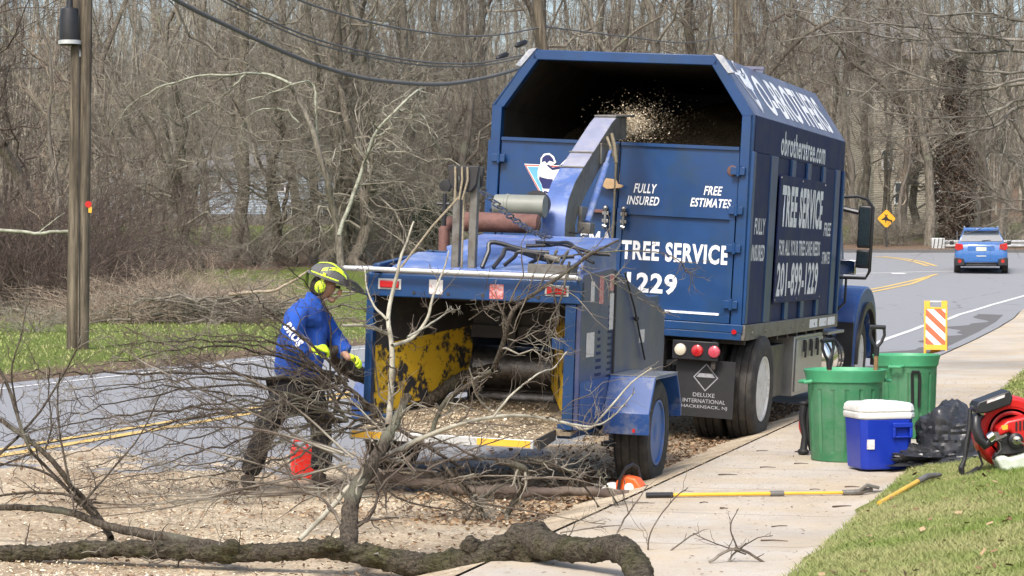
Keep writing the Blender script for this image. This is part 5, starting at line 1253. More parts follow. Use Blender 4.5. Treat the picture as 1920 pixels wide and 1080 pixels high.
# hydraulic hoses and levers on the deck
m = MB(); 
for i, (a, b, c_, r) in enumerate((((-.78, .2, 1.56), (-.74, .3, 1.74), (-.35, .4, 1.68), .016), ((-.70, .2, 1.56), (-.62, .3, 1.70), (-.30, .5, 1.62), .016), ((-.62, .2, 1.58), (-.50, .2, 1.68), (-.14, .3, 1.66), .014), ((-.55, .5, 1.72), (-.3, .6, 1.74), (.02, .7, 1.68), .014),
        ((-.50, .6, 1.75), (-.2, .4, 1.75), (.0, .3, 1.62), .012), ((-.46, .3, 1.60), (-.33, .2, 1.66), (-.25, .2, 1.56), .014))):
    c = poly_curve([a, tuple((Vector(a) * .4 + Vector(b) * .6) + Vector((0, 0, .0))), b, tuple(Vector(b).lerp(Vector(c_), .6) + Vector((0, 0, -.015))), c_], r, r, 20)[0][0]
    m.tube([tuple(p) for p in c], r, 8)
m.build('hydraulic_hoses', M['plastic_black'], ch)
m = MB()
for x in (-.30, -.22): m.cyl((x, .25, 1.60), (x + .06, .2, 1.70), .011, 8, 0)
m.box(-.42, -.14, .1, .4, 1.50, 1.60); m.cyl((-.33, .2, 1.655), (-.22, .22, 1.63), .022, 10); m.build('valve_bank', M['gray_metal'], ch, .003)
# chassis, axle, fenders, wheels, tongue, jack
m = MB()
for x in (-.12, XL + .12): m.box(x - .05, x + .05, .1, 3.1, .40, .50)
m.box(XL + .1, -.1, 1.18, 1.30, .34, .42); m.box(XL - .1, .1, 1.2, 1.28, .36, .43); m.box(-.82, -.70, 2.4, 4.35, .42, .54)
for sx in (-.15, XL + .15): m.tube([(sx, 3.05, .45), (-.76, 4.2, .48)], .045, 8)
m.box(-.84, -.68, 4.2, 4.6, .44, .54); m.build('chassis', M['blue'], ch, .006)
m = MB(); m.cyl((-.60, 3.6, .1), (-.60, 3.6, .85), .035, 12); m.box(-.68, -.52, 3.52, 3.68, .05, .09); m.build('jack', M['dark'], ch)
for sd in (0, 1):
    xa, xb = ((.006, .345) if sd == 0 else (XL - .345, XL - .002))
    m = MB(); t_ = .018
    out = [(.72, .40), (.70, .555), (.88, .81), (1.64, .81), (1.83, .57), (1.83, .47)]; inn = [(1.81, .47), (1.81, .56), (1.63, .79), (.895, .79), (.725, .555), (.74, .40)]
    m.prism(out + inn, 'x', xa, xb); fo = m.build('fender', M['fender'], ch, .006)
    m = MB(); m.box(xa, xb + .004, .89, 1.63, .811, .817); m.build('fender_step', M['alum'], fo)
    m = MB(); m.box(xb - .12 if sd == 0 else xa + .10, xb - .10 if sd == 0 else xa + .12, .705, .712, .42, .445); m.build('reflector', M['red_lens'], fo)
    wheel('wheel', (.175 if sd == 0 else XL - .175, 1.24, .385), .39, .26, 1 if sd == 0 else -1, ch, M['rim_blue'], .06, 6)
m = MB(); m.box(-.008, .0, .04, .09, .50, .72); m.build('reflective_strip', M['sticker_red'], ch)
# ------------------------------------------------------------------ skinned figures
def skin(name, nodes, edges, mt, parent, sub=2, root=0, world=True, fold=0.0):
    """nodes: list of (pos, radius or (rx, ry))"""
    me = bpy.data.meshes.new(name); me.from_pydata([tuple(n[0]) for n in nodes], edges, [])
    o = bpy.data.objects.new(name, me); col.objects.link(o)
    md = o.modifiers.new('s', 'SKIN'); md.use_smooth_shade = True; md.branch_smoothing = .6
    for i, n in enumerate(nodes):
        r = n[1] if isinstance(n[1], (tuple, list)) else (n[1], n[1]); me.skin_vertices[0].data[i].radius = r; me.skin_vertices[0].data[i].use_root = (i == root)
    sm = o.modifiers.new('u', 'SUBSURF'); sm.levels = sub; sm.render_levels = sub
    bpy.context.view_layer.update()
    m2 = bpy.data.meshes.new_from_object(o.evaluated_get(bpy.context.evaluated_depsgraph_get())); bpy.data.objects.remove(o)
    if fold:
        co = np.empty(len(m2.vertices) * 3, np.float32); m2.vertices.foreach_get('co', co); co = roughen(co.reshape(-1, 3).astype(float) * np.array([1, 1, 1.0]), fold, 8); m2.vertices.foreach_set('co', co.astype(np.float32).ravel()); m2.update()
    m2.name = name; m2.shade_smooth(); return link_mesh(name, m2, mt, parent, world)
def ch_edges(*runs): return [(a, b) for r in runs for a, b in zip(r[:-1], r[1:])]

# ------------------------------------------------------------------ the worker
WD = 15.75; ws_ = WD / 4300
def Q(px, py, dy=0.0): return Vector(((px - 960) * ws_, WD + dy, CAM_H - (py - 490) * ws_))
gz = surf(Q(560, 0).x, WD)
person = empty('person', (Q(560, 0).x, WD, gz)); tag(person, 'person in blue hooded sweatshirt and lime helmet feeding a branch into the chipper', 'person')
hd = Q(612, 540)
KB = .72
nb = [(Q(560, 700), (.125, .16)), (Q(566, 655), (.12, .155)), (Q(574, 610), (.13, .18)), (Q(580, 580), (.11, .17)), (Q(592, 562), .058), (Q(603, 548), .06), (hd + Vector((0, 0, .0)), (.085, .078)), (Q(613, 520), (.088, .08)),
      (Q(566, 590, -.19), .062), (Q(549, 642, -.23), .05), (Q(578, 655, -.27), .036), (Q(592, 650, -.27), .03),
      (Q(592, 592, .18), .062), (Q(622, 640, .22), .05), (Q(646, 668, .12), .036), (Q(655, 674, .08), .03),
      (Q(552, 722, -.09), .095), (Q(500, 800, -.12), .068), (Q(485, 840, -.12), .06), (Q(468, 896, -.12), .045), (Q(480, 912, -.13), .04),
      (Q(572, 722, .09), .095), (Q(602, 806, .08), .068), (Q(600, 850, .08), .058), (Q(594, 900, .06), .045), (Q(618, 914, .05), .04)]
nb = [(p_, (tuple(v * KB for v in r_) if isinstance(r_, tuple) else r_ * KB) if i_ not in (5, 6, 7) else r_) for i_, (p_, r_) in enumerate(nb)]
skin('body', nb, ch_edges([0, 1, 2, 3, 4, 5, 6, 7], [3, 8, 9, 10, 11], [3, 12, 13, 14, 15], [0, 16, 17, 18, 19, 20], [0, 21, 22, 23, 24, 25]), M['skin'], person)
nh = [(Q(553, 724), (.155, .19)), (Q(562, 660), (.155, .185)), (Q(570, 615), (.16, .205)), (Q(577, 580), (.125, .20)), (Q(588, 566), (.085, .10)), (Q(599, 556), (.068, .072)),
      (Q(562, 590, -.20), .092), (Q(554, 615, -.24), .090), (Q(549, 640, -.26), .085), (Q(566, 652, -.28), .074), (Q(588, 652, -.28), .056),
      (Q(592, 592, .19), .09), (Q(608, 618, .22), .085), (Q(624, 642, .22), .078), (Q(648, 668, .14), .056)]
hoodie = skin('sweatshirt', nh, ch_edges([0, 1, 2, 3, 4, 5], [3, 6, 7, 8, 9, 10], [3, 11, 12, 13, 14]), M['hoodie'], person, 3, fold=.020)
skin('hood', [(Q(578, 566, .0), (.06, .12)), (Q(574, 580, .02), (.055, .11)), (Q(566, 594, .03), (.04, .08))], [(0, 1), (1, 2)], M['hoodie'], hoodie)
text_part('ON', (0, 0, 0), (1, 0, 0), (0, 0, 1), .01, .01, M['white'], hoodie) if False else None
# white sleeve print follows the arm
a0 = Q(547, 607, -.335); a1 = Q(571, 642, -.35)
inv = wmat(hoodie).inverted()
ux = (a1 - a0).normalized(); uy = Vector((.55, 0, .4)); nn = Vector((0, -1, 0))
me_ = text_part('BROS', inv @ ((a0 + a1) / 2), ux, uy, .17, .062, M['white'], hoodie, .05, name='sleeve_print')
nt_ = [(Q(556, 708), (.15, .175)), (Q(550, 732, -.09), .118), (Q(522, 765, -.11), .100), (Q(500, 800, -.12), .086), (Q(486, 842, -.12), .078), (Q(470, 888, -.12), .075), (Q(574, 732, .09), .115), (Q(590, 770, .09), .098), (Q(602, 806, .08), .085), (Q(601, 850, .08), .078), (Q(596, 890, .07), .075)]
skin('trousers', nt_, ch_edges([0, 1, 2, 3, 4, 5], [0, 6, 7, 8, 9, 10]), M['trouser'], person, 3, fold=.022)
for a in ([(Q(469, 885, -.12), .062), (Q(466, 902, -.12), .058), (Q(474, 912, -.13), (.05, .042)), (Q(490, 916, -.14), (.045, .035))], [(Q(596, 886, .07), .062), (Q(594, 902, .06), .058), (Q(606, 912, .05), (.05, .042)), (Q(626, 915, .04), (.045, .035))]):
    skin('boot', a, ch_edges([0, 1, 2, 3]), M['boot'], person)
# gloves with five fingers curled round the branch
def glove(w0, fw, pn, parent, side):
    """w0 wrist, fw forward, pn palm normal (towards branch)"""
    fw = fw.normalized(); pn = pn.normalized(); sd = fw.cross(pn).normalized()
    nodes = [(w0, .034), (w0 + fw * .035, (.040, .024)), (w0 + fw * .075, (.046, .022))]; ed = [(0, 1), (1, 2)]
    for i, (o, l) in enumerate(((-.033, .85), (-.011, 1.0), (.011, .95), (.033, .75))):
        b = w0 + fw * .088 + sd * o; n0 = len(nodes); L_ = .032 * l
        nodes += [(b, .0115), (b + fw * L_ * .8 + pn * L_ * .3, .0105), (b + fw * L_ * 1.1 + pn * L_ * 1.3, .010), (b + fw * L_ * .5 + pn * L_ * 2.1, .009)]
        ed += [(2, n0), (n0, n0 + 1), (n0 + 1, n0 + 2), (n0 + 2, n0 + 3)]
    b = w0 + fw * .04 - sd * .036 * side; n0 = len(nodes); nodes += [(b, .015), (b - sd * .022 * side + fw * .022 + pn * .015, .0125), (b - sd * .018 * side + fw * .045 + pn * .038, .0105)]; ed += [(1, n0), (n0, n0 + 1), (n0 + 1, n0 + 2)]
    return skin('glove', nodes, ed, M['lime'], parent, 2)
glove(Q(588, 651, -.28), Vector((1, .25, .05)), Vector((.1, .6, -.8)), person, 1)
glove(Q(648, 668, .14), Vector((.8, -.5, -.25)), Vector((-.2, -.5, -.8)), person, -1)
# head details: face looks right and slightly down
fwd = Vector((.93, -.12, -.34)).normalized(); upv = Vector((.34, 0, .94)); upv = (upv - fwd * upv.dot(fwd)).normalized(); rt = fwd.cross(upv)
H0 = Q(612, 532)
HM = Matrix((( fwd.x, rt.x, upv.x, H0.x), (fwd.y, rt.y, upv.y, H0.y), (fwd.z, rt.z, upv.z, H0.z), (0, 0, 0, 1)))   # local x = face forward, z = up
def head_part(name, mb, mt, parent=None, **k):
    mb2 = MB(); mb2.v = [HM @ Vector(p) for p in mb.v]; mb2.f = mb.f; mb2.m = mb.m; return mb2.build(name, mt, parent or person, world=True, **k)
m = MB(); m.ball((.108, 0, -.025), (.018, .014, .024), 10, 8); m.ball((.098, 0, -.062), (.010, .026, .008), 10, 6); m.ball((.07, 0, -.09), (.03, .035, .022), 12, 8)
for s in (-1, 1): m.ball((.0, s * .083, -.02), (.018, .008, .03), 10, 8)
head_part('face', m, M['skin'])
m = MB()
for s in (-1, 1): m.ball((.085, s * .032, .005), .011, 10, 8)
head_part('eyes', m, M['plastic_black'])
m = MB(); m.ball((-.03, 0, -.03), (.075, .083, .085), 18, 12); head_part('hair', m, M['hair'])
# helmet
m = MB()
V = []; nu, nv = 36, 12
for i in range(nv + 1):
    ph = (PI / 2) * i / nv
    for j in range(nu):
        a = 2 * PI * j / nu; rx = .148 if math.cos(a) > 0 else .138
        V.append((rx * math.cos(a) * math.cos(ph), .118 * math.sin(a) * math.cos(ph), .035 + .115 * math.sin(ph) + .006 * math.cos(4 * a) * math.cos(ph)))
F = [(i*nu+j, i*nu+(j+1)%nu, (i+1)*nu+(j+1)%nu, (i+1)*nu+j) for i in range(nv) for j in range(nu)]; m.add(V, F)
m.lathe([(.148, .028), (.152, .03), (.152, .042), (.146, .045)], (0, 0, 0), 'z', 36)
m.prism([(.12, -.09), (.19, -.06), (.205, 0), (.19, .06), (.12, .09)], 'z', .03, .038)
hel = head_part('helmet', m, M['helmet_gray'])
m = MB()   # lime stripes: thin shells over the crown
def stripe(m, a0, a1, p0, p1, off=.003, n=12):
    V = []
    for k in range(n + 1):
        t_ = k / n; a = a0 + (a1 - a0) * t_
        for ph in (p0(t_), p1(t_)):
            rx = (.148 if math.cos(a) > 0 else .138) + off; V.append((rx * math.cos(a) * math.cos(ph), (.118 + off) * math.sin(a) * math.cos(ph), .035 + (.115 + off) * math.sin(ph)))
    m.add(V, [(2*i, 2*i+2, 2*i+3, 2*i+1) for i in range(n)])
for s in (1, -1):
    stripe(m, s * 2.9, s * .5, lambda t: .62 + .5 * math.sin(PI * t), lambda t: .82 + .5 * math.sin(PI * t)); stripe(m, s * 1.9, s * .35, lambda t: .32 + .35 * math.sin(PI * t), lambda t: .55 + .35 * math.sin(PI * t))
    stripe(m, s * 2.6, s * .9, lambda t: .02, lambda t: .16)
head_part('helmet_stripes', m, M['lime'], hel)
m = MB()
for s in (1, -1): m.ball((-.012, s * .112, -.03), (.038, .022, .046), 16, 10); m.box(-.022, -.002, s * .118 - .006, s * .118 + .006, .0, .07)
m.add([(-.15, -.05, .03), (-.15, .05, .03), (-.13, .075, -.06), (-.13, -.075, -.06), (-.11, 0, -.085)], [(0, 1, 2, 4, 3)])
head_part('ear_muffs', m, M['lime'], hel)
V = []; F = []
for i in range(7):
    for j in range(11):
        a = -1.1 + 2.2 * j / 10; t_ = i / 6; r = .15 + .10 * t_; V.append((.06 + r * math.cos(a) * .9, .125 * math.sin(a), .075 + .02 * t_ - .02 * t_ * t_ - .05 * t_))
m = MB()
for i in range(7):
    m.tube([V[i * 11 + j] for j in range(11)], .0022 if 0 < i < 6 else .005, 4)
for j in range(11): m.tube([V[i * 11 + j] for i in range(7)], .0018, 4)
head_part('visor', m, M['mesh'], hel)
# red fuel can on the road by the worker's feet
p = Vector((Q(551, 0).x, 16.4, 0)); p.z = surf(p.x, p.y); fc = empty('fuel_can', p, .2); tag(fc, 'bright red fuel can standing on the road behind the worker\'s legs', 'fuel can')
m = MB(); m.prism([(-.085, 0), (.085, 0), (.085, .17), (.04, .225), (-.085, .235)], 'y', -.06, .06); m.build('can_body', M['redcan'], fc, .014, seg=3)
m = MB(); m.tube([(-.07, 0, .22), (-.06, 0, .275), (.01, 0, .28), (.04, 0, .225)], .010, 8); m.cyl((.055, 0, .20), (.10, 0, .27), .013, 10); m.build('handle_and_spout', M['redcan'], fc)

# ------------------------------------------------------------------ things on the pavement
def place(name, px, py, rz, label, cat, d=None, group=None):
    p = G(px, py) if d is None else Vector(((px - 960) * d / 4300, d, surf((px - 960) * d / 4300, d)))
    return tag(empty(name, p, rz), label, cat, group)
def bin_(px, d, rz, label, h=.69, r=.275, tilt=0):
    b = place('ribbed_bin', px, 0, rz, label, 'rubbish bin', d, 'green ribbed bins')
    m = MB(); n = 96; V = []; prof = [(.0, .86), (.02, .90), (.10, .915), (.80, .99), (.84, 1.0)]
    rows = [(z, k, rib) for z, k, rib in ((.0, .84, 0), (.015, .885, 0), (.10, .895, 0), (.12, .90, 1), (.45, .935, 1), (.78, .965, 1), (.80, .97, 0), (.86, .975, 0))]
    for z, k, rib in rows:
        for j in range(n):
            a = 2 * PI * j / n; q = j % 6; rr = r * k * (1 + (0 if not rib else (-.03 if q == 0 else .006))); V.append((rr * math.cos(a), rr * math.sin(a), z * h))
    F = [(i*n+j, i*n+(j+1)%n, (i+1)*n+(j+1)%n, (i+1)*n+j) for i in range(len(rows) - 1) for j in range(n)] + [tuple(range(n))[::-1]]
    m.add(V, F); m.build('bin_body', M['green_can'], b, ang=14)
    m = MB(); m.lathe([(r * .975, .86 * h), (r * 1.02, .875 * h), (r * 1.045, .94 * h), (r * 1.085, .985 * h), (r * 1.09, 1.0 * h), (r * 1.06, 1.005 * h), (r * 1.0, .96 * h), (r * .94, .86 * h), (r * .90, .5 * h), (r * .85, .03 * h), (.001, .025 * h)], (0, 0, 0), 'z', 64); m.build('bin_rim', M['green_rim'], b)
    m = MB()
    for s in (1, -1): m.tube([(s * r * 1.05, -.06, .88 * h), (s * r * 1.22, -.05, .87 * h), (s * r * 1.22, .05, .87 * h), (s * r * 1.05, .06, .88 * h)], .014, 8)
    m.build('bin_handle', M['green_rim'], b)
    return b
b1 = bin_(1585, 17.62, .3, 'green ribbed plastic bin behind the cooler, tool handles sticking out of it', .70, .292); 
b2 = bin_(1700, 19.9, 1.1, 'green ribbed plastic bin farther back with a black strap handle down its side', .72, .268)
m = MB(); p0 = [(-.055, -.322, .60), (-.045, -.345, .655), (.045, -.345, .655), (.055, -.322, .60)]
m.tube([(.04, -.262, .28), (.035, -.275, .56), (.04, -.28, .585), (.09, -.27, .585), (.10, -.26, .56), (.095, -.25, .28)], .013, 8)
o = m.build('strap_handle', M['plastic_black'], b2); o.rotation_euler = (0, 0, -1.1 - .12)
def dgrip(px, py_top, py_bot, d, lean, label, rz=0.0):
    """a D-handled tool standing in the bin"""
    top = P3(px, py_top, d); base = Vector((top.x - lean * .8, d + .02, surf(top.x, d) + .06)); t_ = empty('shovel', base); tag(t_, label, 'shovel', 'shovels in the front bin')
    ax = (top - base); Lh = ax.length; ax = ax.normalized(); sx = Vector((math.cos(rz), math.sin(rz), 0)); sx = (sx - ax * sx.dot(ax)).normalized()
    m = MB(); m.tube([base, base + ax * (Lh - .20)], .017, 10); m.build('shaft', M['wood'], t_, world=True)
    m = MB(); g = base + ax * (Lh - .20)
    m.tube([g - ax * .03, g + ax * .04], [.021, .022], 10); 
    L_ = [g + ax * .03, g + ax * .075 - sx * .035, g + ax * .13 - sx * .056, g + ax * .19 - sx * .050]; R__ = [g + ax * .03, g + ax * .075 + sx * .035, g + ax * .13 + sx * .056, g + ax * .19 + sx * .050]
    m.tube(L_, .012, 8); m.tube(R__, .012, 8); m.tube([g + ax * .19 - sx * .062, g + ax * .19 + sx * .062], .017, 10); m.build('d_grip', M['plastic_black'], t_, world=True)
    m = MB(); m.v = []; w_ = .10
    m.add([base - sx * w_, base + sx * w_, base + sx * w_ + ax * .26, base - sx * w_ + ax * .26, base - sx * w_ + Vector((0, .012, 0)), base + sx * w_ + Vector((0, .012, 0)), base + sx * w_ + ax * .26 + Vector((0, .012, 0)), base - sx * w_ + ax * .26 + Vector((0, .012, 0))], [(0,1,2,3),(7,6,5,4),(0,4,5,1),(1,5,6,2),(2,6,7,3),(3,7,4,0)])
    m.build('blade', M['steel'], t_, .006, world=True)
dgrip(1646, 611, 0, 17.68, .05, 'shovel with upright open D grip in the green bin, right-hand one')
dgrip(1552, 636, 0, 17.5, -.07, 'shovel with broad tilted D grip in the green bin, left-hand one', .6)
# cooler
cl = place('cooler', 1648, 0, .22, 'royal blue wheeled cooler with white lid in front of the green bin', 'cooler', 16.78)
m = MB(); w_, dd_ = .205, .19
def rr(w, d, c=.04): return [(-w, -d + c), (-w + c, -d), (w - c, -d), (w, -d + c), (w, d - c), (w - c, d), (-w + c, d), (-w, d - c)]
def loft(m, secs, k=0):
    n = len(secs[0][0]); V = []
    for poly, z in secs: V += [(p[0], p[1], z) for p in poly]
    F = [(i*n+j, i*n+(j+1)%n, (i+1)*n+(j+1)%n, (i+1)*n+j) for i in range(len(secs) - 1) for j in range(n)] + [tuple(range(n))[::-1], tuple(range((len(secs)-1)*n, len(secs)*n))]
    m.add(V, F, k)
loft(m, [(rr(w_ * .90, dd_ * .90), .02), (rr(w_ * .93, dd_ * .93), .04), (rr(w_ * .985, dd_ * .985), .36), (rr(w_, dd_), .385)]); cb_ = m.build('cooler_body', M['cool_blue'], cl, .008, seg=3)
m = MB(); m.prism([(.045, -.0), (.165, -.0), (.155, .075), (.055, .075)], 'y', -dd_ - .022, -dd_ + .01)
m.v = []; m.f = []; m.m = []
m.box(.030, .180, -dd_ - .028, -dd_ + .012, .325, .36); m.box(.030, .052, -dd_ - .024, -dd_ + .014, .25, .326); m.box(.158, .180, -dd_ - .024, -dd_ + .014, .25, .326); m.box(.050, .160, -dd_ - .016, -dd_ + .016, .25, .262); m.build('carry_handle', M['cool_blue'], cl, .006, seg=3)
m = MB(); loft(m, [(rr(w_ * 1.01, dd_ * 1.01), .386), (rr(w_ * 1.05, dd_ * 1.05), .40), (rr(w_ * 1.05, dd_ * 1.05), .43), (rr(w_ * 1.0, dd_ * 1.0), .435)]); m.build('collar', M['cool_white'], cl, .005)
m = MB(); loft(m, [(rr(w_ * 1.03, dd_ * 1.03), .437), (rr(w_ * 1.05, dd_ * 1.05), .45), (rr(w_ * 1.02, dd_ * 1.02), .485), (rr(w_ * .93, dd_ * .90), .502)])
for x in (-.09, .09): loft(m, [(rr(.085, .15), .50), (rr(.078, .14), .512)])
m.build('lid', M['cool_white'], cl, .008, seg=3)
m = MB(); m.box(-w_ + .045, -w_ + .10, -dd_ - .0, -dd_ + .02, .17, .24); m.build('label_sticker', M['sticker'], cl)
for yy in (-.15, .15):
    m = MB(); m.lathe([(.001, -.02), (.05, -.02), (.058, -.012), (.058, .012), (.05, .02), (.001, .02)], (w_ - .01, yy * .0 + (yy if yy > 0 else -.16), .058), 'y', 22); m.build('cooler_wheel', M['black'], cl)
# bin bag
bg = place('bin_bag', 1765, 0, .0, 'crumpled black bin bag slumped between the cooler and the red blower', 'bin bag', 16.75)
def crumple(name, c, r, seed, mt, parent, nu=64, nv=40, amp=.2):
    from mathutils import noise as nz
    m = MB(); V = []
    for i in range(nv + 1):
        ph = -PI / 2 + PI * i / nv
        for j in range(nu):
            a = 2 * PI * j / nu; d = Vector((math.cos(ph) * math.cos(a), math.cos(ph) * math.sin(a), math.sin(ph)))
            k = 1 + amp * (nz.noise(d * 1.6 + Vector((seed, 0, 0))) * 1.6) + amp * .5 * abs(nz.noise(d * 4.5 + Vector((0, seed, 0)))) * 2 - amp * .6 * abs(nz.noise(d * 9 + Vector((0, 0, seed))))
            p = Vector((d.x * r[0], d.y * r[1], d.z * r[2])) * k + Vector(c); p.z = max(p.z, .004 + .004 * math.sin(a * 5)); V.append(p)
    m.add(V, [(i*nu+j, i*nu+(j+1)%nu, (i+1)*nu+(j+1)%nu, (i+1)*nu+j) for i in range(nv) for j in range(nu)]); return m.build(name, mt, parent, ang=28)
crumple('bag_sack', (.06, .02, .17), (.24, .22, .27), 3.1, M['bag'], bg, amp=.16)
crumple('bag_skirt', (-.05, -.06, .03), (.36, .24, .09), 7.7, M['bag'], bg, amp=.42)
# backpack blower (lying on its side on the grass bank)
bp = place('backpack_blower', 1868, 0, .1, 'red backpack leaf blower lying on the grass bank at the right edge', 'leaf blower', G(1868, 887).y)
BD = bp.location.y
def Bq(px, py, dy=0.0): return Vector(((px - 1868) * BD / 4300, dy, -(py - 887) * BD / 4300))
bp.rotation_euler = (0, 0, 0)
m = MB(); c = Bq(1898, 812, .10); c_fan = c.copy(); R0 = .245
m.lathe([(.001, -.09), (R0 * .75, -.09), (R0 * .95, -.07), (R0, -.03), (R0, .03), (R0 * .93, .07), (.001, .08)], c, 'y', 44); m.lathe([(R0 * .70, -.105), (R0 * .90, -.11), (R0 * .93, -.09), (R0 * .70, -.09)], c, 'y', 44, close=True); m.build('fan_housing', M['red'], bp, .004)
m = MB(); m.prism([(Bq(1865, 0).x, Bq(0, 815).z), (Bq(1862, 0).x, Bq(0, 800).z), (Bq(1880, 0).x, Bq(0, 786).z), (Bq(1925, 0).x, Bq(0, 776).z), (Bq(1940, 0).x, Bq(0, 800).z), (Bq(1935, 0).x, Bq(0, 835).z), (Bq(1905, 0).x, Bq(0, 832).z), (Bq(1885, 0).x, Bq(0, 806).z)], 'y', -.17, .0); m.build('engine_cover', M['red'], bp, .016, seg=3)
m = MB()
for i, x in enumerate((1896, 1903, 1910, 1917)): a = Bq(x, 796 - i, -.172); m.box(a.x - .006, a.x + .006, -.176, -.165, a.z - .03, a.z + .03)
m.build('cooling_slots', M['plastic_black'], bp)
m = MB(); m.prism([(Bq(1866, 0).x, Bq(0, 850).z), (Bq(1868, 0).x, Bq(0, 812).z), (Bq(1884, 0).x, Bq(0, 806).z), (Bq(1912, 0).x, Bq(0, 822).z), (Bq(1930, 0).x, Bq(0, 845).z)], 'y', -.135, -.05); m.build('engine_block', M['dark'], bp, .006)
m = MB()
for rr_ in (.12, .16, .20): m.lathe([(rr_, -.098), (rr_ + .012, -.102), (rr_ + .024, -.098)], c_fan, 'y', 44)
m.build('housing_ribs', M['red'], bp)
m = MB(); a = Bq(1895, 822, -.15); m.lathe([(.001, -.05), (.03, -.05), (.048, -.035), (.05, .03), (.001, .03)], a, 'y', 24); m.build('starter_cover', M['plastic_black'], bp)
m = MB(); m.lathe([(.008, -.058), (.028, -.056), (.030, -.05), (.008, -.052)], a, 'y', 18, close=True); m.tube([a + Vector((0, -.055, 0)), a + Vector((.05, -.06, -.02)), a + Vector((.06, -.05, -.07))], .006, 6); m.build('starter_grip', M['chrome'], bp)
m = MB(); m.prism([(Bq(1858, 0).x, Bq(0, 856).z), (Bq(1872, 0).x, Bq(0, 850).z), (Bq(1885, 0).x, Bq(0, 855).z), (Bq(1925, 0).x, Bq(0, 842).z), (Bq(1930, 0).x, Bq(0, 868).z), (Bq(1900, 0).x, Bq(0, 880).z), (Bq(1878, 0).x, Bq(0, 884).z), (Bq(1866, 0).x, Bq(0, 874).z)], 'y', -.19, .02); m.build('fuel_tank', M['tank'], bp, .02, seg=3)
m = MB(); a = Bq(1862, 852, -.09); m.cyl(a - Vector((.012, 0, -.004)), a + Vector((.02, 0, -.008)), .030, 16); m.build('fuel_cap', M['plastic_black'], bp, .003)
m = MB(); m.tube([Bq(1838, 775, -.05), Bq(1826, 785, -.09), Bq(1825, 800, -.10), Bq(1832, 820, -.11), Bq(1842, 832, -.11), Bq(1852, 824, -.11), Bq(1860, 812, -.1)], [.03, .034, .036, .037, .037, .034, .03], 16)
for i in range(7): pass
m.build('elbow_tube', M['plastic_black'], bp)
m = MB(); m.lathe([(.026, 0), (.036, 0), (.036, .03), (.026, .03)], Bq(1836, 777, -.06), 'z', 16, close=True); m.tube([Bq(1848, 820, -.13), Bq(1858, 812, -.14)], .036, 12); m.build('clamp', M['chrome'], bp)
m = MB(); m.prism([(Bq(1823, 0).x, Bq(0, 760).z), (Bq(1828, 0).x, Bq(0, 752).z), (Bq(1870, 0).x, Bq(0, 736).z), (Bq(1886, 0).x, Bq(0, 730).z), (Bq(1892, 0).x, Bq(0, 744).z), (Bq(1888, 0).x, Bq(0, 757).z), (Bq(1845, 0).x, Bq(0, 772).z), (Bq(1826, 0).x, Bq(0, 774).z)], 'y', -.14, .10); fb = m.build('filter_box', M['plastic_black'], bp, .01, seg=3)
m = MB(); m.v = []; a = Bq(1843, 752, -.143); b = Bq(1876, 740, -.143); u = (b - a); n_ = Vector((0, 0, .03)); m.add([a - n_ * .3, b - n_ * .3, b + n_ * .3, a + n_ * .3], [(0, 1, 2, 3)]); m.build('name_plate', M['sticker'], fb)
m = MB(); m.tube([Bq(1820, 768, .0), Bq(1818, 800, -.02), Bq(1810, 838, -.04), Bq(1808, 858, -.05)], [.014, .018, .018, .012], 8); m.tube([Bq(1808, 858, -.05), Bq(1800, 876, -.06), Bq(1803, 893, -.05), Bq(1822, 888, -.04), Bq(1835, 878, .0)], [.012, .02, .026, .024, .015], 8); m.tube([Bq(1835, 845, .0), Bq(1842, 870, -.02), Bq(1836, 880, -.02)], .008, 6); m.build('harness_strap', M['black'], bp)
m = MB(); m.tube([Bq(1858, 818, -.15), Bq(1866, 828, -.17), Bq(1868, 840, -.16), Bq(1862, 848, -.14)], .004, 6); m.box(Bq(1851, 0).x, Bq(1870, 0).x, -.16, -.10, Bq(0, 824).z, Bq(0, 808).z); m.tube([Bq(1858, 822, -.17), Bq(1878, 812, -.18)], .009, 6); m.build('carburettor', M['gray_metal'], bp)
m = MB(); m.prism([(Bq(1868, 0).x, Bq(0, 795).z), (Bq(1880, 0).x, Bq(0, 793).z), (Bq(1880, 0).x, Bq(0, 802).z), (Bq(1870, 0).x, Bq(0, 803).z)], 'y', -.1725, -.1705); m.build('decal', M['pole_yellow'], bp)
# second blower behind the front bin
b3 = place('backpack_blower', 1520, 0, .4, 'black and red blower half hidden behind the left side of the front green bin', 'leaf blower', 18.1)
m = MB(); m.lathe([(.001, -.07), (.13, -.07), (.16, -.03), (.16, .03), (.13, .07), (.001, .07)], (.10, .05, .24), 'y', 32); m.build('fan_housing', M['red'], b3)
m = MB(); m.tube([(-.06, 0, .40), (-.075, 0, .3), (-.05, 0, .15), (-.075, -.02, .03)], [.03, .028, .025, .03], 10); m.ball((-.06, 0, .41), (.035, .04, .02)); m.ball((-.07, -.01, .03), (.045, .05, .028)); m.tube([(-.01, 0, .44), (-.03, 0, .2), (.02, 0, .04)], .028, 10); m.build('frame', M['black'], b3)
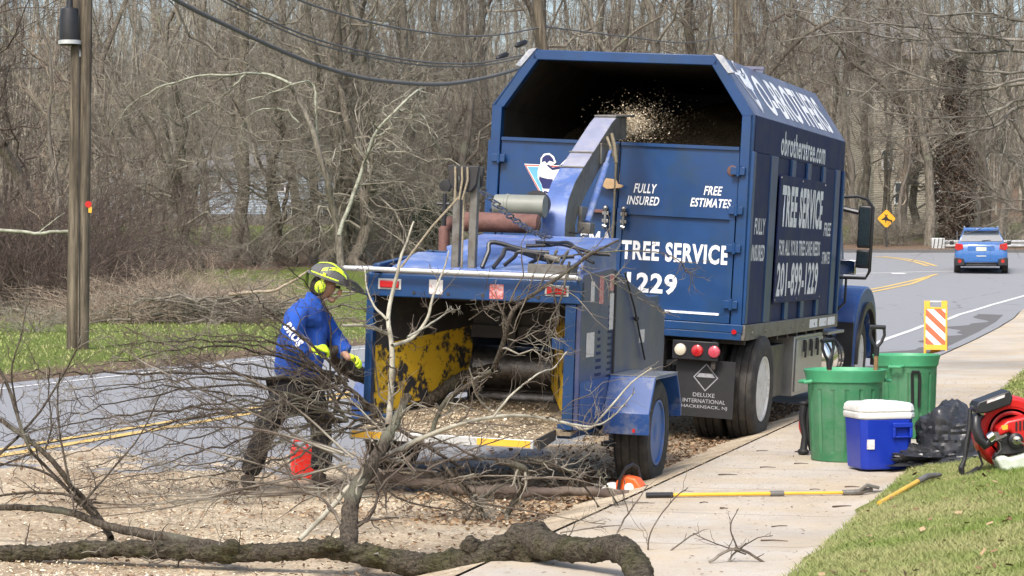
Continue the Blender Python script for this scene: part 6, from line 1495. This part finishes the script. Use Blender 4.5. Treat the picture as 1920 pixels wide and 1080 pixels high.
# pole pruner across the pavement
a = G(1212, 936); b = G(1640, 930); pp = empty('pole_saw', a); tag(pp, 'long yellow pole saw with black grip lying across the pavement', 'pole saw')
u = (b - a); Lp = u.length; u = u.normalized(); up_ = Vector((0, 0, .022))
m = MB(); m.tube([a + up_, a + u * Lp * .115 + up_], .019, 12); m.build('grip', M['plastic_black'], pp, world=True)
m = MB(); m.tube([a + u * Lp * .116 + up_, a + u * Lp * .56 + up_], .0125, 12); m.tube([a + u * Lp * .56 + up_, a + u * Lp * .86 + up_], .010, 12); m.build('shaft', M['pole_yellow'], pp, world=True)
m = MB(); m.tube([a + u * Lp * .54 + up_, a + u * Lp * .60 + up_], .019, 12); c = a + u * Lp * .86 + up_
m.tube([c, c + u * .10, c + u * .2 + Vector((0, 0, .02))], [.018, .02, .015], 10); m.tube([c + u * .1, c + u * .16 + Vector((0, -.03, .05)), c + u * .24 + Vector((0, -.02, .03))], .012, 8); m.tube([c + u * .05 + Vector((0, .02, 0)), c + u * .28 + Vector((0, .06, .0))], .007, 6); m.build('saw_head', M['gray_metal'], pp, world=True)
a = G(1650, 954); b = G(1722, 918); a.z += .03; b.z += .05
st_ = empty('tool_handle', a); tag(st_, 'short yellow tool handle lying in the grass edge', 'tool'); m = MB(); m.tube([a, b], .016, 10); m.build('shaft', M['pole_yellow'], st_, world=True)
m = MB(); e = G(1765, 905); e.z += .05; m.tube([b, b.lerp(e, .4) + Vector((0, 0, .015)), e], [.02, .022, .012], 8); m.tube([b, b + Vector((.06, .05, .02)), e + Vector((-.02, .09, .0))], .008, 6); m.build('tool_head', M['gray_metal'], st_, world=True)
# chainsaw by the trailer wheel
cp = G(1190, 922); cp = Vector(((1182 - 960) * 15.85 / 4300, 15.85, surf((1182 - 960) * 15.85 / 4300, 15.85))); cs2 = empty('chainsaw', cp, -.5); tag(cs2, 'orange and white chainsaw resting against the trailer tyre', 'chainsaw')
m = MB(); m.prism([(-.09, .02), (.10, .02), (.11, .09), (.06, .15), (-.03, .165), (-.09, .12)], 'y', -.055, .05); m.build('engine_body', M['orange'], cs2, .016, seg=3)
m = MB(); m.prism([(-.20, .01), (-.09, .01), (-.085, .09), (-.15, .11), (-.21, .06)], 'y', -.05, .045); m.build('rear_housing', M['cool_white'], cs2, .012)
m = MB(); m.tube([(-.06, -.075, .04), (-.04, -.08, .14), (.0, -.07, .22), (.02, 0, .24), (.03, .06, .21), (.05, .08, .10)], .012, 10); m.tube([(-.14, -.0, .05), (-.26, 0, .09), (-.27, 0, .05), (-.15, 0, .015)], .013, 8); m.build('front_handle', M['plastic_black'], cs2)
m = MB(); m.prism([(.10, .05), (.46, .045), (.49, .07), (.46, .095), (.10, .10)], 'y', -.006, .002); m.build('guide_bar', M['steel'], cs2, .002)
m = MB(); m.lathe([(.001, -.01), (.035, -.008), (.035, .0), (.001, .0)], (.02, -.056, .08), 'y', 18); m.build('side_cover', M['cool_white'], cs2)

# ------------------------------------------------------------------ barricade, sign, guardrail, car
bb = place('barricade', 1755, 0, -.22, 'orange and white striped folding barricade standing at the kerb', 'barricade', 40.5)
h, w_ = .95, .20
for s in (-1, 1):
    m = MB(); f0 = lambda z: s * (.02 + .17 * (1 - z / h)) * .9
    def pan(m, x0, x1, z0, z1, th, k=0):
        y0 = f0(z0); y1 = f0(z1); m.add([(x0, y0, z0), (x1, y0, z0), (x1, y1, z1), (x0, y1, z1), (x0, y0 + s * th, z0), (x1, y0 + s * th, z0), (x1, y1 + s * th, z1), (x0, y1 + s * th, z1)], [(0,1,2,3),(7,6,5,4),(0,4,5,1),(1,5,6,2),(2,6,7,3),(3,7,4,0)], k)
    pan(m, -w_, -w_ + .03, 0, .94, .02); pan(m, w_ - .03, w_, 0, .94, .02); pan(m, -w_ + .03, w_ - .03, .08, .17, .02); pan(m, -w_, w_, .80, .83, .021); pan(m, -w_, -w_ + .10, .83, .94, .022); pan(m, w_ - .10, w_, .83, .94, .022)
    m.prism([(-.12, 0), (-.08, .075), (.08, .075), (.12, 0)], 'y', -.001, .0)
    m.build('frame', M['barr_yellow'], bb, .006)
    # striped panel: clip diagonal bands to the board
    X0, X1, Z0, Z1 = -w_ + .03, w_ - .03, .17, .80
    pb = MB(); y0 = f0(Z0) - (-s) * .0; pan(pb, X0, X1, Z0, Z1, .012); po = pb.build('panel', M['white'], bb)
    pp_ = []
    def clip(poly, ax, lim, sgn):
        out = []
        for i in range(len(poly)):
            a, b = poly[i], poly[(i + 1) % len(poly)]; da = sgn * (a[ax] - lim); db = sgn * (b[ax] - lim)
            if da <= 0: out.append(a)
            if da * db < 0: t_ = da / (da - db); out.append((a[0] + (b[0] - a[0]) * t_, a[1] + (b[1] - a[1]) * t_))
        return out
    sm_ = MB()
    for k in range(-2, 6):
        c0_ = Z0 + k * .245 + .02; sl_ = .95 * (.34)
        q = [(X0, c0_), (X1, c0_ - sl_ * 1.0), (X1, c0_ - sl_ + .125), (X0, c0_ + .125)]
        q = clip(clip(q, 1, Z1, 1), 1, Z0, -1)
        if len(q) > 2:
            off = s * .0145; vs = [(p[0], f0(p[1]) + off, p[1]) for p in q]; sm_.add(vs, [tuple(range(len(q)))])
    sm_.build('stripes', M['barr_orange'], po, smooth=False)
m = MB(); m.tube([(-.15, 0, .925), (.15, 0, .925)], .014, 10); m.build('carry_bar', M['cool_white'], bb)
# deer crossing sign
sg = place('deer_sign', 1662, 0, 0, 'yellow diamond deer crossing sign on a thin post beyond the road', 'road sign', 104)
zc = HZ(410, 104) - sg.location.z; r_ = .43
m = MB(); m.box(-.03, .03, 0, .04, -.1, zc + .3); m.build('post', M['dark'], sg)
m = MB(); m.prism([(-r_ + .04, zc - .04), (-.04, zc - r_ + .04), (.04, zc - r_ + .04), (r_ - .04, zc - .04), (r_ - .04, zc + .04), (.04, zc + r_ - .04), (-.04, zc + r_ - .04), (-r_ + .04, zc + .04)], 'y', -.03, -.005); so_ = m.build('plate', M['sign_yellow'], sg)
deer = [(-.23, -.02), (-.14, .02), (-.06, .10), (-.10, .20), (-.07, .22), (-.02, .14), (.02, .20), (.05, .19), (.03, .08), (.09, .0), (.22, -.07), (.25, -.03), (.27, -.06), (.25, -.12), (.26, -.2), (.22, -.2), (.17, -.12), (.05, -.10), (.0, -.08), (-.02, -.18), (-.05, -.2), (-.06, -.08), (-.13, -.06), (-.22, -.07)]
flat_poly([(deer, 0)], (0, -.031, zc), (1, 0, 0), (0, 0, 1), [M['black']], so_, 'deer_symbol', .002)
# guardrail
gr = empty('guardrail', (HX(1842, 103), 103, surf(HX(1842, 103), 103))); tag(gr, 'galvanised guardrail beyond the junction, behind the blue car', 'guardrail')
xa, xb = HX(1750, 103), HX(1990, 103); zg = HZ(457, 103)
m = MB(); pf = [(-.16, 0), (-.13, .05), (-.07, .06), (-.03, .01), (.03, .01), (.07, .06), (.13, .05), (.16, 0)]
V = []; 
for x in (xa + .5, xb):
    V += [(x, 103 - p[1], zg + p[0]) for p in pf]
m.add(V, [(i, i + 1, i + 9, i + 8) for i in range(7)]); gb = m.build('beam', M['galv'], gr, world=True); 
sm2 = gb.modifiers.new('s', 'SOLIDIFY'); sm2.thickness = .012
for x in np.arange(xa + .9, xb, 1.9):
    m = MB(); m.box(x - .07, x + .07, 103.07, 103.2, zg - .75, zg + .16); m.build('post', M['pole_wood'], gr, world=True)
m = MB(); m.box(xa - .1, xa + .5, 102.86, 103.04, zg - .26, zg + .26); te = m.build('end_terminal', M['galv'], gr, .03, world=True)
m = MB(); 
for k in range(3): m.add([(xa - .04 + k * .18, 102.855, zg - .24), (xa - .0 + k * .18, 102.855, zg - .24), (xa + .07 + k * .18, 102.855, zg + .24), (xa + .03 + k * .18, 102.855, zg + .24)], [(0, 1, 2, 3)])
m.build('terminal_stripes', M['black'], te, world=True)
# blue car, seen from behind
cd = G(1840, 514).y; cxr = HX(1840, cd); car = empty('parked_car', (cxr, cd, surf(cxr, cd)), -.19); car.name = 'car'; tag(car, 'light blue compact crossover car driving away at the junction', 'car')
def lf(m, secs, k=0): loft(m, secs, k)
def csec(y, hw, zb, zt, hwt, r=.07):   # rounded cross section
    return [(-hw, y, zb + .10), (-hw + .06, y, zb), (hw - .06, y, zb), (hw, y, zb + .10), (hw, y, (zb + zt) / 2), (hw - .02, y, zt - r), (hwt, y, zt), (-hwt, y, zt), (-hw + .02, y, zt - r), (-hw, y, (zb + zt) / 2)]
def loft3(m, secs, k=0):
    n = len(secs[0]); V = [p for s in secs for p in s]; F = [(i*n+j, i*n+(j+1)%n, (i+1)*n+(j+1)%n, (i+1)*n+j) for i in range(len(secs)-1) for j in range(n)] + [tuple(range(n))[::-1], tuple(range((len(secs)-1)*n, len(secs)*n))]; m.add(V, F, k)
m = MB(); loft3(m, [csec(.0, .78, .42, .92, .66), csec(.06, .87, .36, 1.02, .76), csec(.5, .895, .30, 1.06, .80), csec(2.0, .90, .26, 1.02, .82), csec(3.3, .89, .28, .98, .78), csec(4.1, .85, .32, .86, .70), csec(4.35, .72, .40, .70, .6)]); bo = m.build('car_body', M['car_blue'], car, .02, seg=3, ang=50)
m = MB()
def gsec(y, z0, z1, hw0, hw1): return [(-hw0, y, z0), (hw0, y, z0), (hw1 + .04, y, z1 - .07), (hw1, y, z1), (-hw1, y, z1), (-hw1 - .04, y, z1 - .07)]
loft3(m, [gsec(.12, .98, 1.10, .80, .76), gsec(.40, .98, 1.46, .80, .60), gsec(.62, .98, 1.56, .81, .58), gsec(1.5, .98, 1.60, .82, .58), gsec(2.2, .98, 1.57, .82, .58), gsec(3.2, .98, 1.03, .80, .70)]); m.build('cabin', M['car_blue'], bo, .02, seg=3, ang=50)
m = MB(); m.prism([(.13, 1.52), (.13, 1.555), (.40, 1.60), (.40, 1.56)], 'x', -.60, .60); m.build('spoiler', M['car_blue'], bo, .01)
m = MB(); m.add([(-.70, .118, 1.11), (.70, .118, 1.11), (.575, .335, 1.46), (-.575, .335, 1.46)], [(0, 1, 2, 3)]); gl = m.build('rear_window', M['car_glass'], bo, smooth=False)
gl.modifiers.new('s', 'SOLIDIFY').thickness = .02
m = MB(); m.tube([(.02, .10, 1.14), (.32, .12, 1.16)], .012, 6); m.build('wiper', M['black'], gl)
for s in (-1, 1):
    m = MB(); m.prism([(s * .60, .86), (s * .62, 1.02), (s * .86, 1.06), (s * .885, .88), (s * .80, .80)], 'y', -.02, .14); m.build('tail_light', M['red_lens'], bo, .012)
    m = MB(); m.prism([(s * .54, .30), (s * .58, .52), (s * .84, .58), (s * .90, .50), (s * .88, .28)], 'y', -.03, .2); fo = m.build('bumper_insert', M['plastic_black'], bo, .02)
    m = MB(); m.lathe([(.001, -.035), (.06, -.033), (.065, -.02)], (s * .72, 0, .44), 'y', 16); m.build('fog_lamp', M['red_lens'], fo)
    m = MB(); m.prism([(.30, 1.04), (.62, 1.48), (2.3, 1.50), (3.0, 1.06)], 'x', min(s * .80, s * .815), max(s * .80, s * .815)); 
    o = m.build('side_window', M['car_glass'], bo)
    m = MB(); m.prism([(2.75, 1.02), (2.75, 1.16), (2.95, 1.16), (2.95, 1.02)], 'x', min(s * .92, s * 1.06), max(s * .92, s * 1.06)); m.build('side_mirror', M['plastic_black'], bo, .02)
    m = MB(); m.tube([(s * .56, .6, 1.60), (s * .56, .7, 1.64), (s * .56, 2.1, 1.65), (s * .56, 2.2, 1.60)], .02, 8); m.build('roof_rail', M['galv'], bo)
    for y in (.85, 3.45):
        wh = wheel('wheel', (s * .80, y, .33), .33, .22, s, car, M['alum'], .03, 5)
m = MB(); m.box(-.17, .17, -.012, .0, .79, .92); pl = m.build('licence_plate', M['plate'], bo, .004)
m = MB(); m.box(-.45, -.19, -.006, .01, .80, .94); m.box(.19, .45, -.006, .01, .80, .94); m.box(-.44, .44, -.008, .02, .935, .955); m.build('hatch_recess', M['car_blue'], bo, .004)
m = MB(); m.box(-.5, .5, -.015, .1, .36, .40); m.box(-.52, .52, .0, .3, .27, .34); m.build('bumper_lower', M['plastic_black'], bo, .01)
m = MB(); m.box(-.16, .16, -.015, .0, .60, .635); m.build('badge', M['galv'], bo)
# ------------------------------------------------------------------ felled limbs and cut brush in the foreground
mm = lambda ps: (np.concatenate([p[0] for p in ps]), np.concatenate([p[1] for p in ps]))
def trace(pts, d, r0, r1, m=None, jit=.0, dj=0.0):
    if not isinstance(d, (tuple, list)): d = (d, d)
    n = len(pts); ph = rng.uniform(0, 6)
    return poly_curve([tuple(P3(px, py, d[0] + (d[1] - d[0]) * i / (n - 1) + dj * math.sin(i * 1.7 + ph))) for i, (px, py) in enumerate(pts)], r0, r1, m or max(14, n * 4), jit)
def equal(ps, m):
    out = []
    for p, r in ps:
        n = p.shape[1]; t = np.linspace(0, n - 1, m); i = np.clip(t.astype(int), 0, n - 2); f = (t - i)[None, :, None]
        out.append((p[:, i] * (1 - f) + p[:, i + 1] * f, r[:, i] * (1 - f[..., 0]) + r[:, i + 1] * f[..., 0]))
    return mm(out)
def limb_parts(name, pr, sides, mt, par):
    for i in range(pr[0].shape[0]):
        V, F = np_tubes([(pr[0][i:i+1], pr[1][i:i+1])], [sides]); link_mesh(name, np_mesh(name, V, F), mt, par, True)
# main mossy log
lg = empty('felled_limb', P3(600, 1050, 11.8)); tag(lg, 'long mossy felled limb lying along the bottom edge with side branches rising from it', 'felled limb')
c = trace([(-60, 1042), (0, 1038), (100, 1036), (200, 1030), (300, 1032), (420, 1040), (520, 1036), (620, 1030), (680, 1040), (760, 1056), (840, 1058), (900, 1046), (950, 1030), (985, 1012), (1005, 1008)], (11.95, 11.7), [.038, .040, .044, .047, .054, .070, .080, .088], None, 90)
p, r = c; r = r * (1 + .10 * np.sin(np.arange(90) * 1.1) * rng.uniform(0, 1, 90) + rng.normal(0, .035, 90))[None]; p = p + rng.normal(0, .003, p.shape)
c2 = trace([(1000, 1010), (1020, 1022), (1060, 1030), (1110, 1032), (1150, 1028), (1178, 1040), (1196, 1070), (1206, 1105), (1210, 1140)], (11.7, 10.5), [.090, .068, .060, .063, .066, .062, .055], None, 50)
r2 = c2[1] * (1 + rng.normal(0, .05, 50))[None]
c3 = trace([(975, 1020), (992, 1045), (1000, 1080), (1003, 1120)], 11.68, [.075, .07, .05], None, 20)
def dense(pr, m):
    p_, r_ = pr; n = p_.shape[1]; t = np.linspace(0, n - 1, m); i = np.clip(t.astype(int), 0, n - 2); f = (t - i)[None, :, None]
    return p_[:, i] * (1 - f) + p_[:, i + 1] * f, r_[:, i] * (1 - f[..., 0]) + r_[:, i + 1] * f[..., 0]
V, F = np_tubes([dense((p, r), 420), dense((c2[0], r2), 130), dense(c3, 40)], [30, 30, 24]); V = roughen(V, .020, 17); V = roughen(V, .007, 70); lo_ = link_mesh('mossy_log', np_mesh('mossy_log', V, F), M['mossy'], lg, True)
m = MB(); 
from mathutils import noise as nz
for (px, py, rr_) in ((960, 1022, .085), (1000, 1005, .07), (1012, 1020, .07), (880, 1020, .05), (1052, 1018, .045), (620, 1022, .05), (590, 1030, .045), (432, 1028, .05)):
    b = MB(); cc = P3(px, py, 11.72); b.ball(cc, (rr_, rr_ * .8, rr_ * .72), 22, 14)
    for v in b.v: v += (v - cc) * (nz.noise(v * 18) * .8 + nz.noise(v * 60) * .3)
    m.add(b.v, b.f)
m.build('burl', M['mossy'], lg, world=True)
c = trace([(-60, 958), (0, 953), (60, 953), (130, 962), (195, 985), (260, 1000), (340, 1014), (410, 1028), (450, 1038)], (12.6, 11.9), [.016, .018, .022, .030, .036], None, 50, .002)
V, F = np_tubes([c], [12]); link_mesh('branch', np_mesh('branch', V, F), M['cut_bark'], lg, True)
# upright fork rising from the log
T1 = trace([(650, 1042), (654, 1000), (655, 960), (668, 915), (700, 868), (722, 825), (742, 790), (765, 742)], (11.8, 12.5), [.052, .047, .043, .038, .033, .027, .021], None, 44, .001)
V, F = np_tubes([dense(T1, 160)], [20]); V = roughen(V, .012, 22); link_mesh('branch', np_mesh('branch', V, F), M['cut_bark'], lg, True)
pale = [([(728, 800), (731, 762), (734, 715), (735, 650), (727, 600), (733, 560), (746, 510), (752, 480), (764, 450), (775, 415)], .019, .005), ([(727, 600), (702, 575), (688, 540), (684, 505)], .008, .003), ([(735, 648), (770, 635), (800, 600), (812, 555), (830, 510), (842, 470)], .012, .004),
        ([(764, 632), (800, 612), (840, 585), (862, 580)], .007, .003), ([(640, 610), (690, 612), (735, 630)], .008, .010), ([(560, 1013), (615, 958), (662, 905), (706, 862)], .014, .016), ([(706, 862), (745, 845), (790, 822), (859, 796), (924, 782), (993, 780), (1063, 794), (1100, 806), (1132, 778), (1180, 722), (1222, 690)], .015, .004),
        ([(1063, 794), (1110, 800), (1150, 780), (1190, 735)], .007, .003), ([(924, 782), (960, 740), (1010, 700), (1038, 690), (1062, 660)], .007, .003), ([(880, 690), (895, 745), (930, 780)], .004, .006)]
pc = equal([trace(a, (12.4, 12.8), r0, r1, None, .0012, .05) for a, r0, r1 in pale], 34)
limb_parts('pale_branch', pc, 8, M['pale_twig'], lg)
s1 = sprout(pc, 12, .1, 1, 45, .22, .5, 7, jit=.12, rmin=.0022, up=.1); s2 = sprout(s1, 3, .1, 1, 40, .5, .7, 5, rmin=.0015)
s1b = sprout(T1, 20, .1, 1, 60, .35, .3, 8, jit=.12, rmin=.003, up=.1); s2b = sprout(s1b, 5, .1, 1, 40, .5, .7, 5, rmin=.0016)
lgb = trace([(-60, 1042), (200, 1030), (420, 1040), (620, 1030), (840, 1058), (1000, 1020), (1180, 1040)], (11.95, 11.7), .05, .05, 40)
s1c = sprout(lgb, 26, .02, 1, 65, .07, .12, 7, jit=.12, rmin=.0025, up=.3); s2c = sprout(s1c, 4, .1, 1, 40, .5, .7, 5, rmin=.0016)
V, F = np_tubes([s1, s2, s1b, s2b, s1c, s2c], [4, 3, 4, 3, 4, 3]); link_mesh('twigs', np_mesh('twigs', V, F), M['cut_twig'], lg, True)

# the leafless top being dragged into the chipper: thick stem held by the worker, crown trailing to the left
br = empty('brush_top', P3(600, 700, 15.0)); tag(br, 'leafless tree top held by the worker, crown of fine twigs trailing left across the road', 'cut tree top')
stem = trace([(598, 652), (618, 640), (632, 665), (650, 690), (700, 712), (740, 745), (800, 750), (860, 712), (925, 690)], (15.9, 16.9), [.045, .055, .062, .060, .055, .05, .045, .04], None, 50, .003)
stem2 = trace([(560, 690), (600, 668), (632, 655)], (15.6, 15.9), .03, .035, 20, .002)
V, F = np_tubes([dense(stem, 150), stem2], [16, 10]); V = roughen(V, .012, 22); link_mesh('stem', np_mesh('stem', V, F), M['cut_bark'], br, True)
main = []
src = [(650, 715), (712, 770), (650, 790), (730, 800), (610, 770)]
ends = [((180, 690), (330, 655, 470, 655)), ((230, 700), (380, 690, 520, 690)), ((120, 735), (300, 715, 460, 715)), ((80, 790), (270, 745, 470, 725)), ((60, 830), (250, 790, 450, 752)), ((90, 865), (300, 800, 480, 760)), ((150, 880), (320, 835, 500, 785)), ((130, 905), (310, 868, 500, 810)),
        ((210, 900), (380, 870, 540, 825)), ((260, 905), (420, 890, 560, 845)), ((200, 650), (330, 640, 480, 648)), ((300, 640), (420, 630, 530, 650)), ((400, 640), (470, 640, 570, 665)), ((100, 760), (250, 725, 430, 738)), ((330, 880), (440, 870, 560, 810)), ((420, 905), (500, 890, 590, 830)), ((370, 780), (470, 770, 570, 750)),
        ((420, 560), (470, 590, 545, 640)), ((470, 540), (510, 590, 575, 640)), ((500, 470), (560, 520, 620, 600)), ((40, 700), (180, 700, 400, 700)), ((540, 900), (590, 870, 640, 810)), ((0, 820), (160, 790, 380, 765))]
for i, (e, mid) in enumerate(ends):
    s_ = src[i % 5]; dd1 = 13.8 + 1.8 * ((i * 37) % 10) / 10
    main.append(trace([s_, (mid[2], mid[3]), (mid[0], mid[1]), e], (15.4, dd1), rng.uniform(.007, .013), .0025, 26, .008, .1))
mc = mm(main)
limb_parts('limb', mc, 7, M['cut_bark'], br)
s1 = sprout(mc, 10, .10, 1, 42, .26, .5, 9, jit=.15, up=.07, rmin=.0026, bend=.18); s2 = sprout(s1, 6, .1, 1, 42, .45, .65, 7, jit=.14, up=.05, rmin=.0018); s3 = sprout(s2, 3, .1, 1, 42, .45, .75, 4, rmin=.0014, up=.05)
def floor_clip(pr):
    p, r = pr; sh = p.shape; f = p.reshape(-1, 3); z0 = np.array([surf(a, b) for a, b in f[:, :2]]) + .01; f[:, 2] = np.maximum(f[:, 2], z0); return f.reshape(sh), r
V, F = np_tubes([floor_clip(s1), floor_clip(s2), floor_clip(s3)], [4, 3, 3]); link_mesh('twigs', np_mesh('twigs', V, F), M['cut_twig'], br, True)

# another airy crown lying in front, all thin shoots
b6 = empty('cut_branch', P3(430, 850, 13.4)); tag(b6, 'airy fan of thin bare shoots lying on the chips between log and worker', 'branch')
A = []
for i in range(11):
    x0, y0 = 655 + rng.uniform(-25, 25), 905 + rng.uniform(-60, 30); an = rng.uniform(-.65, .22); Lx = rng.uniform(240, 600); b_ = rng.uniform(-60, 60)
    A.append([(x0, y0), (x0 - Lx * .35, y0 + an * Lx * .35 + b_ * .5 - 10), (x0 - Lx * .7, y0 + an * Lx * .7 + b_ * .4), (x0 - Lx, min(y0 + an * Lx, 1000))])
for i in range(12):
    x0, y0 = 760 + rng.uniform(-60, 260), 880 + rng.uniform(-20, 60); an = rng.uniform(-1.3, .5); Lx = rng.uniform(100, 260) * rng.choice([-1, 1])
    A.append([(x0, y0), (x0 + Lx * .4, y0 + an * abs(Lx) * .4 - 12), (x0 + Lx, min(y0 + an * abs(Lx), 985))])
cs = equal([trace(a, (13.4, 13.4), .008, .0022, None, .003, .15) for a in A], 22)
s1 = sprout(cs, 6, .08, 1, 42, .26, .55, 8, jit=.15, up=.08, rmin=.0022); s2 = sprout(s1, 4, .1, 1, 42, .45, .7, 5, rmin=.0015, up=.06)
limb_parts('limb', floor_clip(cs), 5, M['cut_twig'], b6)
V, F = np_tubes([floor_clip(s1), floor_clip(s2)], [4, 3]); link_mesh('twigs', np_mesh('twigs', V, F), M['cut_twig'], b6, True)
# second cut branch in front on the left, long bare shoots
b4 = empty('cut_branch', P3(200, 1000, 12.3)); tag(b4, 'bare cut branch at the lower left, its long straight shoots crossing the road view', 'branch')
A = [([(-40, 640), (10, 715), (38, 800), (60, 850), (110, 900), (150, 950)], .010, .008), ([(0, 786), (82, 849), (130, 907), (180, 965), (207, 1008)], .013, .018), ([(207, 1008), (200, 1045), (183, 1085)], .020, .022), ([(-30, 880), (60, 790), (120, 700), (150, 640)], .009, .003), ([(130, 907), (112, 820), (108, 740), (112, 700)], .007, .003),
     ([(82, 849), (95, 800), (90, 730), (92, 690)], .006, .003), ([(38, 800), (20, 700), (36, 640), (50, 575)], .006, .003), ([(60, 850), (-20, 880)], .007, .004), ([(180, 965), (130, 930), (40, 925), (-30, 935)], .009, .006), ([(190, 985), (90, 890), (0, 870), (-40, 860)], .008, .004), ([(150, 950), (210, 880), (260, 820), (300, 740)], .007, .003)]
cs = equal([trace(a, (12.3, 12.3), r0, r1, None, .0015, .08) for a, r0, r1 in A], 26)
s1 = sprout(cs, 9, .1, 1, 45, .25, .5, 7, rmin=.0024, up=.15); s2 = sprout(s1, 3, .1, 1, 40, .5, .7, 5, rmin=.0016)
limb_parts('limb', cs, 7, M['cut_bark'], b4)
V, F = np_tubes([s1, s2], [4, 3]); link_mesh('twigs', np_mesh('twigs', V, F), M['cut_twig'], b4, True)

# brush piled under and in front of the feed tray
b5 = empty('cut_branch', P3(960, 900, 14.3)); tag(b5, 'tangled cut branch lying on the chips below the chipper tray', 'branch')
A = [([(700, 890), (780, 880), (860, 905), (940, 900), (1040, 870), (1120, 830)], .012, .005), ([(930, 865), (985, 880), (975, 920), (950, 965)], .022, .020), ([(830, 870), (880, 930), (912, 970), (925, 1010)], .013, .006), ([(850, 880), (900, 950), (915, 990)], .012, .007), ([(1120, 880), (1160, 950), (1190, 1010)], .007, .004), ([(990, 860), (1060, 880), (1110, 930), (1140, 985)], .009, .004), 
     ([(700, 862), (790, 868), (900, 860), (1010, 870), (1100, 890)], .010, .007), ([(860, 1000), (900, 940), (960, 900), (1040, 870)], .010, .005), ([(700, 900), (760, 940), (860, 960)], .009, .004), ([(640, 930), (720, 910), (820, 920), (900, 960)], .010, .005), ([(740, 800), (820, 850), (870, 880)], .012, .009),
     ([(925, 695), (945, 640), (962, 582), (1010, 545), (1070, 505), (1110, 476), (1160, 450)], .020, .006), ([(1035, 532), (1045, 600), (1020, 650), (1008, 690)], .007, .004), ([(1068, 492), (1052, 560), (1030, 610), (1036, 680)], .009, .004), ([(1080, 500), (1150, 530), (1250, 590)], .004, .002), ([(1075, 478), (1180, 470), (1260, 480), (1300, 520)], .006, .002),
     ([(880, 600), (920, 575), (990, 560), (1060, 545)], .005, .003), ([(800, 840), (830, 760), (880, 720), (925, 695)], .015, .017)]
cs = equal([trace(a, (14.2, 14.4) if i < 11 else (15.6, 15.2), r0, r1, None, .0015, .08) for i, (a, r0, r1) in enumerate(A)], 26)
s1 = sprout(cs, 14, .05, 1, 50, .28, .5, 7, rmin=.0026, up=.1); s2 = sprout(s1, 4, .1, 1, 45, .5, .7, 5, rmin=.0017)
limb_parts('limb', cs, 8, M['cut_bark'], b5)
V, F = np_tubes([floor_clip(s1), floor_clip(s2)], [4, 3]); link_mesh('twigs', np_mesh('twigs', V, F), M['cut_twig'], b5, True)
# dark log under the chipper
a = P3(700, 905, 15.6); m = MB(); lg2 = empty('cut_log', P3(900, 900, 15.5)); tag(lg2, 'brown cut log lying on the chips between the trailer wheels', 'log')
c = poly_curve([(HX(690, 15.9), 15.9, .16), (HX(800, 15.7), 15.7, .13), (HX(950, 15.5), 15.5, .10), (HX(1180, 15.4), 15.4, .09)],   .042, .030, 30, .006); V, F = np_tubes([dense(c, 150)], [18]); V = roughen(V, .02, 14); link_mesh('log', np_mesh('log', V, F), M['twig_dark'], lg2, True)
# twigs scattered on pavement and lawn
for (lab, A, dpt) in (('small forked bare twig at the bottom edge of the pavement', [([(1330, 1055), (1380, 1030), (1440, 1060), (1480, 1090)], .008, .007), ([(1385, 1032), (1370, 990), (1385, 955)], .005, .002), ([(1385, 1032), (1420, 1010), (1450, 1005)], .004, .002), ([(1400, 1040), (1330, 1015), (1300, 1000)], .004, .002), ([(1360, 1080), (1372, 1045), (1400, 1020)], .007, .004)], 11.6),
                      ('bare twig arching over the grass at the right edge', [([(1835, 950), (1860, 965), (1895, 972), (1925, 985)], .006, .008), ([(1860, 965), (1845, 940), (1838, 930)], .003, .002), ([(1895, 972), (1912, 960)], .003, .002)], 13.2),
                      ('thin twig standing up where log meets pavement', [([(1130, 1060), (1165, 985), (1195, 940), (1215, 910)], .006, .003), ([(1180, 965), (1170, 930), (1172, 900)], .003, .002), ([(1050, 1000), (1110, 990), (1165, 985)], .005, .003), ([(1215, 1060), (1220, 1000), (1260, 940), (1290, 915)], .005, .003), ([(1180, 1100), (1230, 1055), (1290, 1010), (1310, 1000)], .006, .003)], 12.1)):
    o = empty('twig', P3(A[0][0][1][0], A[0][0][1][1], dpt)); tag(o, lab, 'twig', 'twigs lying about')
    cs = equal([trace(a, dpt, r0, r1, None, .001, .03) for a, r0, r1 in A], 16); s1 = sprout(cs, 5, .1, 1, 45, .3, .6, 6, rmin=.0018, up=.1)
    V, F = np_tubes([cs, s1], [5, 3]); link_mesh('shoots', np_mesh('shoots', V, F), M['cut_twig'], o, True)
